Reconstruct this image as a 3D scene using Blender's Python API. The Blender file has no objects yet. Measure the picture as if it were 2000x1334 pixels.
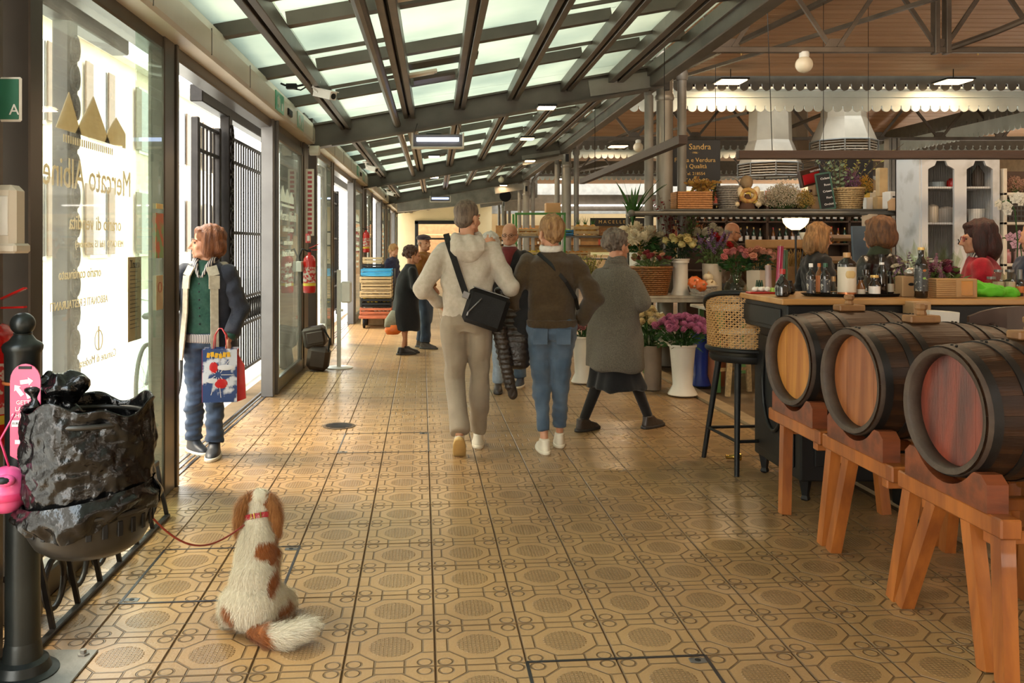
import bpy, math, random
import numpy as np
from mathutils import Vector, Matrix
R = math.radians; PI = math.pi
rnd = random.Random(7)
SC = bpy.context.scene
COL = SC.collection

# ------------------------------------------------------------------ camera, world, sun, exposure
F, CX, CY, EYE = 1723.0, 850.0, 477.0, 1.5
cam_d = bpy.data.cameras.new('camera')
cam = bpy.data.objects.new('camera', cam_d); COL.objects.link(cam)
cam.location = (0, 0, EYE); cam.rotation_euler = (R(90), 0, 0)
cam_d.sensor_width = 36; cam_d.lens = 36*F/2000
cam_d.shift_x = (1000-CX)/2000; cam_d.shift_y = -(667-CY)/2000
cam_d.clip_start = .05; cam_d.clip_end = 300
SC.camera = cam
w = bpy.data.worlds.new('sky'); SC.world = w; w.use_nodes = True
nt = w.node_tree; bg = nt.nodes['Background']
tc = nt.nodes.new('ShaderNodeTexCoord'); sp = nt.nodes.new('ShaderNodeSeparateXYZ'); cr = nt.nodes.new('ShaderNodeValToRGB')
nt.links.new(tc.outputs['Generated'], sp.inputs[0]); nt.links.new(sp.outputs['Z'], cr.inputs[0]); nt.links.new(cr.outputs[0], bg.inputs[0])
cr.color_ramp.elements[0].color = (1, .91, .78, 1); cr.color_ramp.elements[1].color = (.80, .93, 1, 1)
cr.color_ramp.elements[1].position = .8
bg.inputs[1].default_value = 11
sun_d = bpy.data.lights.new('sun', 'SUN'); sun_d.energy = 9; sun_d.angle = R(22); sun_d.color = (1, .84, .6)
sun = bpy.data.objects.new('sun', sun_d); COL.objects.link(sun)
sun.rotation_euler = Vector((.52, -.16, -.84)).to_track_quat('-Z', 'Y').to_euler()
SC.view_settings.view_transform = 'Standard'; SC.view_settings.look = 'None'
SC.view_settings.gamma = 1; SC.view_settings.use_curve_mapping = False
SC.view_settings.exposure = -0.12
cy = SC.cycles
cy.max_bounces = 7; cy.diffuse_bounces = 4; cy.glossy_bounces = 3; cy.transmission_bounces = 4; cy.transparent_max_bounces = 10
cy.caustics_reflective = False; cy.caustics_refractive = False; cy.sample_clamp_indirect = 6
cy.use_denoising = True; cy.use_adaptive_sampling = True; cy.adaptive_threshold = .02

def area(x, y, z, sx, sy, watt, col=(1, .70, .42), rot=(0, 0, 0)):
    d = bpy.data.lights.new('lamp_light', 'AREA'); d.shape = 'RECTANGLE'; d.size = sx; d.size_y = sy; d.energy = watt; d.color = col
    o = bpy.data.objects.new('lamp_light', d); COL.objects.link(o); o.location = (x, y, z); o.rotation_euler = rot
    return o

# ------------------------------------------------------------------ helpers
def W(px, py, Y): return Vector(((px-CX)/F*Y, Y, EYE+(CY-py)/F*Y))
def G(px, py):
    Y = F*EYE/(py-CY); return Vector(((px-CX)/F*Y, Y, 0))

def _n(nt, t, **k):
    n = nt.nodes.new(t)
    for a, b in k.items(): setattr(n, a, b)
    return n
def mat(name, c, r=.6, m=0., var=.12, vs=6., st=(1, 1, 1), bump=0., bs=40., bst=None, spec=.5, c2=None, em=0., trans=0., coat=0., sheen=0., alpha=1., det=4., obj=True, thr=None):
    """principled material: noise mixes c and c2 (or darker c); bump noise"""
    M = bpy.data.materials.new(name); M.use_nodes = True; nt = M.node_tree; L = nt.links.new
    b = nt.nodes['Principled BSDF']; b.inputs['Roughness'].default_value = r; b.inputs['Metallic'].default_value = m
    b.inputs['Specular IOR Level'].default_value = spec; b.inputs['Coat Weight'].default_value = coat
    b.inputs['Sheen Weight'].default_value = sheen; b.inputs['Transmission Weight'].default_value = trans
    b.inputs['Alpha'].default_value = alpha
    c = tuple(c)+(1,); M.diffuse_color = c
    if c2 is None: c2 = tuple(x*(1-var*2) for x in c[:3])
    c2 = tuple(c2)+(1,)
    tc = _n(nt, 'ShaderNodeTexCoord'); mp = _n(nt, 'ShaderNodeMapping'); mp.inputs['Scale'].default_value = st
    L(tc.outputs['Object' if obj else 'Generated'], mp.inputs[0])
    no = _n(nt, 'ShaderNodeTexNoise'); no.inputs['Scale'].default_value = vs; no.inputs['Detail'].default_value = det
    L(mp.outputs[0], no.inputs[0])
    rp = _n(nt, 'ShaderNodeValToRGB'); rp.color_ramp.elements[0].position = .35 if thr is None else thr[0]; rp.color_ramp.elements[1].position = .65 if thr is None else thr[1]
    rp.color_ramp.elements[0].color = c; rp.color_ramp.elements[1].color = c2
    L(no.outputs[0], rp.inputs[0]); L(rp.outputs[0], b.inputs['Base Color'])
    if em: b.inputs['Emission Strength'].default_value = em; b.inputs['Emission Color'].default_value = c
    if bump:
        m2 = _n(nt, 'ShaderNodeMapping'); m2.inputs['Scale'].default_value = bst or st; L(tc.outputs['Object'], m2.inputs[0])
        n2 = _n(nt, 'ShaderNodeTexNoise'); n2.inputs['Scale'].default_value = bs; n2.inputs['Detail'].default_value = 3
        L(m2.outputs[0], n2.inputs[0]); bp = _n(nt, 'ShaderNodeBump'); bp.inputs['Strength'].default_value = bump; bp.inputs['Distance'].default_value = .01
        L(n2.outputs[0], bp.inputs['Height']); L(bp.outputs[0], b.inputs['Normal'])
    return M
def glassmat(name, tint=(.93, .97, .93), dust=.10, rough=.02, dustc=(1, .93, .8), refl=.12):
    M = bpy.data.materials.new(name); M.use_nodes = True; nt = M.node_tree; nt.nodes.clear(); L = nt.links.new
    out = _n(nt, 'ShaderNodeOutputMaterial'); tr = _n(nt, 'ShaderNodeBsdfTransparent'); tr.inputs[0].default_value = tint+(1,)
    gl = _n(nt, 'ShaderNodeBsdfGlossy'); gl.inputs['Roughness'].default_value = rough
    fr = _n(nt, 'ShaderNodeFresnel'); fr.inputs[0].default_value = 1.5
    ge = _n(nt, 'ShaderNodeNewGeometry'); ff = _n(nt, 'ShaderNodeMath', operation='MULTIPLY'); fb = _n(nt, 'ShaderNodeMath', operation='SUBTRACT'); fb.inputs[0].default_value = 1; L(ge.outputs['Backfacing'], fb.inputs[1]); L(fr.outputs[0], ff.inputs[0]); L(fb.outputs[0], ff.inputs[1])
    mx = _n(nt, 'ShaderNodeMixShader'); L(ff.outputs[0], mx.inputs[0]); L(tr.outputs[0], mx.inputs[1]); L(gl.outputs[0], mx.inputs[2])
    df = _n(nt, 'ShaderNodeBsdfDiffuse'); df.inputs[0].default_value = dustc+(1,)
    tl = _n(nt, 'ShaderNodeBsdfTranslucent'); tl.inputs[0].default_value = dustc+(1,)
    ad = _n(nt, 'ShaderNodeMixShader'); L(df.outputs[0], ad.inputs[1]); L(tl.outputs[0], ad.inputs[2])
    tc = _n(nt, 'ShaderNodeTexCoord'); no = _n(nt, 'ShaderNodeTexNoise'); no.inputs['Scale'].default_value = 3; no.inputs['Detail'].default_value = 8; L(tc.outputs['Object'], no.inputs[0])
    mr = _n(nt, 'ShaderNodeMapRange'); mr.inputs[1].default_value = .3; mr.inputs[2].default_value = .75; mr.inputs[3].default_value = dust*.4; mr.inputs[4].default_value = dust*1.8; L(no.outputs[0], mr.inputs[0])
    m2 = _n(nt, 'ShaderNodeMixShader'); L(mr.outputs[0], m2.inputs[0]); L(mx.outputs[0], m2.inputs[1]); L(ad.outputs[0], m2.inputs[2]); L(m2.outputs[0], out.inputs[0])
    return M
def emit(name, c, s):
    M = bpy.data.materials.new(name); M.use_nodes = True; nt = M.node_tree; nt.nodes.clear()
    out = _n(nt, 'ShaderNodeOutputMaterial'); e = _n(nt, 'ShaderNodeEmission'); e.inputs[0].default_value = tuple(c)+(1,); e.inputs[1].default_value = s
    nt.links.new(e.outputs[0], out.inputs[0]); M.diffuse_color = tuple(c)+(1,); return M
def leafmat(name, c, c2=None, vs=30.):
    M = mat(name, c, .55, var=.25, vs=vs, c2=c2); nt = M.node_tree; L = nt.links.new
    b = nt.nodes['Principled BSDF']; out = nt.nodes['Material Output']; t = _n(nt, 'ShaderNodeBsdfTranslucent'); mx = _n(nt, 'ShaderNodeMixShader'); mx.inputs[0].default_value = .3
    L(b.inputs['Base Color'].links[0].from_socket, t.inputs[0]); L(b.outputs[0], mx.inputs[1]); L(t.outputs[0], mx.inputs[2]); L(mx.outputs[0], out.inputs[0]); return M

class MB:
    def __init__(s): s.v = []; s.f = []; s.mi = []; s.cm = 0; s.X = None
    def add(s, vs, fs):
        n = len(s.v)
        if s.X is not None: vs = [s.X @ Vector(p) for p in vs]
        s.v += [tuple(p) for p in vs]; s.f += [tuple(i+n for i in q) for q in fs]; s.mi += [s.cm]*len(fs); return s
    def box(s, c, d, rz=0, rx=0, ry=0, top=1.):
        m = Matrix.Rotation(rz, 3, 'Z') @ Matrix.Rotation(ry, 3, 'Y') @ Matrix.Rotation(rx, 3, 'X'); c = Vector(c)
        vs = [c+m @ Vector((x*d[0]/2*(top if z > 0 else 1), y*d[1]/2*(top if z > 0 else 1), z*d[2]/2)) for z in (-1, 1) for y in (-1, 1) for x in (-1, 1)]
        return s.add(vs, [(0, 2, 3, 1), (4, 5, 7, 6), (0, 1, 5, 4), (2, 6, 7, 3), (0, 4, 6, 2), (1, 3, 7, 5)])
    def b2(s, a, b): return s.box([(x+y)/2 for x, y in zip(a, b)], [abs(x-y) for x, y in zip(a, b)])
    def bbox(s, c, d, bv=.004, rz=0, ry=0, rx=0):
        """bevelled box (chamfer on all edges)"""
        m = Matrix.Rotation(rz, 3, 'Z') @ Matrix.Rotation(ry, 3, 'Y') @ Matrix.Rotation(rx, 3, 'X'); c = Vector(c); h = [x/2 for x in d]; bv = min(bv, min(h)*.9)
        vs = []; idx = {}
        for z in (-1, 1):
            for y in (-1, 1):
                for x in (-1, 1):
                    for k in range(3):
                        p = [x*(h[0]-(bv if k != 0 else 0)), y*(h[1]-(bv if k != 1 else 0)), z*(h[2]-(bv if k != 2 else 0))]
                        idx[(x, y, z, k)] = len(vs); vs.append(c+m @ Vector(p))
        fs = []
        for sg in (-1, 1):
            fs.append([idx[(sg, y, z, 0)] for y, z in ((-1, -1), (1, -1), (1, 1), (-1, 1))][::sg])
            fs.append([idx[(x, sg, z, 1)] for x, z in ((-1, -1), (-1, 1), (1, 1), (1, -1))][::sg])
            fs.append([idx[(x, y, sg, 2)] for x, y in ((-1, -1), (1, -1), (1, 1), (-1, 1))][::sg])
        for a in (-1, 1):
            for b in (-1, 1):
                fs.append([idx[(a, b, -1, 0)], idx[(a, b, 1, 0)], idx[(a, b, 1, 1)], idx[(a, b, -1, 1)]])
                fs.append([idx[(a, -1, b, 0)], idx[(a, 1, b, 0)], idx[(a, 1, b, 2)], idx[(a, -1, b, 2)]])
                fs.append([idx[(-1, a, b, 1)], idx[(1, a, b, 1)], idx[(1, a, b, 2)], idx[(-1, a, b, 2)]])
        for x in (-1, 1):
            for y in (-1, 1):
                for z in (-1, 1): fs.append([idx[(x, y, z, 0)], idx[(x, y, z, 1)], idx[(x, y, z, 2)]])
        return s.add(vs, fs)
    def bar(s, p, q, w, h, up=(0, 0, 1)):
        p = Vector(p); q = Vector(q); d = (q-p).normalized(); u = Vector(up)
        if abs(d.dot(u)) > .98: u = Vector((0, 1, 0))
        a = d.cross(u).normalized()*w/2; b = a.cross(d).normalized()*h/2
        return s.add([p-a-b, p+a-b, p+a+b, p-a+b, q-a-b, q+a-b, q+a+b, q-a+b], [(0, 1, 2, 3), (7, 6, 5, 4), (0, 4, 5, 1), (1, 5, 6, 2), (2, 6, 7, 3), (3, 7, 4, 0)])
    def tube(s, pts, r, n=8, cap=True, sq=1.):
        pts = [Vector(p) for p in pts]; k = len(pts); rr = r if isinstance(r, (list, tuple)) else [r]*k; vs = []; u = None
        for i, p in enumerate(pts):
            d = (pts[min(i+1, k-1)]-pts[max(i-1, 0)]).normalized()
            if u is None: u = d.orthogonal().normalized()
            u = (u-d*u.dot(d)).normalized(); v = d.cross(u)
            vs += [p+(u*math.cos(t)*sq+v*math.sin(t))*rr[i] for t in [2*PI*j/n for j in range(n)]]
        fs = [(i*n+j, i*n+(j+1) % n, (i+1)*n+(j+1) % n, (i+1)*n+j) for i in range(k-1) for j in range(n)]
        if cap: fs += [tuple(range(n))[::-1], tuple((k-1)*n+j for j in range(n))]
        return s.add(vs, fs)
    def lathe(s, c, prof, n=16, ax='Z', cap=True, sx=1., sy=1.):
        c = Vector(c); vs = []; k = len(prof)
        for r, z in prof:
            for j in range(n):
                t = 2*PI*j/n; a, b = r*math.cos(t)*sx, r*math.sin(t)*sy
                vs.append(c+(Vector((a, b, z)) if ax == 'Z' else Vector((z, a, b)) if ax == 'X' else Vector((b, z, a))))
        fs = [(i*n+j, i*n+(j+1) % n, (i+1)*n+(j+1) % n, (i+1)*n+j) for i in range(k-1) for j in range(n)]
        if cap: fs += [tuple(range(n))[::-1], tuple((k-1)*n+j for j in range(n))]
        return s.add(vs, fs)
    def ball(s, c, r, n=10, m=7, rot=None):
        if not isinstance(r, (list, tuple)): r = (r, r, r)
        c = Vector(c); vs = [Vector((0, 0, -r[2]))]
        for i in range(1, m):
            t = PI*i/m
            for j in range(n): p = 2*PI*j/n; vs.append(Vector((math.sin(t)*math.cos(p)*r[0], math.sin(t)*math.sin(p)*r[1], -math.cos(t)*r[2])))
        vs.append(Vector((0, 0, r[2])))
        if rot is not None: vs = [rot @ p for p in vs]
        fs = [(0, 1+(j+1) % n, 1+j) for j in range(n)]
        fs += [(1+i*n+j, 1+i*n+(j+1) % n, 1+(i+1)*n+(j+1) % n, 1+(i+1)*n+j) for i in range(m-2) for j in range(n)]
        e = len(vs)-1; fs += [(e, 1+(m-2)*n+j, 1+(m-2)*n+(j+1) % n) for j in range(n)]
        return s.add([c+p for p in vs], fs)
    def cap(s, p, q, r1, r2=None, n=12):
        r2 = r1 if r2 is None else r2
        s.tube([p, q], [r1, r2], n); s.ball(p, r1, n, 8); s.ball(q, r2, n, 8); return s
    def limb(s, pts, rs, n=12):
        for i in range(len(pts)-1): s.cap(pts[i], pts[i+1], rs[i], rs[i+1], n)
        return s
    def sect(s, secs, n=20, pw=2.3):
        """loft of horizontal super-ellipse sections (cx, cy, z, rx, ry)"""
        vs = []
        for x, y, z, rx, ry in secs:
            for j in range(n):
                t = 2*PI*j/n; a, b = math.cos(t), math.sin(t)
                vs.append((x+rx*math.copysign(abs(a)**(2/pw), a), y+ry*math.copysign(abs(b)**(2/pw), b), z))
        k = len(secs); fs = [(i*n+j, i*n+(j+1) % n, (i+1)*n+(j+1) % n, (i+1)*n+j) for i in range(k-1) for j in range(n)]
        fs += [tuple(range(n))[::-1], tuple((k-1)*n+j for j in range(n))]
        return s.add(vs, fs)
    def poly(s, pts, y0, y1, ax='Y'):
        """extrude a 2D outline; ax Y: pts are (x,z); ax X: pts are (y,z); ax Z: (x,y)"""
        n = len(pts); f = (lambda a, b, t: (a, t, b)) if ax == 'Y' else (lambda a, b, t: (t, a, b)) if ax == 'X' else (lambda a, b, t: (a, b, t))
        vs = [f(a, b, y0) for a, b in pts]+[f(a, b, y1) for a, b in pts]
        return s.add(vs, [tuple(range(n)), tuple(range(2*n-1, n-1, -1))]+[(i, i+n, (i+1) % n+n, (i+1) % n) for i in range(n)])
    def quad(s, a, b, c, d): return s.add([a, b, c, d], [(0, 1, 2, 3)])
    def mesh(s, name, mats, smooth=False):
        me = bpy.data.meshes.new(name); me.from_pydata(s.v, [], s.f)
        for m in (mats if isinstance(mats, (list, tuple)) else [mats]): me.materials.append(m)
        if any(s.mi): me.polygons.foreach_set('material_index', s.mi)
        if smooth: me.polygons.foreach_set('use_smooth', [True]*len(s.f)); 
        if smooth and smooth != 2: me.set_sharp_from_angle(angle=R(40))
        me.update(); return me
    def build(s, name, mats, par=None, smooth=False, label=None, loc=None, **k):
        return inst(s.mesh(name, mats, smooth), name, par, loc or (0, 0, 0), label=label, **k)
def inst(me, name, par=None, loc=(0, 0, 0), rot=(0, 0, 0), sc=(1, 1, 1), label=None, cat=None, group=None, kind=None):
    o = bpy.data.objects.new(name, me); COL.objects.link(o); o.location = loc; o.rotation_euler = rot
    o.scale = sc if isinstance(sc, (list, tuple)) else (sc, sc, sc)
    if par is not None: o.parent = par
    return tag(o, label, cat, group, kind)
def tag(o, label=None, cat=None, group=None, kind=None):
    if label: o['label'] = label
    if cat: o['category'] = cat
    if group: o['group'] = group
    if kind: o['kind'] = kind
    return o
def T(name, label, cat, loc=(0, 0, 0), rz=0, group=None, kind=None):
    o = bpy.data.objects.new(name, None); COL.objects.link(o); o.location = loc; o.rotation_euler = (0, 0, rz); o.empty_display_size = .1
    return tag(o, label, cat, group, kind)
def dup(root, loc, rz=0, label=None, group=None, sc=None):
    def cp(o, par):
        c = o.copy(); COL.objects.link(c); c.parent = par
        for ch in list(o.children): cp(ch, c)
        return c
    r = cp(root, None); r.location = loc; r.rotation_euler = (0, 0, rz)
    if sc: r.scale = (sc, sc, sc) if not isinstance(sc, tuple) else sc
    if label: r['label'] = label
    if group: r['group'] = group
    return r
_DG = None
def remesh(mb, vox, smooth=6, folds=None, noise=None, fac=.5):
    """union of the shapes of mb as one continuous skin (numpy verts, faces)"""
    me = bpy.data.meshes.new('t'); me.from_pydata(mb.v, [], mb.f); o = bpy.data.objects.new('t', me); COL.objects.link(o)
    m = o.modifiers.new('r', 'REMESH'); m.mode = 'VOXEL'; m.voxel_size = vox; m.adaptivity = 0
    if smooth: s2 = o.modifiers.new('s', 'SMOOTH'); s2.iterations = smooth; s2.factor = fac
    dg = bpy.context.evaluated_depsgraph_get(); dg.update()
    e = o.evaluated_get(dg); m2 = bpy.data.meshes.new_from_object(e, depsgraph=dg)
    bpy.data.objects.remove(o); bpy.data.meshes.remove(me)
    if folds:
        n = len(m2.vertices); co = np.empty(n*3); m2.vertices.foreach_get('co', co); co = co.reshape(-1, 3); nr = np.empty(n*3); m2.vertices.foreach_get('normal', nr); nr = nr.reshape(-1, 3)
        d = np.zeros(n); rg = np.random.RandomState(int(abs(folds[0])*1e5) % 997+len(mb.v) % 97)
        amp, fq, anis = folds
        for k in range(7):
            q = rg.normal(size=3)*fq*np.array(anis); ph = rg.rand()*6.28
            wv = rg.normal(size=3)*fq*.35
            d += np.sin(co @ q+ph+1.6*np.sin(co @ wv+ph*2))
        d = np.sign(d)*np.abs(d)**1.2; amp *= 1.2 if amp > .0045 and amp < .03 else 1.
        co = co+nr*(d*amp/3.5)[:, None]; m2.vertices.foreach_set('co', co.ravel())
    return m2
def skin(mb, name, mats, par, vox=.012, smooth=6, folds=None, extra=None, **k):
    me = remesh(mb, vox, smooth, folds); me.name = name; me.materials.clear()
    for m in (mats if isinstance(mats, (list, tuple)) else [mats]): me.materials.append(m)
    me.polygons.foreach_set('use_smooth', [True]*len(me.polygons))
    if extra is not None:
        import bmesh
        bm = bmesh.new(); bm.from_mesh(me)
        for x in extra: bm.from_mesh(x)
        bm.to_mesh(me); bm.free(); me.polygons.foreach_set('use_smooth', [True]*len(me.polygons))
    return inst(me, name, par, **k)
def text(name, s, size, m, par, loc, rot=(R(90), 0, 0), depth=.001, sx=1., align='CENTER', label=None, shear=0.):
    cu = bpy.data.curves.new('t', 'FONT'); cu.body = s; cu.size = size; cu.extrude = depth; cu.align_x = align; cu.align_y = 'CENTER'; cu.shear = shear; cu.resolution_u = 2
    o = bpy.data.objects.new('t', cu); COL.objects.link(o); dg = bpy.context.evaluated_depsgraph_get(); dg.update()
    me = bpy.data.meshes.new_from_object(o.evaluated_get(dg), depsgraph=dg); bpy.data.objects.remove(o); me.materials.clear(); me.materials.append(m)
    return inst(me, name, par, loc, rot, (sx, 1, 1), label=label)

# ------------------------------------------------------------------ materials
STEEL = mat('painted steel', (.115, .09, .068), .38, .35, var=.2, vs=3, bump=.05)
STEELG = mat('grey brown steel', (.115, .098, .078), .45, .2, var=.15, vs=3, bump=.05)
GREYP = mat('grey paint', (.235, .215, .185), .42, .1, var=.12, vs=5)
ALU = mat('brushed aluminium frame', (.10, .082, .065), .32, .6, var=.1, vs=3)
ALUL = mat('light aluminium jamb', (.17, .165, .16), .35, .6, var=.1, vs=3)
IRON = mat('black wrought iron', (.035, .03, .028), .45, .5, var=.2, vs=8, bump=.1)
CREAM = mat('cream header enamel', (.60, .53, .42), .4, var=.06, vs=2)
GREENISH = mat('pale green plate', (.40, .48, .36), .35, var=.1, vs=2)
BLACK = mat('black paint', (.008, .008, .008), .5, var=.2, spec=.28)
BLACKM = mat('black metal', (.012, .012, .012), .4, .2, var=.2, spec=.35)
WHITE = mat('white enamel', (.72, .69, .62), .35, var=.05)
WOODO = mat('orange varnished wood', (.42, .135, .026), .38, var=.3, vs=4, st=(3, 3, .5), c2=(.21, .058, .013), bump=.08, bs=30, bst=(4, 4, .4), coat=.2)
WOODD = mat('red brown beech cradle', (.22, .055, .018), .4, vs=5, st=(.6, 3, 3), c2=(.10, .026, .010), bump=.08, coat=.15)
LATH = mat('pale boards', (.52, .40, .27), .6, var=.12, vs=2, st=(.3, 4, 4))
REDP = mat('red enamel', (.55, .012, .010), .25, var=.1, coat=.5)
GOLD = mat('gold lettering', (.75, .50, .16), .4, .3)
SKINM = mat('skin', (.52, .27, .16), .5, var=.06, vs=14, spec=.35, c2=(.46, .21, .12))
# ------------------------------------------------------------------ floor
class NX:
    """tiny node-math expression"""
    def __init__(s, nt, o): s.nt = nt; s.o = o
    def _m(s, op, *a, clamp=False):
        n = _n(s.nt, 'ShaderNodeMath', operation=op, use_clamp=clamp)
        for i, x in enumerate((s,)+a):
            if isinstance(x, NX): s.nt.links.new(x.o, n.inputs[i])
            else: n.inputs[i].default_value = x
        return NX(s.nt, n.outputs[0])
    def __add__(s, x): return s._m('ADD', x)
    def __sub__(s, x): return s._m('SUBTRACT', x)
    def __mul__(s, x): return s._m('MULTIPLY', x)
    def abs(s): return s._m('ABSOLUTE')
    def mn(s, x): return s._m('MINIMUM', x)
    def mx(s, x): return s._m('MAXIMUM', x)
def tile_mat():
    M = mat('ribbed cement tile', (.39, .232, .096), .42, var=.15, vs=1.3, obj=True, c2=(.275, .158, .066), spec=.55)
    nt = M.node_tree; L = nt.links.new; b = nt.nodes['Principled BSDF']
    uv = _n(nt, 'ShaderNodeUVMap'); sp = _n(nt, 'ShaderNodeSeparateXYZ'); L(uv.outputs[0], sp.inputs[0])
    U = NX(nt, sp.outputs[0])._m('FRACT'); V = NX(nt, sp.outputs[1])._m('FRACT')
    a = (U-.5).abs(); c = (V-.5).abs(); a1 = (a*-1.)+.5; c1 = (c*-1.)+.5
    e1 = (a-.357).mx(c-.357).mx((a+c-.5)*.707).abs()
    e2 = (a1-.335).mx(c1-.335).mx((a1+c1-.5)*.707).abs()
    q = a1-.115; r = c1-.1; fl = ((q*q+r*r)._m('SQRT')-.078).abs()
    jt = a1.mn(c1)
    d = e1.mn(e2).mn(fl).mn(jt*.8)
    g = ((d-.006)*110.)._m('MINIMUM', 1., )._m('MAXIMUM', 0.)
    rad = (a*a+c*c)._m('SQRT')
    ins = ((rad*-1.+.255)*60.)._m('MINIMUM', 1.)._m('MAXIMUM', 0.)
    fu = ((U*21)._m('FRACT')-.5).abs(); fv = ((V*21)._m('FRACT')-.5).abs()
    sq = (((fu.mx(fv))*-1.+.33)*9.)._m('MINIMUM', 1.)._m('MAXIMUM', 0.)
    tco = _n(nt, 'ShaderNodeTexCoord'); geo = _n(nt, 'ShaderNodeNewGeometry')
    nz = _n(nt, 'ShaderNodeTexNoise'); nz.inputs['Scale'].default_value = 90; L(geo.outputs['Position'], nz.inputs[0])
    hgt = g*1.0+(ins*sq)*.8+NX(nt, nz.outputs[0])*.15
    bp = _n(nt, 'ShaderNodeBump'); bp.inputs['Strength'].default_value = .85; bp.inputs['Distance'].default_value = .009
    L(hgt.o, bp.inputs['Height']); L(bp.outputs[0], b.inputs['Normal'])
    n2 = _n(nt, 'ShaderNodeTexNoise'); n2.inputs['Scale'].default_value = 1.1; n2.inputs['Detail'].default_value = 6; L(geo.outputs['Position'], n2.inputs[0])
    L(n2.outputs[0], nt.nodes['Color Ramp'].inputs[0])
    # dirt settles in the grooves
    dk = (g*.55+.45)*((ins*(sq*-1.+1.))*-.31+1.)
    mx = _n(nt, 'ShaderNodeMix', data_type='RGBA', blend_type='MULTIPLY'); mx.inputs[0].default_value = 1
    L(nt.nodes['Color Ramp'].outputs[0], mx.inputs[6]); cb = _n(nt, 'ShaderNodeCombineColor')
    for i in range(3): L(dk.o, cb.inputs[i])
    L(cb.outputs[0], mx.inputs[7]); L(mx.outputs[2], b.inputs['Base Color'])
    rr = NX(nt, n2.outputs[0])*.30+.18; L(rr.o, b.inputs['Roughness'])
    return M
TILE = tile_mat()
TX, TZ, DC, DR = .3276, .325, -.0151, .083      # tile pitch, column drift, row slant
def corner(i, k):
    # row k (from the camera), column i
    x = -.003+i*TX; y = 3.463+k*TZ
    for _ in range(3): xx = x+DC*(y-3.463); y = 3.463+k*TZ+DR*xx
    return Vector((xx, y))
slab = MB().b2((-1.95, -3, -.14), (2.66, 46, -.014)); FLOOR = slab.build('floor', mat('cement bed', (.24, .16, .085), .9), kind='structure')
ex = Vector((TX, TX*DR)); ey = Vector((DC*TZ, TZ))
tm = MB(); iz = .0022
def cpt(u, v, z): p = ex*u+ey*v; return (p.x, p.y, z)
o_, i_ = .0035, .010
tm.add([cpt(u, v, -.016) for u, v in ((o_, o_), (1-o_, o_), (1-o_, 1-o_), (o_, 1-o_))]+[cpt(u, v, -.002) for u, v in ((o_, o_), (1-o_, o_), (1-o_, 1-o_), (o_, 1-o_))]+[cpt(u, v, 0) for u, v in ((i_, i_), (1-i_, i_), (1-i_, 1-i_), (i_, 1-i_))],
       [(0, 1, 5, 4), (1, 2, 6, 5), (2, 3, 7, 6), (3, 0, 4, 7), (4, 5, 9, 8), (5, 6, 10, 9), (6, 7, 11, 10), (7, 4, 8, 11), (8, 9, 10, 11)])
def put_uv(me, o):
    uv = me.uv_layers.new(name='uv'); inv = Matrix(((ex.x, ey.x), (ex.y, ey.y))).inverted()
    for l in me.loops:
        p = inv @ (Vector(me.vertices[l.vertex_index].co[:2])-o); uv.data[l.index].uv = (p.x, p.y)
tile_me = tm.mesh('tile', TILE); put_uv(tile_me, Vector((0, 0)))
rest = MB(); n_t = 0
KERB = lambda y: 2.735-.022*(y-3.5)
for k in range(-3, 128):
    for i in range(-7, 10):
        c = corner(i, k); m = c+(ex+ey)*.5
        if m.x < -1.86 or m.x > KERB(m.y)-.10: continue
        if m.y < -1.6: continue
        s = Vector(((m.x)*F/m.y+CX, CY+EYE*F/m.y)) if m.y > .5 else Vector((0, 9999))
        if k <= 18 and k >= -2 and -40 < s.x < 2040 and n_t < 292:
            inst(tile_me, 'tile', FLOOR, (c.x, c.y, rnd.uniform(-.0012, .0006)), (rnd.uniform(-.001, .001), rnd.uniform(-.001, .001), 0)); n_t += 1
        else:
            n = len(rest.v); X0 = c
            rest.add([(c.x+p[0], c.y+p[1], p[2]) for p in tm.v[4:]], [tuple(q-4 for q in f) for f in tm.f[4:]])
def bulk(me):
    uv = me.uv_layers.new(name='uv'); inv = Matrix(((ex.x, ey.x), (ex.y, ey.y))).inverted(); nv = 8
    base = [(o_, o_), (1-o_, o_), (1-o_, 1-o_), (o_, 1-o_), (i_, i_), (1-i_, i_), (1-i_, 1-i_), (i_, 1-i_)]
    vi = np.empty(len(me.loops), dtype=np.int32); me.loops.foreach_get('vertex_index', vi)
    uv.data.foreach_set('uv', np.array(base)[vi % nv].ravel())
rm = rest.mesh('tiles', TILE); bulk(rm); inst(rm, 'distant_tiles', FLOOR, kind='stuff')
# covers, drain, thresholds
STRIP = mat('cover edge steel', (.06, .055, .06), .3, .7, var=.2)
def cover(name, label, a, b, wd=.008):
    pts = [corner(a[0], a[1]), corner(b[0], a[1]), corner(b[0], b[1]), corner(a[0], b[1])]
    o = (pts[0]+pts[2])/2; t = T(name, label, 'floor cover', (o.x, o.y, 0))
    for q in range(4):
        p, r = pts[q]-o, pts[(q+1) % 4]-o
        MB().bar((p.x, p.y, -.001), (r.x, r.y, -.001), wd, .006).build('edge_strip', STRIP, t)
    for q in (0, 2):
        p = pts[q]-o; d = (-p).normalized()*.055; MB().bbox((p.x+d.x, p.y+d.y, .0005), (.06, .035, .003), .001).build('lifting_plate', ALUL, t)
        MB().lathe((p.x+d.x, p.y+d.y, .002), [(.0001, .001), (.011, .001), (.011, 0)], 12).build('key_hole', BLACK, t)
cover('floor_access_cover', 'steel edged tiled floor cover beneath the sitting spaniel', (-4, 1), (-2, 3), .012)
cover('floor_access_cover', 'tiled floor cover with steel edge closest to the camera beside barrels', (1, -3), (3, -1), .012)
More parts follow.
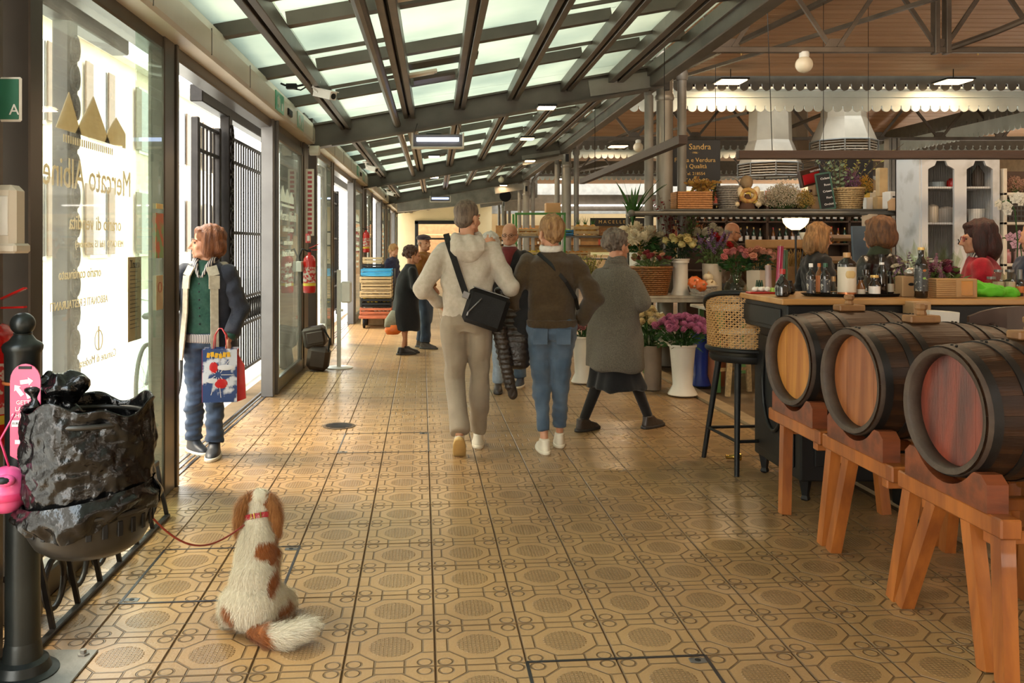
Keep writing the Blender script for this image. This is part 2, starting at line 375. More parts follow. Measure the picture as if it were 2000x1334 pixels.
cover('floor_access_cover', 'narrow tiled floor cover between doorway woman and man in hoodie', (-2, 9), (0, 11), .010)
g0 = G(662, 832); t = T('floor_drain', 'round cast iron drain cover set in the tiles', 'drain', (g0.x, g0.y, 0))
MB().lathe((0, 0, 0), [(.135, -.002), (.135, .003), (.12, .004), (.0001, .002)], 24).build('rim', mat('rusty iron', (.11, .075, .045), .6, .5, vs=12), t)
for k in range(-3, 4):
    hl = math.sqrt(.11**2-(k*.03)**2); MB().bbox((0, k*.03, .005), (2*hl, .012, .004), .001).build('grate_bar', IRON, t)
# stone paving, kerb on the stall side
PAVE = mat('stone paving', (.20, .125, .062), .5, var=.25, vs=2.5, bump=.25, bs=25)
MB().b2((2.6, -3, -.14), (16, 46, -.012)).build('floor_stall', PAVE, kind='structure')
kp = T('trim_1', None, None, kind='structure')
y = -1.
while y < 30:
    l = rnd.uniform(.75, 1.1); x0, x1 = KERB(y), KERB(y+l-.008)
    b = MB().poly([(x0-.05, y), (x0+.09, y), (x1+.09, y+l-.008), (x1-.05, y+l-.008)], -.05, .012, 'Z').build('kerb_stone', mat('kerb stone %.0f' % (y*10), (.36, .25, .14), .55, vs=6, bump=.3) if y < -.9 else KS, kp)
    if y < -.9: KS = b.data.materials[0]
    y += l
# outside ground
MB().b2((-16, -12, -.16), (-1.86, 60, -.02)).build('street_ground', mat('pale street paving', (.66, .61, .54), .8, var=.08, vs=1.5, bump=.1), kind='structure')
FACM = mat('cream stucco facade', (.72, .66, .54), .85, var=.08, vs=.6); SHUT = mat('brown shutter', (.14, .085, .045), .6)
def facade(y0, y1, x, h, m, n, lab):
    t = T('building', lab, 'building', (x, (y0+y1)/2, 0)); L_ = y1-y0
    MB().b2((-1, -L_/2, -.02), (0, L_/2, h)).build('wall', m, t)
    MB().b2((0, -L_/2, h-.3), (.35, L_/2, h)).build('cornice', FACM, t)
    for q in range(n):
        for z in ((1.2, 3.2), (4.6, 6.6)):
            yy = -L_/2+(q+.5)*L_/n
            f = MB().b2((-.02, yy-.65, z[0]-.1), (.05, yy+.65, z[1]+.1)).build('window', FACM, t)
            MB().b2((.05, yy-.55, z[0]), (.07, yy+.55, z[1])).build('pane', mat('dark pane', (.03, .035, .04), .1) if q == 0 and z[0] < 2 else bpy.data.materials['dark pane'], f)
            for s_ in (-1, 1): MB().bbox((.10, yy+s_*.85, sum(z)/2), (.05, .5, z[1]-z[0]), .01).build('shutter', SHUT, t)
facade(4, 15, -9.5, 9, FACM, 3, 'cream stucco house with brown shutters across the street')
facade(15.3, 40, -9.8, 7.5, mat('ochre stucco', (.66, .56, .40), .85, vs=.6), 6, 'ochre house further along the street outside')
facade(-9, 3.7, -9.6, 8, mat('warm white stucco', (.75, .70, .62), .85, vs=.6), 3, 'off white house across from the glazed shopfront')

# ------------------------------------------------------------------ glazed front (left)
GLASS = glassmat('dusty door glass', dust=.07); GLASSC = glassmat('door glass', (.80, .88, .84), dust=.035)
FROST = None
WALL = T('wall_left', None, None, kind='structure')
def wx(k): return (-1.63, -1.57, -1.54, -1.52, -1.50)[k]
PITCH = 7.9; BEAM = [3.1, 11, 18.9, 26.8, 34.7, 42.6]
def post(x, y, wx_, wy, z0=0, z1=2.75, m=ALU, nm='frame_post', par=None): return MB().bbox((x, y, (z0+z1)/2), (wx_, wy, z1-z0), .006).build(nm, m, par or WALL)
for k in range(4):
    b = BEAM[k]; o = b+2.4 if 0 else 3.1+PITCH*k; X = wx(k)
    # pier between bays
    post(X-.10, o+7.72, .30, .34, 0, 3.3, STEEL, 'pier'); 
    post(X-.02, o+.42, .12, .12); post(X-.02, o+2.22, .10, .20, m=ALU); post(X-.02, o+2.36, .12, .05, m=ALU)
    post(X-.02, o+5.60, .12, .09, m=ALUL, nm='door_jamb'); post(X+.04, o+5.72, .05, .06, m=ALUL, nm='door_jamb')
    post(X-.02, o+7.50, .10, .10)
    # lintel above doors and glazing, transom strip
    MB().bbox((X-.05, o+3.95, 2.70), (.14, 7.2, .10), .01).build('transom', ALU, WALL)
    MB().bbox((X-.05, o+3.95, 3.10), (.14, 7.6, .30), .01).build('transom', STEEL, WALL)
    MB().bbox((X-.05, o+1.35, .06), (.09, 1.6, .12), .01).build('bottom_rail', ALU, WALL)
    MB().bbox((X+.02, o+6.60, .07), (.06, 1.75, .14), .01).build('bottom_rail', ALU, WALL)
    MB().bbox((X+.02, o+6.60, 2.60), (.06, 1.75, .10), .01).build('top_rail', ALU, WALL)
    post(X+.02, o+5.80, .06, .08, .02, 2.65, m=ALU, nm='sliding_stile'); post(X+.02, o+7.40, .06, .08, .02, 2.65, m=ALU, nm='sliding_stile')
    MB().b2((X-.052, o+.48, .12), (X-.044, o+2.12, 2.66)).build('pane', GLASS, WALL)
    MB().b2((X+.012, o+1.66, .12), (X+.020, o+2.14, 2.66)).build('pane', GLASSC, WALL)
    MB().b2((X+.016, o+5.84, .14), (X+.024, o+7.36, 2.56)).build('pane', GLASSC, WALL)
    MB().b2((X-.06, o+.4, 2.75), (X-.05, o+7.5, 2.96)).build('pane', GLASSC, WALL)
    for q in range(4): post(X-.05, o+1.3+q*1.8, .05, .03, 2.74, 2.97, nm='transom_bar')
    # floor tracks
    tr = T('sliding_door_track', ('sliding door floor track beneath the woman in the doorway', 'second sliding door floor track along the glazed front', 'third sliding door floor track by the crate trolley', 'furthest sliding door floor track near the end wall')[k], 'door track', (X-.07, o+4, 0))
    for q in range(3): MB().bbox((-.06+q*.045, 0, .002), (.022, 7.2, .008), .002).build('rail', STRIP if q != 1 else ALUL, tr)
    # header box with the door gear
    hb = T('door_header_box', ('long cream door header box over the open doorway', 'second cream door header box from the camera', 'third cream door header box above the crate trolley', 'furthest cream door header box')[k], 'door operator', (wx(k)+.02, o+4, 2.72), kind='thing')
    bm_ = MB(); bm_.poly([(-.10, 0), (.11, .02), (.12, .05), (.12, .20), (.10, .27), (-.10, .30)], -3.82, 3.86, 'Y'); bm_.build('housing', CREAM, hb)
    for q in range(-3, 4): MB().b2((.118, q*1.22-.004, .04), (.1235, q*1.22+.004, .22)).build('joint', STEELG, hb)
    MB().bbox((.125, 1.9, .12), (.03, .22, .07), .008).build('motion_sensor', BLACK, hb)
    if k < 2:
        for yy, nm in ((1.32, 'exit_sign_plate'), (2.62, 'exit_sign_plate')):
            p = MB().bbox((.125, yy, .13), (.012, .42, .18), .003).build(nm, mat('exit green %d%d' % (k, yy*10), (.10, .40, .24) if yy < 2 else (.36, .56, .42), .3), hb)
            for zz in (-.05, .0, .05): MB().bbox((.133, yy-.08+zz, .13), (.003, .022, .12-abs(zz)), .0005).build('pictogram', WHITE, p)
            MB().bbox((.133, yy+.10, .10), (.003, .05, .07), .0005).build('pictogram', WHITE, p)
post(wx(0)-.10, 3.02, .34, .34, 0, 3.3, STEEL, 'pier')
# outside gates
def gate(y0, y1, x, lab, hinge=False):
    t = T('iron_gate', lab, 'gate', (x, (y0+y1)/2, 0)); L_ = y1-y0; h = L_/2
    for s in (-1, 1):
        MB().bbox((0, s*h, 1.32), (.07, .06, 2.66), .008).build('stile', IRON, t)
    for z in (.12, .62, .92, 1.62, 2.36, 2.60): MB().bbox((0, 0, z), (.035, L_, .035), .004).build('rail', IRON, t)
    n = max(3, int(L_/.12))
    for q in range(1, n): MB().tube([(0, -h+q*L_/n, .1), (0, -h+q*L_/n, 2.62)], .011, 8).build('bar', IRON, t)
    for q in range(n):
        yy = -h+(q+.5)*L_/n; m = MB()
        for s in (-1, 1): m.tube([(0, yy+s*.02*math.sin(a)*1.8, .77+s*.0+math.cos(a)*.11) for a in [PI*j/8 for j in range(9)]], .007, 6)
        m.build('scroll', IRON, t)
    return t
def pilaster(y, x, lab):
    t = T('ornate_iron_post', lab, 'iron post', (x, y, 0))
    MB().bbox((0, 0, 1.4), (.10, .13, 2.8), .01).build('shaft', IRON, t)
    for q in range(15):
        z = .25+q*.17; m = MB()
        m.tube([(.06, .05*math.sin(a), z+.07*math.cos(a)) for a in [2*PI*j/12 for j in range(13)]], .012, 6, cap=False); m.ball((.06, 0, z), .022, 8, 5); m.build('rosette', IRON, t)
gate(9.15, 11.2, -2.12, 'tall iron bar gate standing behind the doorway woman')
pilaster(8.95, -2.12, 'ornate cast iron post between the street gate leaves')
gate(7.95, 8.75, -2.16, 'narrow iron gate leaf beside the ornate post')
gate(3.3, 4.5, -2.12, 'iron bar gate seen through the dusty glass')
pilaster(5.1, -2.14, 'dark iron post behind the dusty shopfront glass')
gate(17.0, 19.1, -2.12, 'iron gate outside the second doorway'); pilaster(16.7, -2.12, 'ornate iron post outside the second doorway')
gate(24.9, 26.9, -2.10, 'iron gate outside the third doorway')
for a, bb in ((2.4, 6.0), (7.9, 13.5), (16, 21.5), (24, 29)):
    MB().bbox((-2.14, (a+bb)/2, 2.86), (.12, bb-a, .16), .01).build('gate_lintel', IRON, WALL)
# outer canopy strip between gates and doors
for k in range(4): MB().b2((-2.2, 3.1+k*7.9, 3.26), (-1.7, 10.9+k*7.9, 3.32)).build('soffit_board', STEEL, WALL)

# ------------------------------------------------------------------ canopy (ceiling over the aisle)
CEIL = T('ceiling', None, None, kind='structure')
def slope(x): return 2.86+.173*(x+1.55)           # underside of rafters
def cglass():
    M = bpy.data.materials.new('frosted roof glass'); M.use_nodes = True; nt = M.node_tree; nt.nodes.clear(); L = nt.links.new
    out = _n(nt, 'ShaderNodeOutputMaterial'); tl = _n(nt, 'ShaderNodeBsdfTranslucent'); df = _n(nt, 'ShaderNodeBsdfDiffuse'); mx = _n(nt, 'ShaderNodeMixShader'); mx.inputs[0].default_value = .35
    tc = _n(nt, 'ShaderNodeTexCoord'); no = _n(nt, 'ShaderNodeTexNoise'); no.inputs['Scale'].default_value = .9; no.inputs['Detail'].default_value = 7; L(tc.outputs['Object'], no.inputs[0])
    rp = _n(nt, 'ShaderNodeValToRGB'); rp.color_ramp.elements[0].position = .3; rp.color_ramp.elements[1].position = .7
    rp.color_ramp.elements[0].color = (.37, .405, .36, 1); rp.color_ramp.elements[1].color = (.54, .555, .48, 1); L(no.outputs[0], rp.inputs[0])
    L(rp.outputs[0], tl.inputs[0]); L(rp.outputs[0], df.inputs[0]); L(tl.outputs[0], mx.inputs[1]); L(df.outputs[0], mx.inputs[2]); L(mx.outputs[0], out.inputs[0]); return M
CG = cglass()
RX0 = [-1.11, -.32, .30, .96, 1.62, 2.24, 2.72]   # rafters at the first beam
def raf(y): return RX0
CY0, CY1 = -1.5, 42.6
YB = [-4.8]+BEAM
for bi in range(len(YB)-1):
    y0, y1 = YB[bi], YB[bi+1]
    # main beam along the slope (I-section)
    m = MB(); xl, xr = wx(max(0, min(4, bi)))+.0, 2.62
    m.bar((xl, y1, slope(xl)-.03), (xr+.2, y1, slope(xr+.2)-.03), .10, .26)
    b_ = m.build('main_beam', STEELG, CEIL)
    MB().bar((xl, y1, slope(xl)-.165), (xr+.2, y1, slope(xr+.2)-.165), .22, .025).build('beam_flange', STEELG, CEIL)
    MB().bar((xl, y1, slope(xl)+.11), (xr+.2, y1, slope(xr+.2)+.11), .22, .025).build('beam_flange', STEELG, CEIL)
    MB().bar((xl+.3, y1-.16, slope(xl+.3)-.19), (xr, y1-.16, slope(xr)-.19), .04, .03).build('conduit', STEEL, CEIL)
    pur = [y0+.06+q*(y1-y0)/5 for q in range(1, 5)]
    for q, x in enumerate(RX0):
        z = slope(x)+.05; wd = .055 if q < 5 else .075
        for s in (-1, 1): MB().bbox((x+s*wd*.75, (y0+y1)/2, z), (wd, y1-y0-.12, .13), .004).build('rafter', STEEL, CEIL)
        MB().bbox((x, (y0+y1)/2, z+.02), (.02, y1-y0-.12, .07), .002).build('rafter_web', BLACK, CEIL)
    xs = [wx(max(0, min(4, bi)))-.05]+RX0
    for q in range(len(xs)-1):
        xa, xb = xs[q]+.05, xs[q+1]-.05
        for py in pur:
            MB().bar((xa, py, slope(xa)+.16), (xb, py, slope(xb)+.16), .10, .10).build('purlin', STEELG, CEIL)
        if q in (1, 4, 5):
            for py in pur[:]: MB().bar((xa, py-.75, slope(xa)+.10), (xb, py-.75, slope(xb)+.10), .03, .03).build('glazing_bar', STEEL, CEIL)
        ys = [y0]+pur+[y1]
        for j in range(len(ys)-1):
            a, c = ys[j]+.03, ys[j+1]-.03; t_ = .012
            MB().add([(xa-.052, a-.025, slope(xa)+.225), (xb+.052, a-.025, slope(xb)+.225), (xb+.052, c+.025, slope(xb)+.225), (xa-.052, c+.025, slope(xa)+.225), (xa-.052, a-.025, slope(xa)+.237), (xb+.052, a-.025, slope(xb)+.237), (xb+.052, c+.025, slope(xb)+.237), (xa-.052, c+.025, slope(xa)+.237)],
                     [(0, 3, 2, 1), (4, 5, 6, 7), (0, 1, 5, 4), (1, 2, 6, 5), (2, 3, 7, 6), (3, 0, 4, 7)]).build('pane', CG, CEIL)
    # plates that carry the little lamps
    if bi:
        for py in pur[1::2]:
            MB().bar((RX0[1]+.1, py-.5, slope(-.2)+.06), (RX0[2]-.1, py-.5, slope(.2)+.06), .22, .03).build('lamp_plate', STEEL, CEIL)
# eave plate above the glazing
MB().b2((-1.78, -4.8, 3.20), (-1.60, 42.6, 3.26)).build('eave_plate', STEEL, CEIL)
MB().bbox((2.74, 19, slope(2.74)-.02), (.16, 48, .26), .01).build('edge_beam', STEELG, CEIL)
MB().tube([(-.47, -4, 2.98), (-.47, 10.9, 2.98)], .045, 10).build('drain_pipe', STEEL, CEIL)
MB().tube([(-.47, 11.1, 2.98), (-.47, 18.8, 2.98)], .045, 10).build('drain_pipe', STEEL, CEIL)

# ------------------------------------------------------------------ hall on the stall side
PLANKM = mat('varnished ceiling boards', (.50, .30, .17), .55, vs=1.2, st=(.25, 4, 4), c2=(.40, .235, .125), bump=.05)
hall = T('ceiling_hall', None, None, kind='structure')
MB().add([(2, -4, 6.12), (17, -4, 6.12), (17, 9.5, 5.15), (2, 9.5, 5.15), (2, 15.35, 4.50), (17, 15.35, 4.50)], [(0, 1, 2, 3), (3, 2, 5, 4)]).build('backing_sheet', STEEL, hall)  # unseen backing above the boards, added to stop sky light leaking through gaps
MB().add([(2, 16.2, 4.46), (17, 16.2, 4.46), (17, 19.5, 5.1), (2, 19.5, 5.1), (2, 23.35, 4.45), (17, 23.35, 4.45)], [(0, 1, 2, 3), (3, 2, 5, 4)]).build('backing_sheet', STEEL, hall)
MB().add([(2, 24.0, 4.4), (17, 24.0, 4.4), (17, 27.4, 4.9), (2, 27.4, 4.9), (2, 38, 4.2), (17, 38, 4.2)], [(0, 1, 2, 3), (3, 2, 5, 4)]).build('backing_sheet', STEEL, hall)
def plank_run(y0, z0, y1, z1, x0, x1, n):
    for q in range(n):
        a, b = q/n, (q+1)/n-.004; za, zb = z0+(z1-z0)*a, z0+(z1-z0)*b
        MB().add([(x0, y0+(y1-y0)*a, za), (x1, y0+(y1-y0)*a, za), (x1, y0+(y1-y0)*b, zb), (x0, y0+(y1-y0)*b, zb)]+[(x0, y0+(y1-y0)*a+.0, za+.03), (x1, y0+(y1-y0)*a, za+.03), (x1, y0+(y1-y0)*b, zb+.03), (x0, y0+(y1-y0)*b, zb+.03)],
                 [(0, 3, 2, 1), (4, 5, 6, 7), (0, 1, 5, 4), (1, 2, 6, 5), (2, 3, 7, 6), (3, 0, 4, 7)]).build('ceiling_board', PLANKM, hall)
V = [15.4, 23.4, 31.4]
plank_run(-4, 6.0, 9.5, 5.05, 2.0, 17, 32)
plank_run(9.5, 5.05, V[0]-.05, 4.42, 2.0, 17, 34)
plank_run(V[0]+.75, 4.35, 19.5, 5.0, 2.0, 17, 14); plank_run(19.5, 5.0, V[1]-.05, 4.35, 2.0, 17, 16)
plank_run(V[1]+.6, 4.3, 27.4, 4.8, 2.0, 17, 8); plank_run(27.4, 4.8, 38, 4.1, 2.0, 17, 12)
VAL = mat('white painted fretwork', (.52, .58, .55), .4, var=.1, vs=2); VALD = mat('dark fretwork', (.10, .085, .06), .5)
def scallop(x0, x1, zt, zb, pitch, up=False, notch=.25, axis='Y', y0=0, y1=.03):
    """board whose lower edge is cut into round tongues"""
    pts = [(x0, zt), (x1, zt)]; n = int((x1-x0)/pitch); r = pitch/2*(1-notch)
    for q in range(n):
        c = x1-(q+.5)*pitch
        pts += [(c+pitch/2, zb+pitch*.62), (c+r*.98, zb+pitch*.62)]+[(c+r*math.cos(a), zb+r-r*math.sin(a)) for a in [PI*j/8 for j in range(9)]]+[(c-r*.98, zb+pitch*.62)]
    pts += [(x0, zb+pitch*.62)]
    m = MB()
    # strip-wise faces keep the outline cheap and convex
    for q in range(n):
        c = x1-(q+.5)*pitch; m.poly([(c-r, zb+pitch*.63), (c-r, zb+r)]+[(c-r*math.cos(a), zb+r-r*math.sin(a)) for a in [PI*j/8 for j in range(1, 8)]]+[(c+r, zb+r), (c+r, zb+pitch*.63)], y0, y1, axis)
    m.poly([(x0, zb+pitch*.62), (x1, zb+pitch*.62), (x1, zt), (x0, zt)], y0, y1, axis); return m
labs = ['long white scalloped fretwork valance crossing the hall nearest', 'middle scalloped valance crossing the hall behind the cooker hood', 'furthest scalloped valance crossing the hall']
for i, y in enumerate(V):
    t = T('scalloped_valance', labs[i], 'valance', (2.0, y, 0)); zs = (4.42, 4.08, 3.84) if i == 0 else (4.24, 3.98, 3.80)
    scallop(0, 15, zs[0]+.22, zs[0]-.24, .195, notch=.22).build('upper_fretwork', VALD, t)
    b_ = scallop(0, 15, zs[1]+.10, zs[2]-.02, .17, notch=.12, y0=.05, y1=.08).build('lower_fretwork', VAL, t)
    MB().bbox((7.5, .03, zs[1]), (15, .02, .025), .004).build('moulding', VAL, t); MB().bbox((7.5, .03, zs[1]+.12), (15, .04, .03), .004).build('moulding', VAL, t)
# gap above the valances: daylight lantern glazing
# truss builder
def truss(y, zc, h, x0, x1, nodes, lab, col=STEEL, k=1.):
    t = T('roof_truss', lab, 'truss', (x0, y, 0)); 
    MB().bbox(((x1-x0)/2, 0, zc), (x1-x0, .07, .07*k), .006).build('bottom_chord', col, t)
    MB().bbox(((x1-x0)/2, 0, zc+h), (x1-x0, .07, .09*k), .006).build('top_chord', col, t)
    for i in range(len(nodes)-1):
        a, b = nodes[i]-x0, nodes[i+1]-x0; mid = (a+b)/2
        MB().bar((a+.04, -.01, zc+.03), (mid, -.01, zc+h), .05, .035, (0, 1, 0)).build('diagonal', col, t)
        MB().bar((b-.04, .01, zc+.03), (mid, .01, zc+h), .05, .035, (0, 1, 0)).build('diagonal', col, t)
    for a in nodes:
        a -= x0
        MB().poly([(a-.14, zc+.02), (a+.14, zc+.02), (a+.07, zc+.14), (a-.07, zc+.14)], -.015, .015).build('gusset_plate', col, t)
    return t
for i, (y, zc, col) in enumerate(((11, 3.92, STEEL), (18.9, 3.76, STEEL), (26.8, 3.60, STEEL))):
    nd = [2.95+(-.0)+j*1.31 + (.0) for j in range(11)] if i else [(x-CX)/F*11 for x in (1220, 1425, 1630, 1838, 2045, 2250, 2455, 2660)]
    tt = truss(y, zc, .95 if i == 0 else .8, 2.8, 15.5, nd, ('nearest lattice roof truss above the flower stall', 'second lattice roof truss below the white valance', 'third lattice roof truss deep in the hall')[i])
    xp = nd[3]-2.8
    for s in (-.07, .07): MB().bbox((xp+s, 0, zc+.6), (.06, .12, 1.3), .006).build('hanger_post', col, tt)
    # curved wind brace towards the far purlins
    MB().tube([(xp+.1, 0, zc+.02), (xp+.5, -.3, zc+.16), (xp+1.1, -.8, zc+.42), (xp+1.9, -1.4, zc+.6)], .04, 8).build('curved_brace', col, tt)
    p0 = Vector((xp-2.4, 3.9, zc+.40)); MB().bar(p0, (xp+.3, -2.6, zc+1.3), .08, .06).build('wind_brace', col, tt)
    MB().bar(p0+Vector((.1, 0, -.04)), (xp-.5, -.9, zc+.42), .05, .05).build('wind_brace', col, tt)
# columns
colm = mat('grey cast iron column', (.28, .255, .215), .35, .25, var=.1, vs=4)
for i, (y, z) in enumerate(((11, 3.9), (18.9, 3.76), (26.8, 3.6), (34.7, 3.5))):
    x = 2.86-.05*i
    t = T('cast_iron_column', ('cast iron column nearest the flower stall', 'second cast iron column along the aisle', 'third cast iron column along the aisle', 'furthest cast iron column along the aisle')[i], 'column', (x, y, 0), kind='thing')
    MB().lathe((0, 0, 0), [(.17, 0), (.17, .25), (.13, .32), (.105, .4), (.10, z-1.0), (.10, z-.62)], 20).build('shaft', colm, t, True)
    MB().lathe((0, 0, 0), [(.10, z-.62), (.115, z-.60), (.115, z-.55), (.10, z-.53), (.105, z-.30), (.13, z-.27), (.13, z-.22), (.11, z-.19), (.12, z-.12), (.15, z-.08), (.15, z-.02), (.17, z)], 20).build('capital', colm, t, True)
    for s in (-.20, .21): MB().tube([(s, -.02, 0), (s, -.02, z-.55 if s < 0 else z-.30)], .055, 12).build('downpipe', GREYP, t, True)
    MB().tube([(.21, -.02, z-.30), (.215, -.02, z-.16), (.95, -.02, z+.75)], .05, 12).build('angled_pipe', GREYP, t, True)
    MB().tube([(-.20, .02, z-.55), (-.20, .1, z-.2), (.05, .3, z+.25)], .05, 10).build('angled_pipe', GREYP, t, True)
    MB().lathe((.21, -.02, z-.36), [(.065, 0), (.075, .03), (.075, .10), (.06, .13)], 12).build('pipe_socket', GREYP, t, True)
    MB().bar((-.95, -.02, z-.47), (.0, -.02, z-.33), .10, .20).build('bracket', colm, t)
    MB().bbox((0, -.11, z-.42), (.07, .02, .16), .004).build('bolt_plate', BLACKM, t)
# end wall
EW = 40.5; ENDM = mat('cream end wall', (.60, .46, .26), .7, var=.06, vs=1)
ew = T('wall_end', None, None, kind='structure')
MB().b2((-2, EW, 0), (-.85, EW+.2, 4.6)).build('wall_panel', ENDM, ew); MB().b2((-.85, EW, 2.55), (1.2, EW+.2, 4.6)).build('wall_panel', ENDM, ew)
MB().b2((1.2, EW, 0), (2.6, EW+.2, 4.6)).build('wall_panel', ENDM, ew); MB().b2((2.6, EW, 2.9), (22, EW+.2, 5.2)).build('wall_panel', GREYP, ew)
MB().b2((2.6, EW+1.4, 0), (22, EW+1.6, 3)).build('wall_panel', ENDM, ew)
MB().b2((-2, 44.5, 0), (3, 44.6, 4)).build('wall_panel', mat('warm inner wall', (.42, .22, .09), .7), ew)
MB().b2((16.8, -5, 0), (17, 41, 6)).build('wall_right', mat('hall side wall', (.30, .22, .13), .8), kind='structure')
MB().b2((-2, -5.2, 0), (17, -5, 6)).build('wall_back', mat('hall rear wall', (.30, .22, .14), .8), kind='structure')
dr = T('door_1', None, None, kind='structure')
for x in (-.85, 1.16): MB().bbox((x, EW-.05, 1.28), (.16, .14, 2.56), .01).build('door_frame', BLACK, dr)
MB().bbox((.16, EW-.05, 2.5), (2.2, .14, .16), .01).build('door_frame', BLACK, dr); MB().bbox((.16, EW-.05, 1.75), (2.0, .1, .08), .01).build('door_frame', BLACK, dr)
MB().bbox((.16, EW+1, 1.95), (1.6, .08, .05), .01).build('lit_strip', emit('warm strip', (1, .6, .25), 2.2), dr)
# grey duct slanting over the end of the aisle
dt = T('ventilation_duct', 'grey sloping ventilation duct above the far doorway', 'duct', (.9, 30.5, 0))
MB().add([(x, y, z) for y in (-.3, .3) for x, z in ((-2.2, 2.60), (2.6, 3.10), (2.6, 3.75), (-2.2, 3.05))], [(0, 1, 2, 3), (7, 6, 5, 4), (0, 4, 5, 1), (1, 5, 6, 2), (2, 6, 7, 3), (3, 7, 4, 0)]).build('casing', GREYP, dt)
MB().lathe((1.5, -.32, 3.15), [(.20, 0), (.20, .04), (.14, .05), (.05, .02), (.0001, .02)], 20, 'Y').build('loudspeaker_grille', BLACK, dt)
MB().b2((2.6, 33, 2.75), (17, 33.15, 3.35)).build('trim_2', GREYP, kind='structure')
for i, x in enumerate((4, 8, 12)): MB().bbox((x, 32.9, 2.70), (3.4, .06, .04), .01).build('tube_light', emit('tube white %d' % i, (1, .92, .85), 12), label=None) if 0 else None
from mathutils import noise as mnoise
# ------------------------------------------------------------------ foreground: vinegar casks
STV = mat('smoke dark cask oak', (.050, .020, .008), .46, vs=3, st=(.4, 5, 5), c2=(.016, .008, .005), bump=.25, bs=20, bst=(.4, 6, 6), spec=.28)
RIM = mat('worn grey rim oak', (.075, .052, .037), .6, vs=12, c2=(.05, .032, .024), bump=.3)
HOOP = mat('blackened hoop iron', (.014, .012, .011), .5, .3, var=.2, vs=6, bump=.15, bs=30)
HEADS = [mat('golden oak head', (.52, .23, .05), .42, vs=3, st=(.5, 6, .5), c2=(.34, .12, .025), bump=.12, bs=20, bst=(1, 8, 1)),
         mat('brown oak head', (.36, .13, .042), .40, vs=3, st=(.5, 6, .5), c2=(.20, .062, .02), bump=.12, bs=20, bst=(1, 8, 1)),
         mat('red stained oak head', (.24, .050, .028), .36, vs=3, st=(.5, 4, .7), c2=(.085, .030, .024), bump=.15, bs=20, bst=(1, 8, 1))]
def cask(c, rz, head, lab, L_=.74, r0=.240, r1=.268):
    t = T('wooden_cask', lab, 'barrel', c, rz); N = 22
    rr = lambda x: r0+(r1-r0)*(1-(2*x/L_-1)**2)
    xs = [i*L_/8 for i in range(9)]; m = MB(); da = 2*PI/N*.985
    vs = []
    for x in xs:
        r = rr(x)
        for q, (a, rad) in enumerate(((-da/2, r), (0, r*1.002), (da/2, r), (da/2, r-.022), (-da/2, r-.022))): vs.append((x, math.cos(a)*rad, math.sin(a)*rad))
    fs = [(i*5+j, i*5+(j+1) % 5, (i+1)*5+(j+1) % 5, (i+1)*5+j) for i in range(8) for j in range(5)]+[(4, 3, 2, 1, 0), (40, 41, 42, 43, 44)]
    m.add(vs, fs); me = m.mesh('stave', STV)
    for i in range(N): inst(me, 'stave', t, (0, 0, 0), (2*PI*i/N+.05, 0, 0))
    MB().lathe((0, 0, 0), [(r0+.004, .0), (r0+.008, .012), (r0+.004, .05), (r0-.030, .075), (r0-.026, .0), (r0-.022, -.003), (r0-.002, -.006)], 48, 'X', cap=False).build('rim', RIM, t, 2)
    MB().lathe((L_, 0, 0), [(r0-.022, .002), (r0+.004, .004), (r0+.006, -.03)], 40, 'X', cap=False).build('rim', RIM, t, 2)
    n = 4; R_ = r0-.026; wv_ = 2*R_/n
    for i in range(n):
        a, b = -R_+i*wv_+.0007, -R_+(i+1)*wv_-.0007; pts = []
        for j in range(7): y = a+(b-a)*j/6; pts.append((y, math.sqrt(max(0, R_*R_-y*y))))
        pts += [(y, -z) for y, z in pts[::-1]]
        MB().poly(pts, .052+rnd.uniform(0, .0015), .072, 'X').build('head_board', HEADS[head], t)
    MB().lathe((L_-.035, 0, 0), [(.0001, 0), (R_, 0), (R_, -.01)], 32, 'X').build('far_head', HEADS[head], t)
    for x, wd in ((.028, .05), (.15, .028), (.235, .032), (L_-.235, .032), (L_-.15, .028), (L_-.028, .05)):
        a, b = max(.006, x-wd/2), min(L_-.006, x+wd/2)
        h = MB().lathe((0, 0, 0), [(rr(a)-.004, a), (rr(a)+.0045, a), (rr(b)+.0045, b), (rr(b)-.004, b)], 48, 'X', cap=False).build('hoop', HOOP, t, True)
        for s in (-.012, .012): MB().ball(((a+b)/2, s-.02, rr(x)+.005), (.006, .006, .004), 8, 5).build('rivet', HOOP, h)
    zt = rr(L_*.5)
    bk = MB().bbox((L_*.48, 0, zt+.016), (.15, .075, .035), .006).build('bung_block', WOODB, t)
    MB().lathe((L_*.48, 0, zt+.03), [(.022, 0), (.024, .01), (.019, .025), (.027, .035), (.027, .052), (.018, .058)], 8).build('bung', WOODB, bk)
    return t
WOODB = mat('light beech bung', (.30, .15, .055), .5, vs=10, c2=(.20, .09, .03), bump=.1)
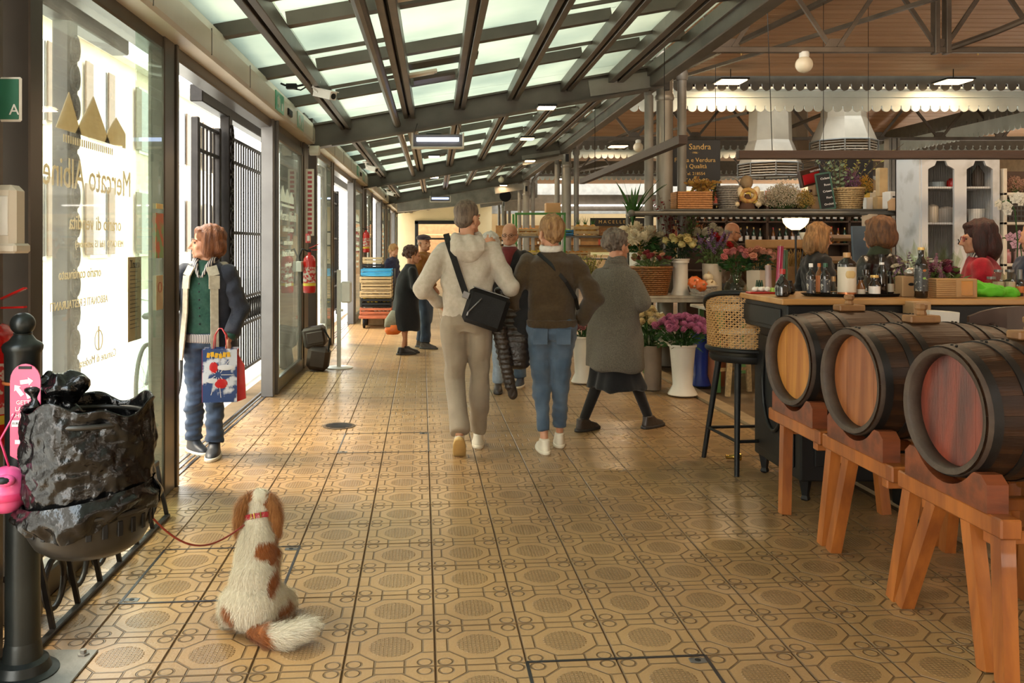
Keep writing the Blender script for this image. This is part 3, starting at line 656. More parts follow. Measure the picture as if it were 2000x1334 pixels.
def trestle(yc, lab, legs, x0=1.975, x1=2.47, zt=.555):
    t = T('cask_stand', lab, 'stand', ((x0+x1)/2, yc, 0)); dx = (x1-x0)/2; h = .365
    for s in (-1, 1):
        x = s*dx
        r = MB().bbox((x, 0, zt-.035), (.075, .68, .070), .006).build('rail', WOODO, t)
        pts = [(-.27, 0), (.27, 0), (.27, .09), (.235, .125), (.20, .125)]+[(math.sin(a)*.255, .318-math.cos(a)*.272) for a in [R(44)-R(88)*j/12 for j in range(13)]]+[(-.20, .125), (-.235, .125), (-.27, .09)]
        # cradle as quads: arc strip over a base line
        m = MB(); arc = [(-.27, .10), (-.235, .128), (-.195, .128)]+[(math.sin(a)*.255, .313-math.cos(a)*.272) for a in [R(-44)+R(88)*j/12 for j in range(13)]]+[(.195, .128), (.235, .128), (.27, .10)]
        for (a, b), (c, d) in zip(arc[:-1], arc[1:]):
            if c-a > .0005: m.poly([(a, 0), (c, 0), (c, d), (a, b)], x-.042, x+.034, 'X')
        m.v = [(p[0], p[1], p[2]+zt) for p in m.v]; m.build('cradle', WOODD, t)
        for nm, ya, yb in legs:
            if len(legs) < 4 and ya < 0 and s < 0: continue
            MB().bar((x-(.005 if nm == 'brace_leg' else 0), ya, zt-.065), (x+.03*s, yb, 0), .058, .052, (1, 0, 0)).build(nm, WOODO, t)
    for e in (-.2, .2): MB().bbox((0, e, zt-.10), (2*dx, .05, .05), .005).build('cross_beam', WOODO, t)
for i, (yc, lab, sl) in enumerate(((4.79, 'cask with golden oak head, farthest of the three', 'orange trestle stand under the farthest cask with golden head'), (4.08, 'middle cask with plain brown oak head on trestle stand', 'orange trestle stand under the middle cask'), (3.36, 'cask with red stained head, closest to the camera', 'orange trestle stand under the cask with red stained head'))):
    cask((1.915+(.02 if i == 2 else 0), yc, .868), R((7, 6, 5)[i]), i, lab)
    trestle(yc, sl, ((('leg', .17, .12), ('leg', -.29, -.33)), (('leg', .29, .33), ('brace_leg', .10, .23), ('leg', -.29, -.31)), (('leg', .29, .37), ('brace_leg', .10, .30), ('leg', -.29, -.36), ('brace_leg', -.12, -.26)))[i])
# ------------------------------------------------------------------ bar counter
CBL = mat('black painted cabinet wood', (.010, .010, .0105), .45, var=.1, bump=.05, spec=.3)
CTOP = mat('honey wood top', (.50, .27, .09), .35, vs=4, st=(.4, 3, 1), c2=(.38, .18, .05), coat=.3)
x0, x1, y0, y1 = 2.12, 4.3, 5.12, 5.86
t = T('bar_counter', 'black panelled bar counter with honey coloured wooden top', 'counter', (x0, y0, 0)); w_, d_ = x1-x0, y1-y0
MB().bbox((w_/2, d_/2, .55), (w_, d_, .86), .01).build('carcass', CBL, t)
MB().bbox((w_/2-.04, d_/2, 1.065), (w_+.10, d_+.06, .17), .008).build('upper_frieze', CBL, t)
MB().bbox((w_/2-.05, d_/2-.01, 1.168), (w_+.16, d_+.10, .035), .006).build('worktop', CTOP, t)
MB().bbox((-.095, d_/2, 1.065), (.012, d_-.10, .11), .004).build('drawer_front', CBL, t)
for z0, z1 in ((.18, .92),):
    MB().bbox((-.006, d_/2, (z0+z1)/2), (.012, d_-.16, z1-z0), .005).build('side_panel', CBL, t)
for j in range(4): MB().bbox((.30+j*.55, -.006, .55), (.44, .012, .68), .005).build('front_panel', CBL, t)
for x in (.05, w_-.05):
    for y in (.05, d_-.05):
        MB().lathe((x, y, 0), [(.022, 0), (.03, .01), (.022, .03), (.038, .12), (.045, .125)], 4).build('leg', CBL, t)
o = MB().tube([(-.02+.0, d_*.5+.17*math.sin(a), .62+.28*math.cos(a)) for a in [2*PI*j/24 for j in range(25)]], .012, 6, cap=False).build('oval_moulding', BLACKM, t, 2)
# ------------------------------------------------------------------ bar stool
CANE = mat('honey rattan cane', (.46, .26, .085), .55, vs=30, c2=(.36, .19, .055))
t = T('bar_stool', 'black bar stool with curved rattan cane back beside the counter', 'stool', (2.13, 6.02, 0))
sz = .76
MB().lathe((0, 0, sz-.05), [(.0001, 0), (.235, 0), (.25, .02), (.25, .045), (.225, .065), (.0001, .07)], 28).build('seat', BLACK, t, True)
ft = [(-.24, .19), (-.185, -.33), (.22, -.27), (.20, .24)]; tp = [(-.15, .13), (-.12, -.16), (.15, -.15), (.14, .15)]
for p, q in zip(ft, tp): MB().tube([(p[0], p[1], 0), (q[0], q[1], sz-.04)], [.016, .022], 12).build('leg', BLACK, t, True)
for i in range(4):
    p, q = [Vector((ft[j][0]*.72+tp[j][0]*.28, ft[j][1]*.72+tp[j][1]*.28, .215)) for j in (i, (i+1) % 4)]
    MB().tube([p, q], .011, 8).build('footrest_rung', BLACK, t, True)
A0, A1 = R(118), R(352); 
def bk(a, z, r=.262): return (math.cos(a)*r*(1+.12*(z-sz)), math.sin(a)*r*(1+.12*(z-sz)), z)
zt = lambda a: sz+.06+.36*max(0., math.sin(max(0, min(PI, (a-A0)/(A1-A0)*PI))))**.42
pts = [bk(A0+(A1-A0)*j/40, zt(A0+(A1-A0)*j/40)) for j in range(41)]
MB().tube(pts, .018, 10).build('back_rim', BLACK, t, 2)
MB().tube([bk(A0+(A1-A0)*j/40, sz+.035) for j in range(41)], .017, 10).build('back_rim', BLACK, t, 2)
m = MB()
for j in range(1, 60):
    a = A0+(A1-A0)*j/60; m.bar(bk(a, sz+.04, .258), bk(a, zt(a), .258), .005, .0025, (math.cos(a), math.sin(a), 0))
    if j < 59:
        b_ = A0+(A1-A0)*(j+1)/60; 
        for q in range(24):
            z = sz+.05+q*.0155
            if z < zt(a)-.005 and z < zt(b_)-.005: m.bar(bk(a, z, .261), bk(b_, z, .261), .0022, .005)
        for q in range(0, 24):
            z = sz+.05+q*.0155
            if j % 2 == q % 2 and z+.0155 < min(zt(a), zt(b_)): m.bar(bk(a, z, .2595), bk(b_, z+.0155, .2595), .002, .004)
m.build('cane_weave', CANE, t, kind='stuff')
t = T('brass_bottle_neck', 'small brass coloured foot peeping out beside the counter base', 'fitting', (2.06, 6.1, 0)); MB().lathe((0, 0, .03), [(.015, -.05), (.015, .0), (.028, .02), (.028, .05)], 12, 'X').build('foot', mat('brass', (.5, .33, .08), .25, .9), t, True)
# dark bentwood chair, back turned to us at the picture edge
CHW = mat('dark walnut chair', (.045, .018, .010), .35, vs=5, st=(3, 3, .5), coat=.3)
t = T('wooden_chair', 'dark walnut windsor chair with curved top rail behind the casks', 'chair', (2.98, 4.45, 0), R(-8))
MB().lathe((0, 0, .44), [(.0001, 0), (.21, 0), (.225, .02), (.20, .04), (.0001, .035)], 24).build('seat', CHW, t, True)
for p in ((-.2, -.2), (.2, -.2), (-.17, .2), (.17, .2)): MB().tube([(p[0]*1.1, p[1]*1.1, 0), (p[0]*.75, p[1]*.75, .45)], [.014, .02], 10).build('leg', CHW, t, True)
for p in (-.16, 0, .16): MB().tube([(p*.9, -.17, .46), (p*1.15, -.24, 1.10)], .011, 8).build('spindle', CHW, t, True)
for s in (-1, 1): MB().tube([(s*.18, -.16, .46), (s*.27, -.25, 1.12)], [.018, .014], 8).build('post', CHW, t, True)
m = MB()
for j in range(14):
    a, b = -1+j/7, -1+(j+1)/7; f0 = lambda u: (u*.36, -.27+.05*u*u); hh = lambda u: .075*(1-abs(u)**4*.75)
    (xa, ya), (xb, yb) = f0(a), f0(b); m.add([(xa, ya, 1.10-hh(a)*.3), (xb, yb, 1.10-hh(b)*.3), (xb, yb, 1.13+hh(b)), (xa, ya, 1.13+hh(a)), (xa, ya+.025, 1.10-hh(a)*.3), (xb, yb+.025, 1.10-hh(b)*.3), (xb, yb+.025, 1.13+hh(b)), (xa, ya+.025, 1.13+hh(a))], [(0, 1, 2, 3), (7, 6, 5, 4), (0, 4, 5, 1), (3, 2, 6, 7), (0, 3, 7, 4), (1, 5, 6, 2)])
m.build('top_rail', CHW, t)
g = T('folded_cloth', 'bright lime green cloth resting on the counter behind the walnut chair', 'cloth', (3.33, 5.32, 1.186))
mb = MB(); mb.ball((0, 0, .03), (.13, .09, .045), 16, 9); mb.ball((-.05, .02, .05), (.07, .06, .04), 12, 8); mb.ball((.10, 0, .02), (.09, .07, .035), 12, 8)
skin(mb, 'cloth', cloth('lime cloth', (.12, .55, .02)) if 0 else mat('lime cloth', (.12, .55, .02), .8, var=.1), g, .008, 3, folds=(.008, 60, (1, 1, 1)))

# ------------------------------------------------------------------ foreground left: bollard, litter bag, extinguisher, signs
BOL = mat('dark green grey bollard iron', (.022, .026, .024), .35, .4, var=.2, vs=5, bump=.08)
t = T('iron_bollard', 'dark cast iron bollard with ball finial in the left corner', 'bollard', (-1.44, 3.08, 0))
MB().lathe((0, 0, 0), [(.12, 0), (.12, .012), (.095, .02), (.085, .05), (.066, .06), (.062, .10), (.058, .12)], 28).build('base_collar', BOL, t, True)
MB().lathe((0, 0, 0), [(.058, .12), (.056, .55), (.058, .95), (.060, 1.12), (.066, 1.13), (.068, 1.145), (.062, 1.155), (.045, 1.165), (.030, 1.185), (.032, 1.19)], 28).build('shaft', BOL, t, True)
MB().ball((0, 0, 1.222), (.042, .042, .040), 24, 16).build('finial_ball', BOL, t, True)
MB().bbox((.02, 0, .004), (.36, .34, .008), .003).build('base_plate', mat('galvanised plate', (.24, .22, .19), .5, .6, vs=9, bump=.2), t)
for p in ((-.12, -.13), (.16, -.13), (-.12, .13), (.16, .13)): MB().lathe((p[0]+.0, p[1], .008), [(.022, 0), (.022, .005), (.012, .006), (.012, .018), (.0001, .02)], 6).build('bolt', bpy.data.materials['galvanised plate'], t)
MB().tube([(.061*math.cos(a), .061*math.sin(a), 1.02) for a in [2*PI*j/20 for j in range(21)]], .006, 6, cap=False).build('orange_cord', mat('orange cord', (.38, .10, .02), .7), t, 2, label='orange cord tied around the shaft')
t = T('litter_bin', 'black wire basket bin lined with a black bag beside the bollard', 'bin', (-1.172, 2.99, .475))
BN = mat('black powder coat bin', (.030, .027, .022), .35, .3)
MB().lathe((0, 0, 0), [(.0001, .0), (.14, .0), (.175, .025), (.195, .06), (.206, .13), (.21, .15), (.204, .15), (.19, .08), (.0001, .02)], 40).build('bottom_bowl', BN, t, True)
for j in range(26):
    a = 2*PI*j/26; MB().bbox((.2055*math.cos(a), .2055*math.sin(a), .105), (.006, .018, .05), .002, rz=a).build('slot', BLACK, t)
MB().tube([(.21*math.cos(a), .21*math.sin(a), .15) for a in [2*PI*j/40 for j in range(41)]], .009, 8, cap=False).build('hoop', BN, t, 2)
MB().tube([(.19*math.cos(a), .19*math.sin(a), .44) for a in [2*PI*j/40 for j in range(41)]], .009, 8, cap=False).build('hoop', BN, t, 2)
MB().bar((-.19, .06, .12), (-.23, .08, .12), .03, .05).build('bracket', BN, t)
BAG = mat('glossy black bin liner', (.004, .004, .004), .23, var=.2, bump=.7, bs=30, bst=(1, 1, .8), spec=.45)
nt = BAG.node_tree
def sack(name, lab, c, r, h, seed, over=True):
    t = T(name, lab, 'bin bag', c); N, K = 150, 60; rg = np.random.RandomState(seed)
    th = np.arange(N)*2*PI/N; vs = []
    def nz(x, y, z):
        p = Vector((x*7+z*5+seed, y*7-z*2, z*4.5)); q = Vector((x*16-z*9, y*16+z*6, z*13))
        return -.030*(abs(mnoise.noise(p))-.2)-.016*(abs(mnoise.noise(q))-.2)-.008*(abs(mnoise.noise(q*2.1))-.2)
    kk = [(rg.randint(3, 26), rg.rand()*6.28, rg.uniform(-9, 9)) for _ in range(16)]
    prof = []
    for i in range(K+1):
        u = i/K
        if u < .72: s_ = u/.72; z = .02+(h-.02)*s_; rad = r*(.93+.10*math.sin(s_*2.2)-.04*s_)
        elif u < .78: s_ = (u-.72)/.06; z = h+.012*math.sin(s_*PI); rad = r*(1.0-.05*s_)
        else: s_ = (u-.78)/.22; z = h-.26*s_; rad = r*(.95-.06*s_)
        prof.append((rad, z, u))
    for rad, z, u in prof:
        d = np.zeros(N)
        for q, ph, sl in kk: w_ = np.sin(q*th+ph+sl*z*1.6+.8*np.sin(3*th+z*9+ph)); d += (np.abs(w_)-.6)*(1.1/(1+.08*q))
        amp = 1 if .08 < u < .70 else .5; rr = rad*(1+.04*np.sin(th*2+1.0))+d*.0022+amp*np.array([nz(math.cos(t_)*r, math.sin(t_)*r, z) for t_ in th])
        zz = z+(.018*np.sin(3*th+.5)+.012*np.sin(7*th+2))*min(1, max(0, (u-.45)*4))
        sag = .05*np.sin(th*1+3.6)*max(0, 1-u*2.2)
        for j in range(N): vs.append((rr[j]*math.cos(th[j]), rr[j]*math.sin(th[j]), float(zz[j]+sag[j])))
    fs = [(i*N+j, i*N+(j+1) % N, (i+1)*N+(j+1) % N, (i+1)*N+j) for i in range(K) for j in range(N)]
    m = MB(); m.add(vs, fs); m.build('liner', BAG, t, 2); return t
t = sack('bin_liner', 'black bin liner overhanging the round litter bin', (-1.172, 2.99, .57), .205, .385, 4)
# skirt that hangs low over the bowl, plus a tied tail on the bollard side
N = 120; th = [2*PI*j/N for j in range(N+1)]; vs = []
for i in range(13):
    u = i/12
    for a in th:
        w_ = .012*math.sin(9*a+u*3)+.008*math.sin(17*a-u*5+1)+.01*math.sin(5*a+2); rad = .215+.022*math.sin(u*PI)+w_*(.3+u)*.6-.02*abs(mnoise.noise(Vector((a*3, u*2.5, 1))))
        z = .10-(.09-.03*math.cos(a-.2)+.02*math.sin(3*a))*u+.04*math.cos(a)*(1-u); vs.append((rad*math.cos(a), rad*math.sin(a), z))
m = MB(); m.add(vs, [(i*(N+1)+j, i*(N+1)+j+1, (i+1)*(N+1)+j+1, (i+1)*(N+1)+j) for i in range(12) for j in range(N)]); m.build('liner_skirt', BAG, t, 2)
mb = MB(); mb.limb([(-.12, .08, .34), (-.15, .08, .43), (-.18, .05, .43), (-.21, .02, .34)], [.06, .05, .04, .03], 12); mb.ball((-.10, .05, .44), (.08, .08, .04), 12, 8)
skin(mb, 'liner_tail', BAG, t, .007, 2, folds=(.012, 60, (1, 1, 1)))
# recycling tag and pink gum capsule
PK = mat('pink printed plastic', (.62, .045, .14), .35, var=.03, coat=.3)
t = T('gum_recycling_sign', 'pink arched sign asking for chewing gum with recycling arrows', 'sign', (-1.395, 3.005, .735))
m = MB(); pts = [(-.052, .06), (-.052, .30)]+[(-.052*math.cos(a), .30+.058*math.sin(a)) for a in [PI*j/10 for j in range(1, 10)]]+[(.052, .30), (.052, .06), (.052, -.02), (.035, -.035), (-.052, .045)]
m.poly([(-.052, .045), (.052, -.01), (.052, .30)]+[(.052*math.cos(a), .30+.058*math.sin(a)) for a in [PI*j/10 for j in range(1, 10)]]+[(-.052, .30)], -.003, .003); m.build('board', PK, t)
fr = -.0045
MB().bbox((0, fr, .345), (.045, .002, .010), .0005).build('slot', BLACK, t)
for j in range(3):
    a = R(90+120*j); m = MB(); c = Vector((0, fr, .275)); p = c+Vector((math.cos(a+.62), 0, math.sin(a+.62)))*.024; q = c+Vector((math.cos(a-.62), 0, math.sin(a-.62)))*.024
    m.bar(p, q, .012, .0015, (0, 1, 0)) ; d = (q-p).normalized(); n_ = Vector((d.z, 0, -d.x)); m.add([q-n_*.012, q+n_*.012, q+d*.016, q-n_*.012+Vector((0, .001, 0)), q+n_*.012+Vector((0, .001, 0)), q+d*.016+Vector((0, .001, 0))], [(0, 1, 2), (5, 4, 3)])
    pass
WP2 = mat('white lettering', (.78, .75, .72), .5, var=0)
for j in range(3):
    a = R(90+120*j); m = MB(); c = Vector((0, fr, .275)); p = c+Vector((math.cos(a+.70), 0, math.sin(a+.70)))*.026; q = c+Vector((math.cos(a-.45), 0, math.sin(a-.45)))*.026
    m.bar(p, q, .0015, .014, (0, 0, 1)) if 0 else None
    d = (q-p).normalized(); n_ = Vector((d.z, 0, -d.x))
    m.add([p-n_*.007, p+n_*.007, q+n_*.007, q-n_*.007], [(0, 1, 2, 3)]); m.add([q-n_*.014, q+n_*.014, q+d*.016], [(0, 1, 2)]); m.build('recycling_arrow', WP2, t)
for z, s_, sz_ in ((.226, 'GETTA', .0195), (.204, 'LA TUA', .0195), (.182, 'CHEWING', .0195), (.128, 'GUM', .0195), (.092, 'gumdrop', .009)): text('lettering', s_, sz_, WP2 if z != .092 else mat('green print', (.1, .3, .05), .5), t, (0, fr-.0008, z), depth=.0004)
MB().bbox((0, fr+.0005, .155), (.092, .001, .022), .0003).build('white_strip', WP2, t); text('lettering', 'EUROCOMPANY', .0115, BLACK, t, (0, fr-.0012, .155), depth=.0003)
MB().bbox((0, fr+.0007, .092), (.07, .001, .014), .0003).build('white_strip', WP2, t)
m = MB(); m.tube([(.0+.014*math.cos(a), fr-.0005, .045+.014*math.sin(a)) for a in [2*PI*j/16 for j in range(17)]], .0012, 4, cap=False); m.cap((-.01, fr, .035), (.01, fr, .055), .0012, n=4); m.build('pictogram', WP2, t)
t = T('gum_capsule', 'round pink plastic capsule with an oval slot on the bollard', 'container', (-1.425, 2.93, .60))
PK2 = mat('glossy pink plastic', (.72, .10, .26), .22, coat=.5, var=.03)
MB().ball((0, 0, .085), (.075, .075, .078), 28, 18).build('shell', PK2, t, True); MB().lathe((0, 0, .072), [(.0755, -.012), (.0775, -.008), (.0775, .008), (.0755, .012)], 28, cap=False).build('band', mat('magenta band', (.62, .04, .14), .35), t, True)
MB().ball((.02, -.052, .128), (.036, .028, .020), 16, 8).build('slot_rim', PK2, t, True); MB().ball((.02, -.059, .131), (.029, .025, .014), 16, 8).build('slot', BLACK, t, True)
MB().tube([(.01, .0, .16), (-.02, .0, .25), (.03, .0, .34)], .004, 6).build('cord', PK, t, 2)
# fire extinguisher at the very edge
def extinguisher(loc, lab, k=1., rz=0):
    t = T('fire_extinguisher', lab, 'extinguisher', loc, rz)
    MB().lathe((0, 0, 0), [(.07*k, 0), (.078*k, .01*k), (.080*k, .03*k), (.080*k, .40*k), (.072*k, .44*k), (.045*k, .475*k), (.022*k, .485*k), (.022*k, .52*k)], 28).build('cylinder', REDP, t, True)
    MB().lathe((0, 0, .13*k), [(.0808*k, 0), (.0808*k, .20*k)], 28, cap=False).build('label', mat('extinguisher label', (.55, .45, .38), .5, vs=30, c2=(.45, .02, .02), thr=(.48, .52)) if 'extinguisher label' not in bpy.data.materials else bpy.data.materials['extinguisher label'], t, True)
    MB().lathe((0, 0, .09*k), [(.0812*k, 0), (.0812*k, .035*k)], 28, cap=False).build('yellow_band', YB_, t, True)
    MB().bbox((0, 0, .535*k), (.04*k, .05*k, .04*k), .005).build('valve', BLACKM, t)
    MB().bar((0, .0, .57*k), (.13*k, -.02, .625*k), .022*k, .008*k).build('handle', REDP, t); MB().bar((0, .0, .545*k), (.13*k, -.02, .55*k), .022*k, .008*k).build('handle', REDP, t)
    MB().tube([(-.02*k, 0, .53*k), (-.09*k, 0, .56*k), (-.13*k, .0, .46*k), (-.10*k, 0, .30*k), (-.095*k, 0, .12*k)], .012*k, 8).build('hose', BLACK, t, 2)
    return t
YB_ = mat('yellow band', (.70, .50, .04), .4)
extinguisher((-1.585, 3.18, .78), 'red fire extinguisher cut by the picture edge above the bollard', .9)
MB().bbox((0, 0, 0), (.02, .12, .3), .004).build('extinguisher_bracket', WHITE, None, label='white extinguisher bracket behind the pillar at picture edge', loc=(-1.70, 3.22, 1.17))
bpy.data.objects['extinguisher_bracket']['category'] = 'bracket'
t = T('emergency_sign', 'green emergency sign on the pillar above the hand dispenser', 'sign', (-1.565, 3.17, 2.02))
MB().bbox((0, 0, 0), (.16, .012, .16), .006).build('plate', WHITE, t); MB().bbox((0, -.008, 0), (.145, .004, .145), .002).build('green_panel', mat('emergency green', (.03, .17, .10), .4), t); text('lettering', 'A', .055, WP2, t, (.058, -.0125, -.04))
t = T('wall_dispenser', 'cream plastic dispenser box fixed to the pillar', 'dispenser', (-1.575, 3.15, 1.47))
MB().bbox((0, 0, .12), (.19, .10, .24), .02).build('housing', CREAM, t); MB().bbox((.0, -.052, .13), (.15, .006, .14), .01).build('front_cover', WHITE, t); MB().bbox((.0, 0, .015), (.21, .12, .035), .008).build('drip_tray', CREAM, t)
# low iron grille on the floor behind the bollard
t = T('iron_floor_grille', 'low dark iron grille with round openings behind the bollard', 'grille', (-1.47, 4.0, 0))
MB().bbox((.0, 0, .01), (.03, 1.7, .02), .004).build('rail', IRON, t); MB().bbox((-.06, 0, .30), (.03, 1.7, .025), .004).build('rail', IRON, t)
for j in range(7):
    yy = -.72+j*.24; MB().tube([(-.02+.0-.03, yy+.09*math.cos(a), .15+.10*math.sin(a)) for a in [2*PI*q/16 for q in range(17)]], .012, 6, cap=False).build('ring', IRON, t, 2)
for j in range(8): MB().bar((0, -.84+j*.24, 0), (-.06, -.84+j*.24, .3), .02, .015).build('upright', IRON, t)
# leash
t = T('dog_leash', 'thin red leather leash running from the bin to the spaniel', 'leash', (-.99, 3.45, 0))
p0, p1 = Vector((0.0, 0, .50)), Vector((.255, .1, .40)); ring = Vector((-.79+.99, 3.60-3.45, .385))
pts = [Vector((-.02, .02, .52)), Vector((.02, .02, .46)), Vector((.08, .03, .385)), Vector((.15, .05, .325)), Vector((.20, .06, .31)), Vector((.245, .07, .325)), Vector((.30, .09, .355))]
# ------------------------------------------------------------------ people
HAIRM = {}
def hairmat(name, c, c2):
    return mat(name, c, .5, var=.2, vs=9, st=(6, 6, 1.2), c2=c2, bump=.8, bs=60, bst=(3, 3, .4), spec=.4)
def cloth(name, c, c2=None, vs=30, bump=.25, bs=250, r=.85, sheen=.2, var=.1, st=(1, 1, 1), bst=(1, 1, 1)):
    return mat(name, c, r, var=var, vs=vs, c2=c2, bump=bump, bs=bs, sheen=sheen, spec=.25, st=st, bst=bst)
EYE_D = mat("dog eye", (.02, .01, .008), .1)
EYEM = mat('eye', (.05, .03, .02), .15, var=.0)
SK = {}
def head_mesh(hp, yaw=0, pitch=0, roll=0, vox=.0055, age=0, thin=1.):
    """head looking along +Y, at pivot hp (base of skull); returns mesh + transform"""
    Rm = Matrix.Rotation(yaw, 4, 'Z') @ Matrix.Rotation(pitch, 4, 'X') @ Matrix.Rotation(roll, 4, 'Y') @ Matrix.Scale(1.06, 4)
    m = MB(); m.X = Matrix.Translation(hp) @ Rm
    m.ball((0, -.012, .115), (.076*thin, .096, .088), 20, 14)
    m.ball((0, .028, .055), (.060*thin, .068, .078), 18, 12)
    m.ball((0, .040, .008), (.046*thin, .050, .036), 16, 10)
    m.ball((0, .074, -.014), (.019, .016, .014), 12, 8)
    for s in (-1, 1):
        m.ball((s*.036, .066, .045), (.022, .020, .020), 12, 8)         # cheeks
        m.cap((s*.012, .093, .092), (s*.045, .078, .094), .0085, .007, 8)    # brow
        m.ball((s*.011, .100, .035), (.0085, .009, .0075), 8, 6)         # nostril wings
        m.cap((s*.052, .0, .02), (s*.03, .06, -.005), .018, .016, 8)      # jaw line
        m.ball((s*.075*thin, -.004, .062), (.009, .019, .031), 10, 8); m.ball((s*.083*thin, -.012, .068), (.005, .017, .026), 10, 8)
    m.limb([(0, .092, .085), (0, .105, .060), (0, .117, .040)], [.008, .009, .0105], 10)   # nose
    m.cap((-.019, .089, .0145), (.019, .089, .0145), .0055, n=8); m.cap((-.016, .088, .0055), (.016, .088, .0055), .0065, n=8)  # lips
    m.X = Matrix.Translation(hp)
    nk = Rm @ Vector((0, -.01, .0)); m.tube([(nk.x, nk.y, .05), (nk.x*.5, -.012, -.03), (0, -.02, -.13)], [.052*thin, .052*thin, .062*thin], 16)
    me = remesh(m, vox, 3, fac=.4)
    return me, Matrix.Translation(hp) @ Rm
def fingers(wr, d, nrm, side, curl=.5, k=1., n=8):
    """palm + four fingers + thumb. d: hand direction, nrm: palm normal, side: +1 thumb on d x nrm side"""
    d = Vector(d).normalized(); nrm = Vector(nrm); nrm = (nrm-d*nrm.dot(d)).normalized(); lat = d.cross(nrm)*side; wr = Vector(wr)
    m = MB(); rot = Matrix((lat, d, nrm)).transposed()
    m.tube([wr-d*.03*k, wr, wr+d*.03*k, wr+d*.075*k, wr+d*.09*k], [.024*k, .024*k, .036*k, .040*k, .03*k], 14)
    mm = [Vector(v) for v in m.v]
    m.v = [tuple(wr+(v-wr)-nrm*((v-wr).dot(nrm))*.42) for v in mm]
    for i, (o, L_) in enumerate(((.029, .070), (.010, .078), (-.010, .073), (-.028, .058))):
        p = wr+d*.082*k+lat*o*k; a = curl*.8; pts = [p-d*.02]
        dd = d.copy(); 
        for j, fr in enumerate((.42, .32, .26)):
            dd = (Matrix.Rotation(-a*(1 if j else .7)*1.0, 3, lat*side) @ dd) if False else (dd*math.cos(a)+nrm*math.sin(a) if j == 0 else dd)
            if j: 
                ang = a*(j+1); dd = d*math.cos(ang)+nrm*math.sin(ang)
            p = p+dd*L_*fr*k; pts.append(p)
        m.tube([pts[0]]+[wr+d*.082*k+lat*o*k]+pts[1:], [.0095*k, .0095*k, .0088*k, .008*k, .0055*k], n)
        m.ball(pts[-1], .0065*k, n, 5)
    t0 = wr+d*.02*k+lat*.024*k; t1 = t0+(d*.6+lat*.55+nrm*.35).normalized()*.04*k; t2 = t1+(d*.85+lat*.15+nrm*.5*curl).normalized()*.03*k; t3 = t2+(d*.9-lat*.1+nrm*.7*curl).normalized()*.022*k
    m.tube([t0, t1, t2, t3], [.015*k, .012*k, .0105*k, .007*k], n); m.ball(t3, .0075*k, n, 5)
    return m.mesh('hand', SKINM, 2)
def lerp(a, b, t): return tuple(x+(y-x)*t for x, y in zip(a, b))
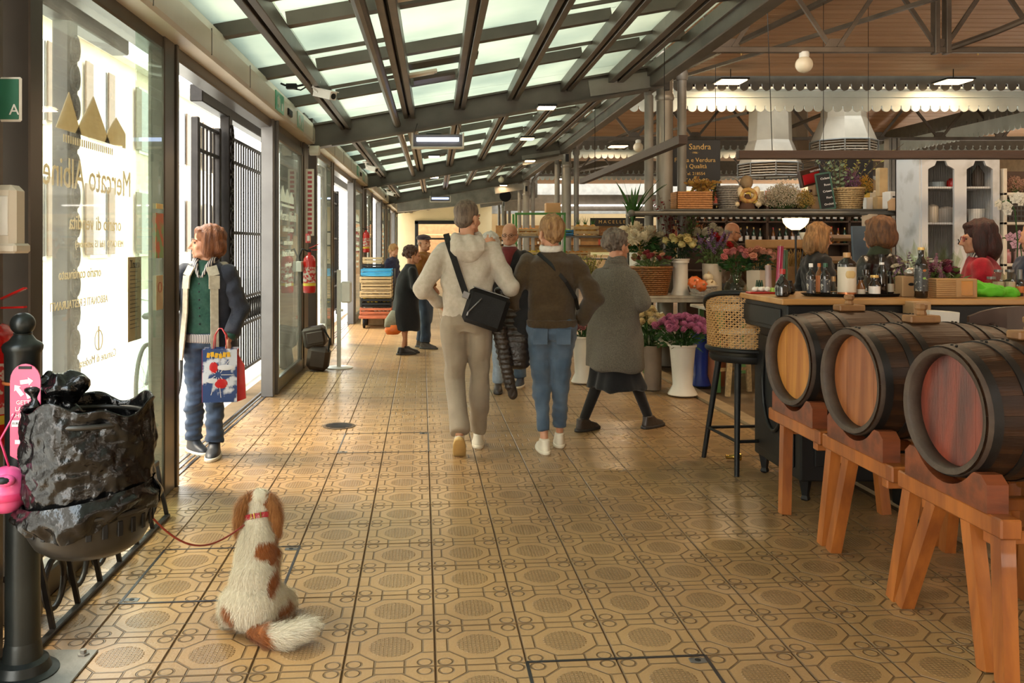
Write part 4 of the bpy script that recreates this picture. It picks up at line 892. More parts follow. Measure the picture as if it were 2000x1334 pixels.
class Fig:
    """figure in local coords facing +Y, feet at z=0; joints scaled by height"""
    def __init__(s, label, loc, rz, h, sex='m', lean=0., group=None, legs=None, arms=None, look=(0, 0), skin_=None, vox=.012, build=1., sh=None, lod=0, hide_hands=(), head_dx=0, thin=1., sit=False, curl=.6, bare=False):
        s.k = k = h/1.75; s.h = h; s.bw = build; s.skin = skin_ or SKINM; s.vox = vox; s.lod = lod
        V_ = lambda *p: Vector(p)*k
        s.hip = {-1: V_(-.085, 0, .92), 1: V_(.085, 0, .92)}
        w_ = (.185 if sex == 'm' else .165) if sh is None else sh
        lx = lean
        s.sh = {-1: V_(-w_, lx*.45, 1.42), 1: V_(w_, lx*.45, 1.42)}
        s.lean = lean*k
        L = dict(l=((-.09, .02, .50), (-.09, -.02, .09)), r=((.09, .02, .50), (.09, -.02, .09))); L.update(legs or {})
        A = dict(l=((-.25, -.03, 1.14), (-.24, .10, .92)), r=((.25, -.03, 1.14), (.24, .10, .92))); A.update(arms or {})
        s.kn = {-1: V_(*L['l'][0]), 1: V_(*L['r'][0])}; s.an = {-1: V_(*L['l'][1]), 1: V_(*L['r'][1])}
        s.el = {-1: V_(*A['l'][0]), 1: V_(*A['r'][0])}; s.wr = {-1: V_(*A['l'][1]), 1: V_(*A['r'][1])}
        s.hd = {q: (Vector(A[n][2]) if len(A[n]) > 2 else (s.wr[q]-s.el[q]).normalized()) for q, n in ((-1, 'l'), (1, 'r'))}
        s.neck = V_(head_dx, lx*.55, 1.49)
        m = MB()
        m.sect([(0, .01*k, .86*k, .08*k, .04*k), (0, 0, .90*k, .125*k*build, .07*k), (0, 0, .98*k, .130*k*build, .08*k), (0, lx*.1*k, 1.10*k, .110*k*build, .068*k), (0, lx*.3*k, 1.28*k, .130*k*build, .075*k), (0, lx*.42*k, 1.38*k, (w_-.05)*k, .075*k), (0, lx*.5*k, 1.44*k, .075*k, .055*k), (0, lx*.53*k, 1.50*k, .055*k, .05*k)], 18)
        for q in (-1, 1):
            m.limb([s.hip[q], s.kn[q], s.an[q]], [.066*k, .044*k, .031*k])
            if bare: c = s.kn[q].lerp(s.an[q], .3)+Vector((0, -.012, 0)); m.ball(c, (.05*k, .055*k, .10*k), 10, 8)
            m.cap(s.an[q], s.an[q]+Vector((0, .03, -.035))*k, .030*k, .024*k)
            m.limb([s.sh[q]-Vector((q*.035, 0, .06))*k, s.el[q], s.wr[q]], [.038*k, .032*k, .024*k])
        me1 = remesh(m, vox*1.25, 5)
        s.hpos = s.neck+Vector((0, .01, .048*k)); 
        hm, s.HX = head_mesh(s.hpos, look[0], look[1], vox=.0055 if lod == 0 else .009, thin=thin)
        ex = [hm]
        for q in (-1, 1):
            if q in hide_hands: continue
            out = s.hd[q].normalized(); nr_ = Vector((-q, .15, 0)); ex.append(fingers(s.wr[q], out, nr_, -q if True else q, curl, k, 8 if lod == 0 else 5))
        import bmesh
        bm = bmesh.new(); bm.from_mesh(me1)
        for x in ex: bm.from_mesh(x)
        me = bpy.data.meshes.new('person'); bm.to_mesh(me); bm.free(); me.materials.append(s.skin); me.polygons.foreach_set('use_smooth', [True]*len(me.polygons))
        s.o = inst(me, 'person', None, loc, (0, 0, rz), label=label, cat='person', group=group)
        if lod < 2:
            for q in (-1, 1):
                e = MB(); e.X = s.HX; e.ball((q*.029, .0815, .076), (.011, .009, .0065), 10, 7); e.build('eye', EYEM, s.o, 2)
                if lod == 0: e = MB(); e.X = s.HX; e.tube([(q*.013, .1005, .098), (q*.03, .096, .103), (q*.046, .083, .099)], [.003, .004, .002], 6); e.build('eyebrow', BROW, s.o, 2)
    def g(s, name, m, prims, vox=None, folds=None, smooth=5, label=None):
        mb = MB(); prims(mb, s.k); return skin(mb, name, m, s.o, vox or s.vox*.8, smooth, folds, label=label)
    def trousers(s, m, name='trousers', r=(.10, .074, .066), waist=1.02, hem=.09, wide=0., vox=None, folds=(.006, 26, (1, 1, .8))):
        def f(mb, k):
            b = s.bw
            mb.sect([(0, 0, .82*k, .13*k, .105*k), (0, -.008*k, .88*k, .176*k*b, .122*k), (0, 0, .97*k, .155*k*b, .105*k), (0, 0, waist*k, .138*k*b, .092*k)], 20)
            for q in (-1, 1):
                a = s.an[q].lerp(s.kn[q], .0); hemz = max(hem*k, s.an[q].z+.012*k)
                t = (s.kn[q].z-hemz)/(s.kn[q].z-s.an[q].z); e = s.kn[q].lerp(s.an[q], t)
                mb.limb([s.hip[q], s.hip[q].lerp(s.kn[q], .5)], [r[0]*k*b, (r[0]+r[1])/2*k]); mb.limb([s.hip[q].lerp(s.kn[q], .5), s.kn[q]], [(r[0]+r[1])/2*k, r[1]*k])
                mb.limb([s.kn[q], s.kn[q].lerp(e, .35)], [r[1]*k, (r[1]*.55+r[2]*.45)*k]); mb.tube([s.kn[q].lerp(e, .3), e], [(r[1]*.55+r[2]*.45)*k, r[2]*k], 14)
                mb.ball(s.hip[q]+Vector((0, -.040*k, -.02*k)), (.078*k*b, .072*k, .085*k), 12, 9)
        return s.g(name, m, f, vox, folds)
    def top(s, m, name='sweater', r=(.068, .055, .042), hem=.93, hw=1., arm=True, d=0., flare=0., folds=(.007, 24, (1, 1, 1.2)), vox=None, cuff=0, collar=True):
        """torso + sleeves; d: thickness; flare: widening to hem"""
        def f(mb, k):
            b = s.bw; l = s.lean; sw = s.sh[1].x
            S = [(0, 0, hem*k, (.160*b*hw+flare+d)*k, (.112*hw+flare*.8+d)*k)]
            if hem < .95: S.append((0, 0, (hem*.5+.5)*k, (.162*b*hw+flare*.7+d)*k, (.114*hw+flare*.6+d)*k))
            S += [(0, l*.1, 1.10*k, (.148*b*hw+flare*.4+d)*k, (.104*hw+flare*.35+d)*k), (0, l*.3, 1.27*k, (.168*b+d+flare*.15)*k, (.118+d)*k), (0, l*.42, 1.39*k, sw-.005*k+d*k, (.100+d)*k), (0, l*.5, 1.455*k, sw*.62, (.075+d)*k)]
            S += [(0, l*.53, 1.495*k, .066*k, .060*k)]
            mb.sect(S, 24)
            if arm:
                for q in (-1, 1):
                    mb.limb([s.sh[q]-Vector((q*.022, 0, .030))*k, s.el[q]], [r[0]*.92*k, r[1]*k], 14); e = s.el[q].lerp(s.wr[q], .93); mb.cap(s.el[q], s.el[q].lerp(e, .5), r[1]*k, (r[1]+r[2])/2*k, 14); mb.tube([s.el[q].lerp(e, .5), e], [(r[1]+r[2])/2*k, r[2]*k], 14)
        return s.g(name, m, f, vox, folds)
    def shoe(s, q, m, sole, yaw=0, pitch=0, L_=.27, lowcut=True, label=None, heelc=None, fat=1.):
        k = s.k; a = s.an[q]
        X = Matrix.Translation((a.x, a.y, a.z-.078*k)) @ Matrix.Rotation(yaw, 4, 'Z') @ Matrix.Rotation(pitch, 4, 'X')
        mb = MB(); mb.X = X
        mb.sect([(0, .055, .0, .040*fat, .125), (0, .055, .02, .044*fat, .132), (0, .045, .04, .040*fat, .118), (0, .01, .065, .036*fat, .075), (0, -.01, .095, .036*fat, .052)], 18, 2.4)
        o = skin(mb, 'shoe', m, s.o, .007 if s.lod == 0 else .011, 3, label=label)
        b = MB(); b.X = X
        b.sect([(0, .055, -.012, .040*fat, .135), (0, .055, -.006, .047*fat, .143), (0, .055, .014, .046*fat, .141), (0, .055, .017, .042*fat, .136)], 22, 2.5); b.build('sole', sole, o, 2)
        if s.lod == 0:
            for j in range(4):
                b = MB(); b.X = X; y_ = .045+j*.020; z_ = .082-j*.013; b.tube([(-.025, y_, z_-.006), (0, y_, z_+.004), (.025, y_, z_-.006)], .0032, 6); b.build('lace', sole, o, 2)
        return o
    def hair(s, m, kind='short', vox=None, label=None):
        mb = MB(); mb.X = s.HX
        if kind == 'short':
            mb.ball((0, -.018, .122), (.083, .100, .090), 18, 12); mb.ball((0, -.045, .07), (.074, .068, .07), 16, 10); 
            for q in (-1, 1): mb.ball((q*.067, .0, .10), (.014, .04, .035), 10, 8)
        elif kind == 'crop':
            mb.ball((0, -.016, .120), (.0795, .098, .088), 18, 12); mb.ball((0, -.045, .065), (.069, .062, .06), 16, 10)
        elif kind == 'bald':
            mb.ball((0, -.062, .075), (.066, .046, .035), 16, 10)
            for q in (-1, 1): mb.ball((q*.070, -.01, .078), (.010, .035, .025), 10, 8)
        elif kind == 'bob':
            mb.ball((0, -.022, .125), (.092, .106, .092), 18, 12); mb.ball((0, -.06, .06), (.092, .075, .09), 18, 12)
            for q in (-1, 1): mb.ball((q*.074, .0, .065), (.026, .05, .085), 12, 9)
            mb.ball((0, .055, .160), (.066, .035, .028), 12, 8)
        elif kind == 'long':
            mb.ball((0, -.022, .125), (.092, .106, .094), 18, 12); mb.ball((0, -.065, .03), (.098, .075, .13), 18, 12)
            for q in (-1, 1): mb.ball((q*.076, .005, .04), (.028, .052, .12), 12, 9)
            mb.ball((0, .052, .165), (.07, .038, .028), 12, 8)
        elif kind == 'curly':
            rg = random.Random(5); mb.ball((0, -.025, .115), (.088, .10, .092), 16, 10)
            for j in range(90):
                t = rg.uniform(0, 2*PI); u = rg.uniform(-.5, 1); c = math.sqrt(1-u*u) if u > -1 else 0; p = Vector((.085*c*math.cos(t), -.025+.1*c*math.sin(t), .11+.09*u))
                if p.y > .045 and p.z < .15: continue
                mb.ball(p, rg.uniform(.014, .022), 8, 6)
        f = (.0045, 70, (1, 1, .35)) if kind in ('bob', 'long', 'short', 'curly') else (.0015, 150, (1, 1, 1))
        me = remesh(mb, vox or (.006 if s.lod == 0 else .009), 3, f); me.materials.clear(); me.materials.append(m); me.polygons.foreach_set('use_smooth', [True]*len(me.polygons))
        return inst(me, 'hair', s.o, label=label)
    def part(s, name, m, fn, smooth=2, label=None, head=False):
        mb = MB()
        if head: mb.X = s.HX
        fn(mb, s.k); return mb.build(name, m, s.o, smooth, label=label)
BROW = mat('brow hair', (.12, .07, .04), .7)
SOLE = mat('white rubber sole', (.70, .62, .48), .6, var=.06); SOLED = mat('dark rubber sole', (.03, .025, .022), .6)
DENIM = cloth('blue denim', (.042, .070, .108), (.088, .125, .175), vs=7, bump=.3, bs=400); DENIMD = cloth('dark denim', (.025, .04, .075), (.05, .075, .12), vs=7)
BLKC = cloth('black wool', (.010, .010, .011), bump=.3)
def strap(mb, pts, w_=.035, t=.006):
    for a, b in zip(pts[:-1], pts[1:]): 
        a = Vector(a); b = Vector(b); mb.bar(a-(b-a)*.03, b+(b-a)*.03, w_, t, (a+b)/2-Vector((0, 0, (a.z+b.z)/2)))

# 1 man in the light hoodie, walking away, head turned to the right
m_hood = cloth('oatmeal jersey', (.50, .44, .36), (.44, .38, .30), vs=40, bump=.35, bs=300)
m_chino = cloth('light taupe chino', (.285, .225, .16), (.235, .185, .13), vs=9, bump=.15, bs=300)
a = Fig('man with cropped grey hair in light hoodie walking away with crossbody bag', (.235, 6.42, 0), R(-2), 1.83, 'm', build=.98, vox=.011,
        legs=dict(l=((-.090, -.01, .49), (-.055, -.22, .16)), r=((.085, .03, .50), (.075, .12, .085))),
        arms=dict(l=((-.315, -.055, 1.13), (-.205, .14, 1.02)), r=((.30, -.04, 1.13), (.235, .17, 1.03))), look=(R(-38), R(0)), curl=.8)
a.trousers(m_chino, r=(.100, .074, .058), hem=.10, folds=(.009, 22, (1, 1, .9)))
def f(mb, k):
    mb.sect([(0, 0, .90*k, .155*k, .108*k), (0, 0, .935*k, .168*k, .12*k), (0, -.005, 1.02*k, .178*k, .128*k), (0, 0, 1.15*k, .168*k, .122*k), (0, 0, 1.30*k, .186*k, .125*k), (0, 0, 1.40*k, .190*k, .105*k), (0, 0, 1.46*k, .115*k, .08*k)], 26)
    for q in (-1, 1):
        mb.limb([a.sh[q]-Vector((q*.03, 0, .035)), a.el[q]], [.070*k, .060*k], 14); mb.limb([a.el[q], a.wr[q]], [.060*k, .044*k], 14)
a.g('hoodie', m_hood, f, folds=(.010, 20, (1, 1, 1.3)))
def f(mb, k):
    for j in range(20):
        t = 2*PI*j/20; mb.ball((math.cos(t)*.088*k, -.012+math.sin(t)*.072*k, (1.475+.022*math.sin(t))*k), .030*k, 10, 7)
    mb.sect([(0, -.075*k, 1.29*k, .02*k, .02*k), (0, -.105*k, 1.325*k, .075*k, .035*k), (0, -.118*k, 1.39*k, .125*k, .045*k), (0, -.095*k, 1.45*k, .125*k, .05*k), (0, -.06*k, 1.50*k, .09*k, .045*k)], 20)
a.g('hood', m_hood, f, folds=(.007, 34, (1, 1, .8)), smooth=4)
a.hair(hairmat('cropped grey hair', (.17, .12, .08), (.07, .045, .03)), 'crop')
BAGL = mat('black pebbled leather', (.009, .008, .008), .5, var=.2, bump=.4, bs=300, spec=.2)
a.shoe(-1, mat('cream trainer', (.68, .62, .50), .6, var=.06), mat('tan gum sole', (.55, .36, .13), .5), pitch=R(-50), label='cream trainer lifted off its toe')
a.shoe(1, bpy.data.materials['cream trainer'], SOLE, pitch=0)
ph = a
t = T('crossbody_bag', 'black leather crossbody bag hanging behind the hip of the hooded man', 'bag', (.235, 6.42, 0), R(-2)); k = a.k
mb = MB(); mb.X = Matrix.Translation((.15, -.155, .985*k)) @ Matrix.Rotation(R(-5), 4, 'Z') @ Matrix.Rotation(R(-18), 4, 'Y').inverted().to_4x4()
mb.bbox((-.02, 0, 0), (.30, .075, .26), .03); body = mb.build('body', BAGL, t, True)
mb2 = MB(); mb2.X = mb.X; mb2.tube([(-.13, -.047, -.05), (-.07, -.047, .07)], .006, 6); mb2.build('zip', ALUL, body, 2); mb2 = MB(); mb2.X = mb.X; mb2.bbox((-.133, -.045, -.065), (.012, .006, .03), .002); mb2.build('zip_pull', ALUL, body)
mb2 = MB(); mb2.X = mb.X; mb2.bbox((-.02, -.025, .131), (.27, .016, .006), .002); mb2.build('top_seam', ALUL, body)
m_ = MB(); pts = [(-.155, -.02, 1.505*k), (-.135, -.115, 1.44*k), (-.095, -.150, 1.33*k), (-.05, -.158, 1.20*k), (-.01, -.16, 1.09*k)]
for p, q in zip(pts[:-1], pts[1:]): m_.bar(p, q, .045, .007, (0, -1, .1))
m_.build('strap', BAGL, t); m_ = MB(); m_.bbox((-.01, -.165, 1.09*k), (.05, .012, .05), .004, ry=R(20)); m_.build('buckle', ALUL, t)
m_ = MB(); pts = [(-.155, -.02, 1.505*k), (-.13, .10, 1.42*k), (0, .15, 1.2*k), (.2, .12, 1.05*k), (.25, 0, 1.02*k)]
for p, q in zip(pts[:-1], pts[1:]): m_.bar(p, q, .04, .007, (0, 1, .1))
m_.build('strap', BAGL, t)
# coats carried over the right arm
PUFF = mat('glossy black quilted nylon', (.014, .010, .008), .38, var=.2, bump=.5, bs=60, c2=(.03, .02, .014))
t = T('puffer_jacket', 'black quilted puffer jacket draped over the arm of the hooded man', 'jacket', (.50, 6.42, 0))
mb = MB(); 
for j in range(13): 
    z = 1.16-j*.045; w_ = .095+.05*math.sin(j*.23)
    mb.ball((.03+.004*j, .06, z), (w_, .085, .034), 16, 8)
skin(mb, 'jacket_body', PUFF, t, .011, 3, folds=(.006, 30, (1, 1, 1)))
mb = MB()
for j in range(13):
    z = .90-j*.036; mb.ball((-.035+.0065*j, -.03, z), (.060-.0012*j, .06-.0012*j, .027), 16, 8)
mb.cap((.05, -.03, .46), (.06, -.03, .41), .040, .036); skin(mb, 'sleeve', PUFF, t, .009, 2, folds=(.003, 40, (1, 1, 1)))
t = T('folded_coat', 'black hooded coat folded under the arm of the hooded man', 'coat', (.66, 6.50, 0))
mb = MB(); mb.sect([(.16, 0, .62, .05, .04), (.13, 0, .70, .09, .06), (.05, 0, .85, .17, .09), (-.02, 0, 1.0, .15, .10), (-.04, 0, 1.12, .10, .09), (-.02, 0, 1.20, .06, .06)], 20); mb.ball((.03, -.02, 1.13), (.05, .06, .10), 14, 9)
skin(mb, 'coat_body', BLKC, t, .012, 3, folds=(.012, 22, (1, 1, 1)))
mb = MB(); mb.tube([(.02, -.10, 1.02), (.06, -.11, 1.08), (.055, -.11, 1.14)], .008, 8); mb.build('metal_clasp', ALUL, t, 2)

# 2 person in the brown sweater
m_br = cloth('dark olive brown knit', (.060, .036, .014), (.045, .026, .010), vs=60, bump=.5, bs=500)
k0 = (.845, 6.45, 0)
a = Fig('blond person in dark brown sweater and blue jeans walking away with hands in pockets', k0, R(-3), 1.71, 'f', build=1.10, vox=.011, sh=.185, lean=.0,
        legs=dict(l=((-.07, .02, .49), (-.055, -.10, .085)), r=((.075, .03, .49), (.075, .12, .085))),
        arms=dict(l=((-.305, -.05, 1.13), (-.205, .09, .94)), r=((.325, -.05, 1.14), (.215, .09, .94))), look=(R(25), 0), hide_hands=(-1, 1))
a.trousers(DENIM, 'jeans', r=(.106, .068, .048), hem=.155, folds=(.006, 30, (.7, .7, 1.6)))
a.top(m_br, 'sweater', r=(.080, .066, .046), hem=.95, folds=(.008, 20, (1, 1, 1.2)), d=.016)
def f(mb, k): mb.sect([(0, 0, .915*k, .192*k, .136*k), (0, 0, .975*k, .200*k, .142*k)], 26)
a.g('ribbed_hem', m_br, f, folds=(.002, 60, (1, 1, 0)), smooth=2)
WC = cloth('white shirt cotton', (.66, .62, .55))
def f(mb, k):
    for j in range(18):
        t = 2*PI*j/18; mb.ball((math.cos(t)*.072*k, -.008+math.sin(t)*.062*k, (1.505+.008*math.sin(t))*k), (.018*k, .018*k, .030*k), 8, 6)
a.g('shirt_collar', WC, f, smooth=3)
a.hair(hairmat('straw blond hair', (.34, .19, .075), (.16, .075, .025)), 'short')
def f(mb, k):
    for x0 in (-.085, .085): mb.bbox((x0, -.128, .865*k), (.10, .012, .11), .005)
for q in (-1, 1):
    mb = MB(); mb.bbox((q*.085*a.k, -.131*a.k, .855*a.k), (.105, .010, .115), .004, rx=R(6)); o = mb.build('back_pocket', DENIM, a.o)
def f(mb, k):
    pts = [(-.10, -.09, 1.47), (.0, -.128, 1.38), (.10, -.134, 1.26), (.175, -.10, 1.14), (.20, -.02, 1.05)]
    for p, q in zip(pts[:-1], pts[1:]): mb.bar(Vector(p)*k, Vector(q)*k, .026, .006, (.3, -1, .1))
a.part('bag_strap', BLACK, f, False)
CRM = mat('cream suede trainer', (.72, .64, .50), .65)
for q in (-1, 1): a.shoe(q, CRM, SOLE, yaw=R(8) if q < 0 else R(-4))

# 3 elderly woman in the grey wool coat
m_gc = cloth('grey tweed wool', (.17, .145, .105), (.09, .078, .058), vs=140, bump=.9, bs=260, st=(1, 1, 1))
a = Fig('elderly woman with grey curls in long grey tweed coat walking toward the flowers', (1.445, 7.12, 0), R(-38), 1.60, 'f', build=1.15, vox=.012, sh=.16, lean=.06,
        legs=dict(l=((-.10, -.06, .48), (-.20, -.20, .085)), r=((.10, .14, .49), (.20, .28, .085))),
        arms=dict(l=((-.235, .05, 1.13), (-.10, .24, 1.08)), r=((.235, .05, 1.13), (.10, .24, 1.08))), look=(R(-20), R(-4)))
def f(mb, k):
    l = a.lean
    mb.sect([(0, .01, .55*k, .265*k, .235*k), (0, .01, .60*k, .262*k, .23*k), (0, .01, .80*k, .245*k, .20*k), (0, l*.1, 1.0*k, .222*k, .17*k), (0, l*.3, 1.2*k, .205*k, .15*k), (0, l*.4, 1.33*k, .195*k, .13*k), (0, l*.45, 1.41*k, .17*k, .11*k), (0, l*.5, 1.47*k, .10*k, .09*k)], 28, 2.1)
    for q in (-1, 1): mb.limb([a.sh[q]-Vector((q*.02, 0, .055)), a.el[q]], [.070*k, .080*k], 14); mb.limb([a.el[q], a.wr[q]], [.080*k, .062*k], 14)
a.g('coat', m_gc, f, folds=(.012, 12, (1.4, 1.4, .35)), smooth=6)
def f(mb, k):
    for j in range(16):
        t = 2*PI*j/16; mb.ball((math.cos(t)*.078*k, a.lean*.5+math.sin(t)*.068*k, (1.475+.014*math.sin(-t))*k), (.022*k, .022*k, .026*k), 8, 6)
a.g('coat_collar', m_gc, f, smooth=3)
a.g('coat_neck', m_gc, lambda mb, k: mb.sect([(0, .03, 1.42*k, .13*k, .10*k), (0, .04, 1.49*k, .088*k, .082*k), (0, .045, 1.54*k, .072*k, .070*k)], 18), smooth=3)
def f(mb, k):
    mb.sect([(0, .03, .375*k, .255*k, .255*k), (0, .03, .40*k, .25*k, .25*k), (0, .02, .60*k, .20*k, .18*k), (0, .0, .95*k, .15*k, .11*k)], 26, 2.1)
a.g('skirt', BLKC, f, folds=(.012, 14, (1.5, 1.5, .2)))
TIGHT = cloth('black tights', (.012, .010, .009), bump=.1)
a.trousers(TIGHT, 'tights', r=(.085, .060, .043), hem=.10, folds=None)
for q in (-1, 1): a.shoe(q, mat('dark brown leather', (.045, .030, .022), .45, bump=.2) if q < 0 else bpy.data.materials['dark brown leather'], SOLED, yaw=R(-12), fat=1.1)
a.hair(hairmat('grey brown curls', (.20, .155, .115), (.075, .055, .042)), 'curly')

# 4 woman in the doorway, turned toward the street
m_cd = cloth('bottle green cardigan', (.018, .065, .040), (.012, .048, .030), vs=60, bump=.4, bs=500)
m_jk = cloth('dark navy jacket', (.012, .014, .022), (.022, .024, .035), vs=14, bump=.3, r=.7); m_li = cloth('beige jacket lining', (.46, .40, .29), bump=.2)
k0 = (-1.645, 6.35, 0)
a = Fig('woman with auburn hair in open dark jacket and green cardigan standing in the doorway', k0, R(180-8), 1.62, 'f', build=1.12, vox=.010, sh=.175,
        legs=dict(l=((-.075, .03, .49), (-.10, .09, .085)), r=((.085, .02, .49), (.115, -.02, .085))),
        arms=dict(l=((-.275, .0, 1.12), (-.235, .15, .885), (0, .12, -1)), r=((.27, .05, 1.12), (.20, .20, 1.22), (-.1, .35, .8))), look=(R(-62), R(4)), curl=1.1)
W4 = a
a.trousers(DENIMD, 'jeans', r=(.100, .078, .070), hem=.10, folds=(.007, 24, (.8, .8, 1.4)))
a.top(m_cd, 'cardigan', r=(.062, .052, .040), hem=.93, folds=(.006, 24, (1, 1, 1.2)), d=.004)
SHS = mat('striped shirt', (.05, .045, .06), .8, var=0, vs=1); nt = SHS.node_tree; wv = _n(nt, 'ShaderNodeTexWave'); wv.inputs['Scale'].default_value = 25; tcn = _n(nt, 'ShaderNodeTexCoord'); nt.links.new(tcn.outputs['Object'], wv.inputs[0]); rpn = _n(nt, 'ShaderNodeValToRGB'); rpn.color_ramp.elements[0].color = (.02, .018, .03, 1); rpn.color_ramp.elements[1].color = (.6, .52, .45, 1); rpn.color_ramp.elements[0].position = .5; rpn.color_ramp.elements[1].position = .6; nt.links.new(wv.outputs[0], rpn.inputs[0]); nt.links.new(rpn.outputs[0], nt.nodes['Principled BSDF'].inputs[0])
def f(mb, k):
    for q in (-1, 1):
        mb.limb([(q*.070, -.03, 1.515*k), (q*.068, .04, 1.50*k), (q*.045, .092, 1.45*k)], [.020, .024, .02], 10); mb.cap((q*.05, .085, 1.46*k), (q*.012, .118, 1.37*k), .018, .010)
    mb.ball((0, -.055, 1.51*k), (.06, .022, .025), 12, 8)
a.g('shirt_collar', SHS, f, smooth=2)
def f(mb, k): mb.sect([(0, .0, .865*k, .186*k, .132*k), (0, 0, .93*k, .180*k, .130*k)], 26)
a.g('shirt_hem', SHS, f, folds=(.005, 30, (1, 1, .3)), smooth=2)
for j in range(6): mb = MB(); mb.ball((0.004, (.126+.003*j)*a.k, (1.01+.062*j)*a.k), (.007, .004, .007), 8, 5); mb.build('button', BLACK, a.o, 2)
# open jacket: shell open at the front
def shell(secs, a0, a1, n, th, m, name, par):
    mb = MB(); N = n+1; vs = []
    for off in (0, th):
        for cx, cyy, z, rx, ry in secs:
            for j in range(N): t = a0+(a1-a0)*j/n; vs.append((cx+(rx-off)*math.cos(t), cyy+(ry-off)*math.sin(t), z))
    S_ = len(secs)*N; fs = []
    for o_ in (0, S_):
        for i in range(len(secs)-1):
            for j in range(n): q = [o_+i*N+j, o_+i*N+j+1, o_+(i+1)*N+j+1, o_+(i+1)*N+j]; fs.append(q if o_ == 0 else q[::-1])
    for i in range(len(secs)-1):
        for j in (0, n): a_ = i*N+j; b_ = (i+1)*N+j; fs.append([a_, b_, b_+S_, a_+S_])
    for i in (0, len(secs)-1):
        for j in range(n): a_ = i*N+j; fs.append([a_, a_+1, a_+1+S_, a_+S_])
    mb.add(vs, fs); return mb.build(name, m, par, 2)
k = a.k
shell([(0, -.01, .74*k, .255*k, .20*k), (0, -.01, .90*k, .235*k, .175*k), (0, -.005, 1.10*k, .215*k, .150*k), (0, 0, 1.30*k, .210*k, .145*k), (0, 0, 1.40*k, .200*k, .125*k), (0, 0, 1.455*k, .14*k, .095*k), (0, -.01, 1.49*k, .085*k, .08*k)], R(122), R(418), 30, .012, m_jk, 'jacket_shell', a.o)
def f(mb, k):
    for q in (-1, 1):
        mb.limb([a.sh[q]-Vector((q*.005, 0, .02)), a.el[q]], [.080*k, .068*k], 14); e = a.el[q].lerp(a.wr[q], .80); mb.tube([a.el[q], e], [.066*k, .058*k], 16)
a.g('jacket_sleeves', m_jk, f, folds=(.0065, 26, (1, 1, 1.3)), label='dark jacket sleeves pushed up')
for q in (-1, 1):  # turned back lining along the front edges
    t0 = R(122) if q < 0 else R(58); mb = MB()
    for z0, z1, rx, ry in ((.74, 1.10, .250, .195), (1.10, 1.30, .218, .155), (1.30, 1.44, .195, .135)):
        pass
    pts = [(math.cos(t0)*rx*k, math.sin(t0)*ry*k, z*k) for z, rx, ry in ((.74, .262, .205), (.90, .242, .182), (1.10, .222, .158), (1.28, .216, .152), (1.38, .208, .14), (1.45, .15, .12))]
    for p, r_ in zip(pts[:-1], pts[1:]): mb.bar(p, r_, .055 if p[2] < 1.2*k else .075, .010, (math.cos(t0), math.sin(t0), 0))
    mb.build('jacket_lining', m_li, a.o, label='beige turned back lining')
def f(mb, k):
    for j in range(11):
        t = R(200)+R(150)*j/10; mb.ball((math.cos(t)*.118*k, math.sin(t)*.10*k, (1.455)*k), (.045*k, .04*k, .03*k), 10, 7)
    mb.ball((0, -.085*k, 1.42*k), (.13*k, .05*k, .06*k), 14, 9)
a.g('jacket_hood', m_li, f, folds=(.006, 40, (1, 1, 1)), smooth=3)
for q in (-1, 1): a.shoe(q, mat('black trainer', (.02, .02, .024), .5) if q < 0 else bpy.data.materials['black trainer'], SOLE, yaw=R(50) if q > 0 else R(12), fat=1.12)
a.hair(hairmat('auburn hair', (.24, .085, .030), (.10, .030, .010)), 'bob')
# gift bag held by the woman: a bright comic style carrier, artwork reduced to plain shapes
hw = Matrix.Rotation(R(172), 3, 'Z') @ (W4.wr[-1]+Vector((0, .05, -.10)))+Vector(k0)
t = T('gift_bag', 'glossy blue, white and red gift bag held by the woman in the doorway', 'bag', (hw.x-.02, hw.y-.05, .41), R(6))
BB = mat('blue printed card', (.03, .06, .16), .22, vs=8, c2=(.55, .58, .62), thr=(.50, .56), coat=.6); RC = mat('red card', (.50, .012, .014), .3, coat=.4); YC = mat('yellow print', (.75, .42, .03), .3); WP = mat('white print', (.62, .62, .62), .3)
mb = MB(); mb.box((-.01, 0, .185), (.235, .006, .37)); mb.build('front_panel', BB, t); mb = MB(); mb.box((-.01, .10, .185), (.235, .006, .37)); mb.build('back_panel', BB, t)
for x in (-.1275, .1075): mb = MB(); mb.box((x, .05, .18), (.005, .10, .36)); mb.build('side_gusset', RC, t, label='red side gusset')
mb = MB(); mb.poly([(.11, .0), (.165, .02), (.155, .25), (.11, .33)], .02, .045); mb.build('side_flap', RC, t, label='red flap bulging from the side')
mb = MB(); mb.box((-.01, .05, .003), (.23, .10, .006)); mb.build('bottom', BB, t)
mb = MB()
for j in range(6): mb.bbox((-.085+j*.027, -.005, .325+.006*math.sin(j*1.7)), (.022, .003, .034), .001, ry=R(8*(-1)**j))
mb.build('yellow_band', YC, t)
mb = MB(); rg = random.Random(3)
for j in range(9):
    ang = j*.7; c = Vector((-.02, -.0045, .19)); p = c+Vector((math.cos(ang)*.02, 0, math.sin(ang)*.02)); q = c+Vector((math.cos(ang)*.10, 0, math.sin(ang)*.16))
    q.x = max(-.12, min(.10, q.x)); q.z = max(.01, min(.36, q.z)); mb.bar(p, q, .004, .002, (0, 1, 0))
mb.build('white_lines', WP, t)
mb = MB(); mb.ball((0, -.004, .13), (.045, .003, .035), 12, 7); mb.ball((-.05, -.004, .24), (.03, .003, .04), 12, 7); mb.build('red_patch', RC, t)
mb = MB(); mb.ball((.03, -.0045, .24), (.06, .002, .02), 12, 7); mb.ball((-.06, -.0045, .15), (.04, .002, .018), 12, 7); mb.build('pale_patch', WP, t)
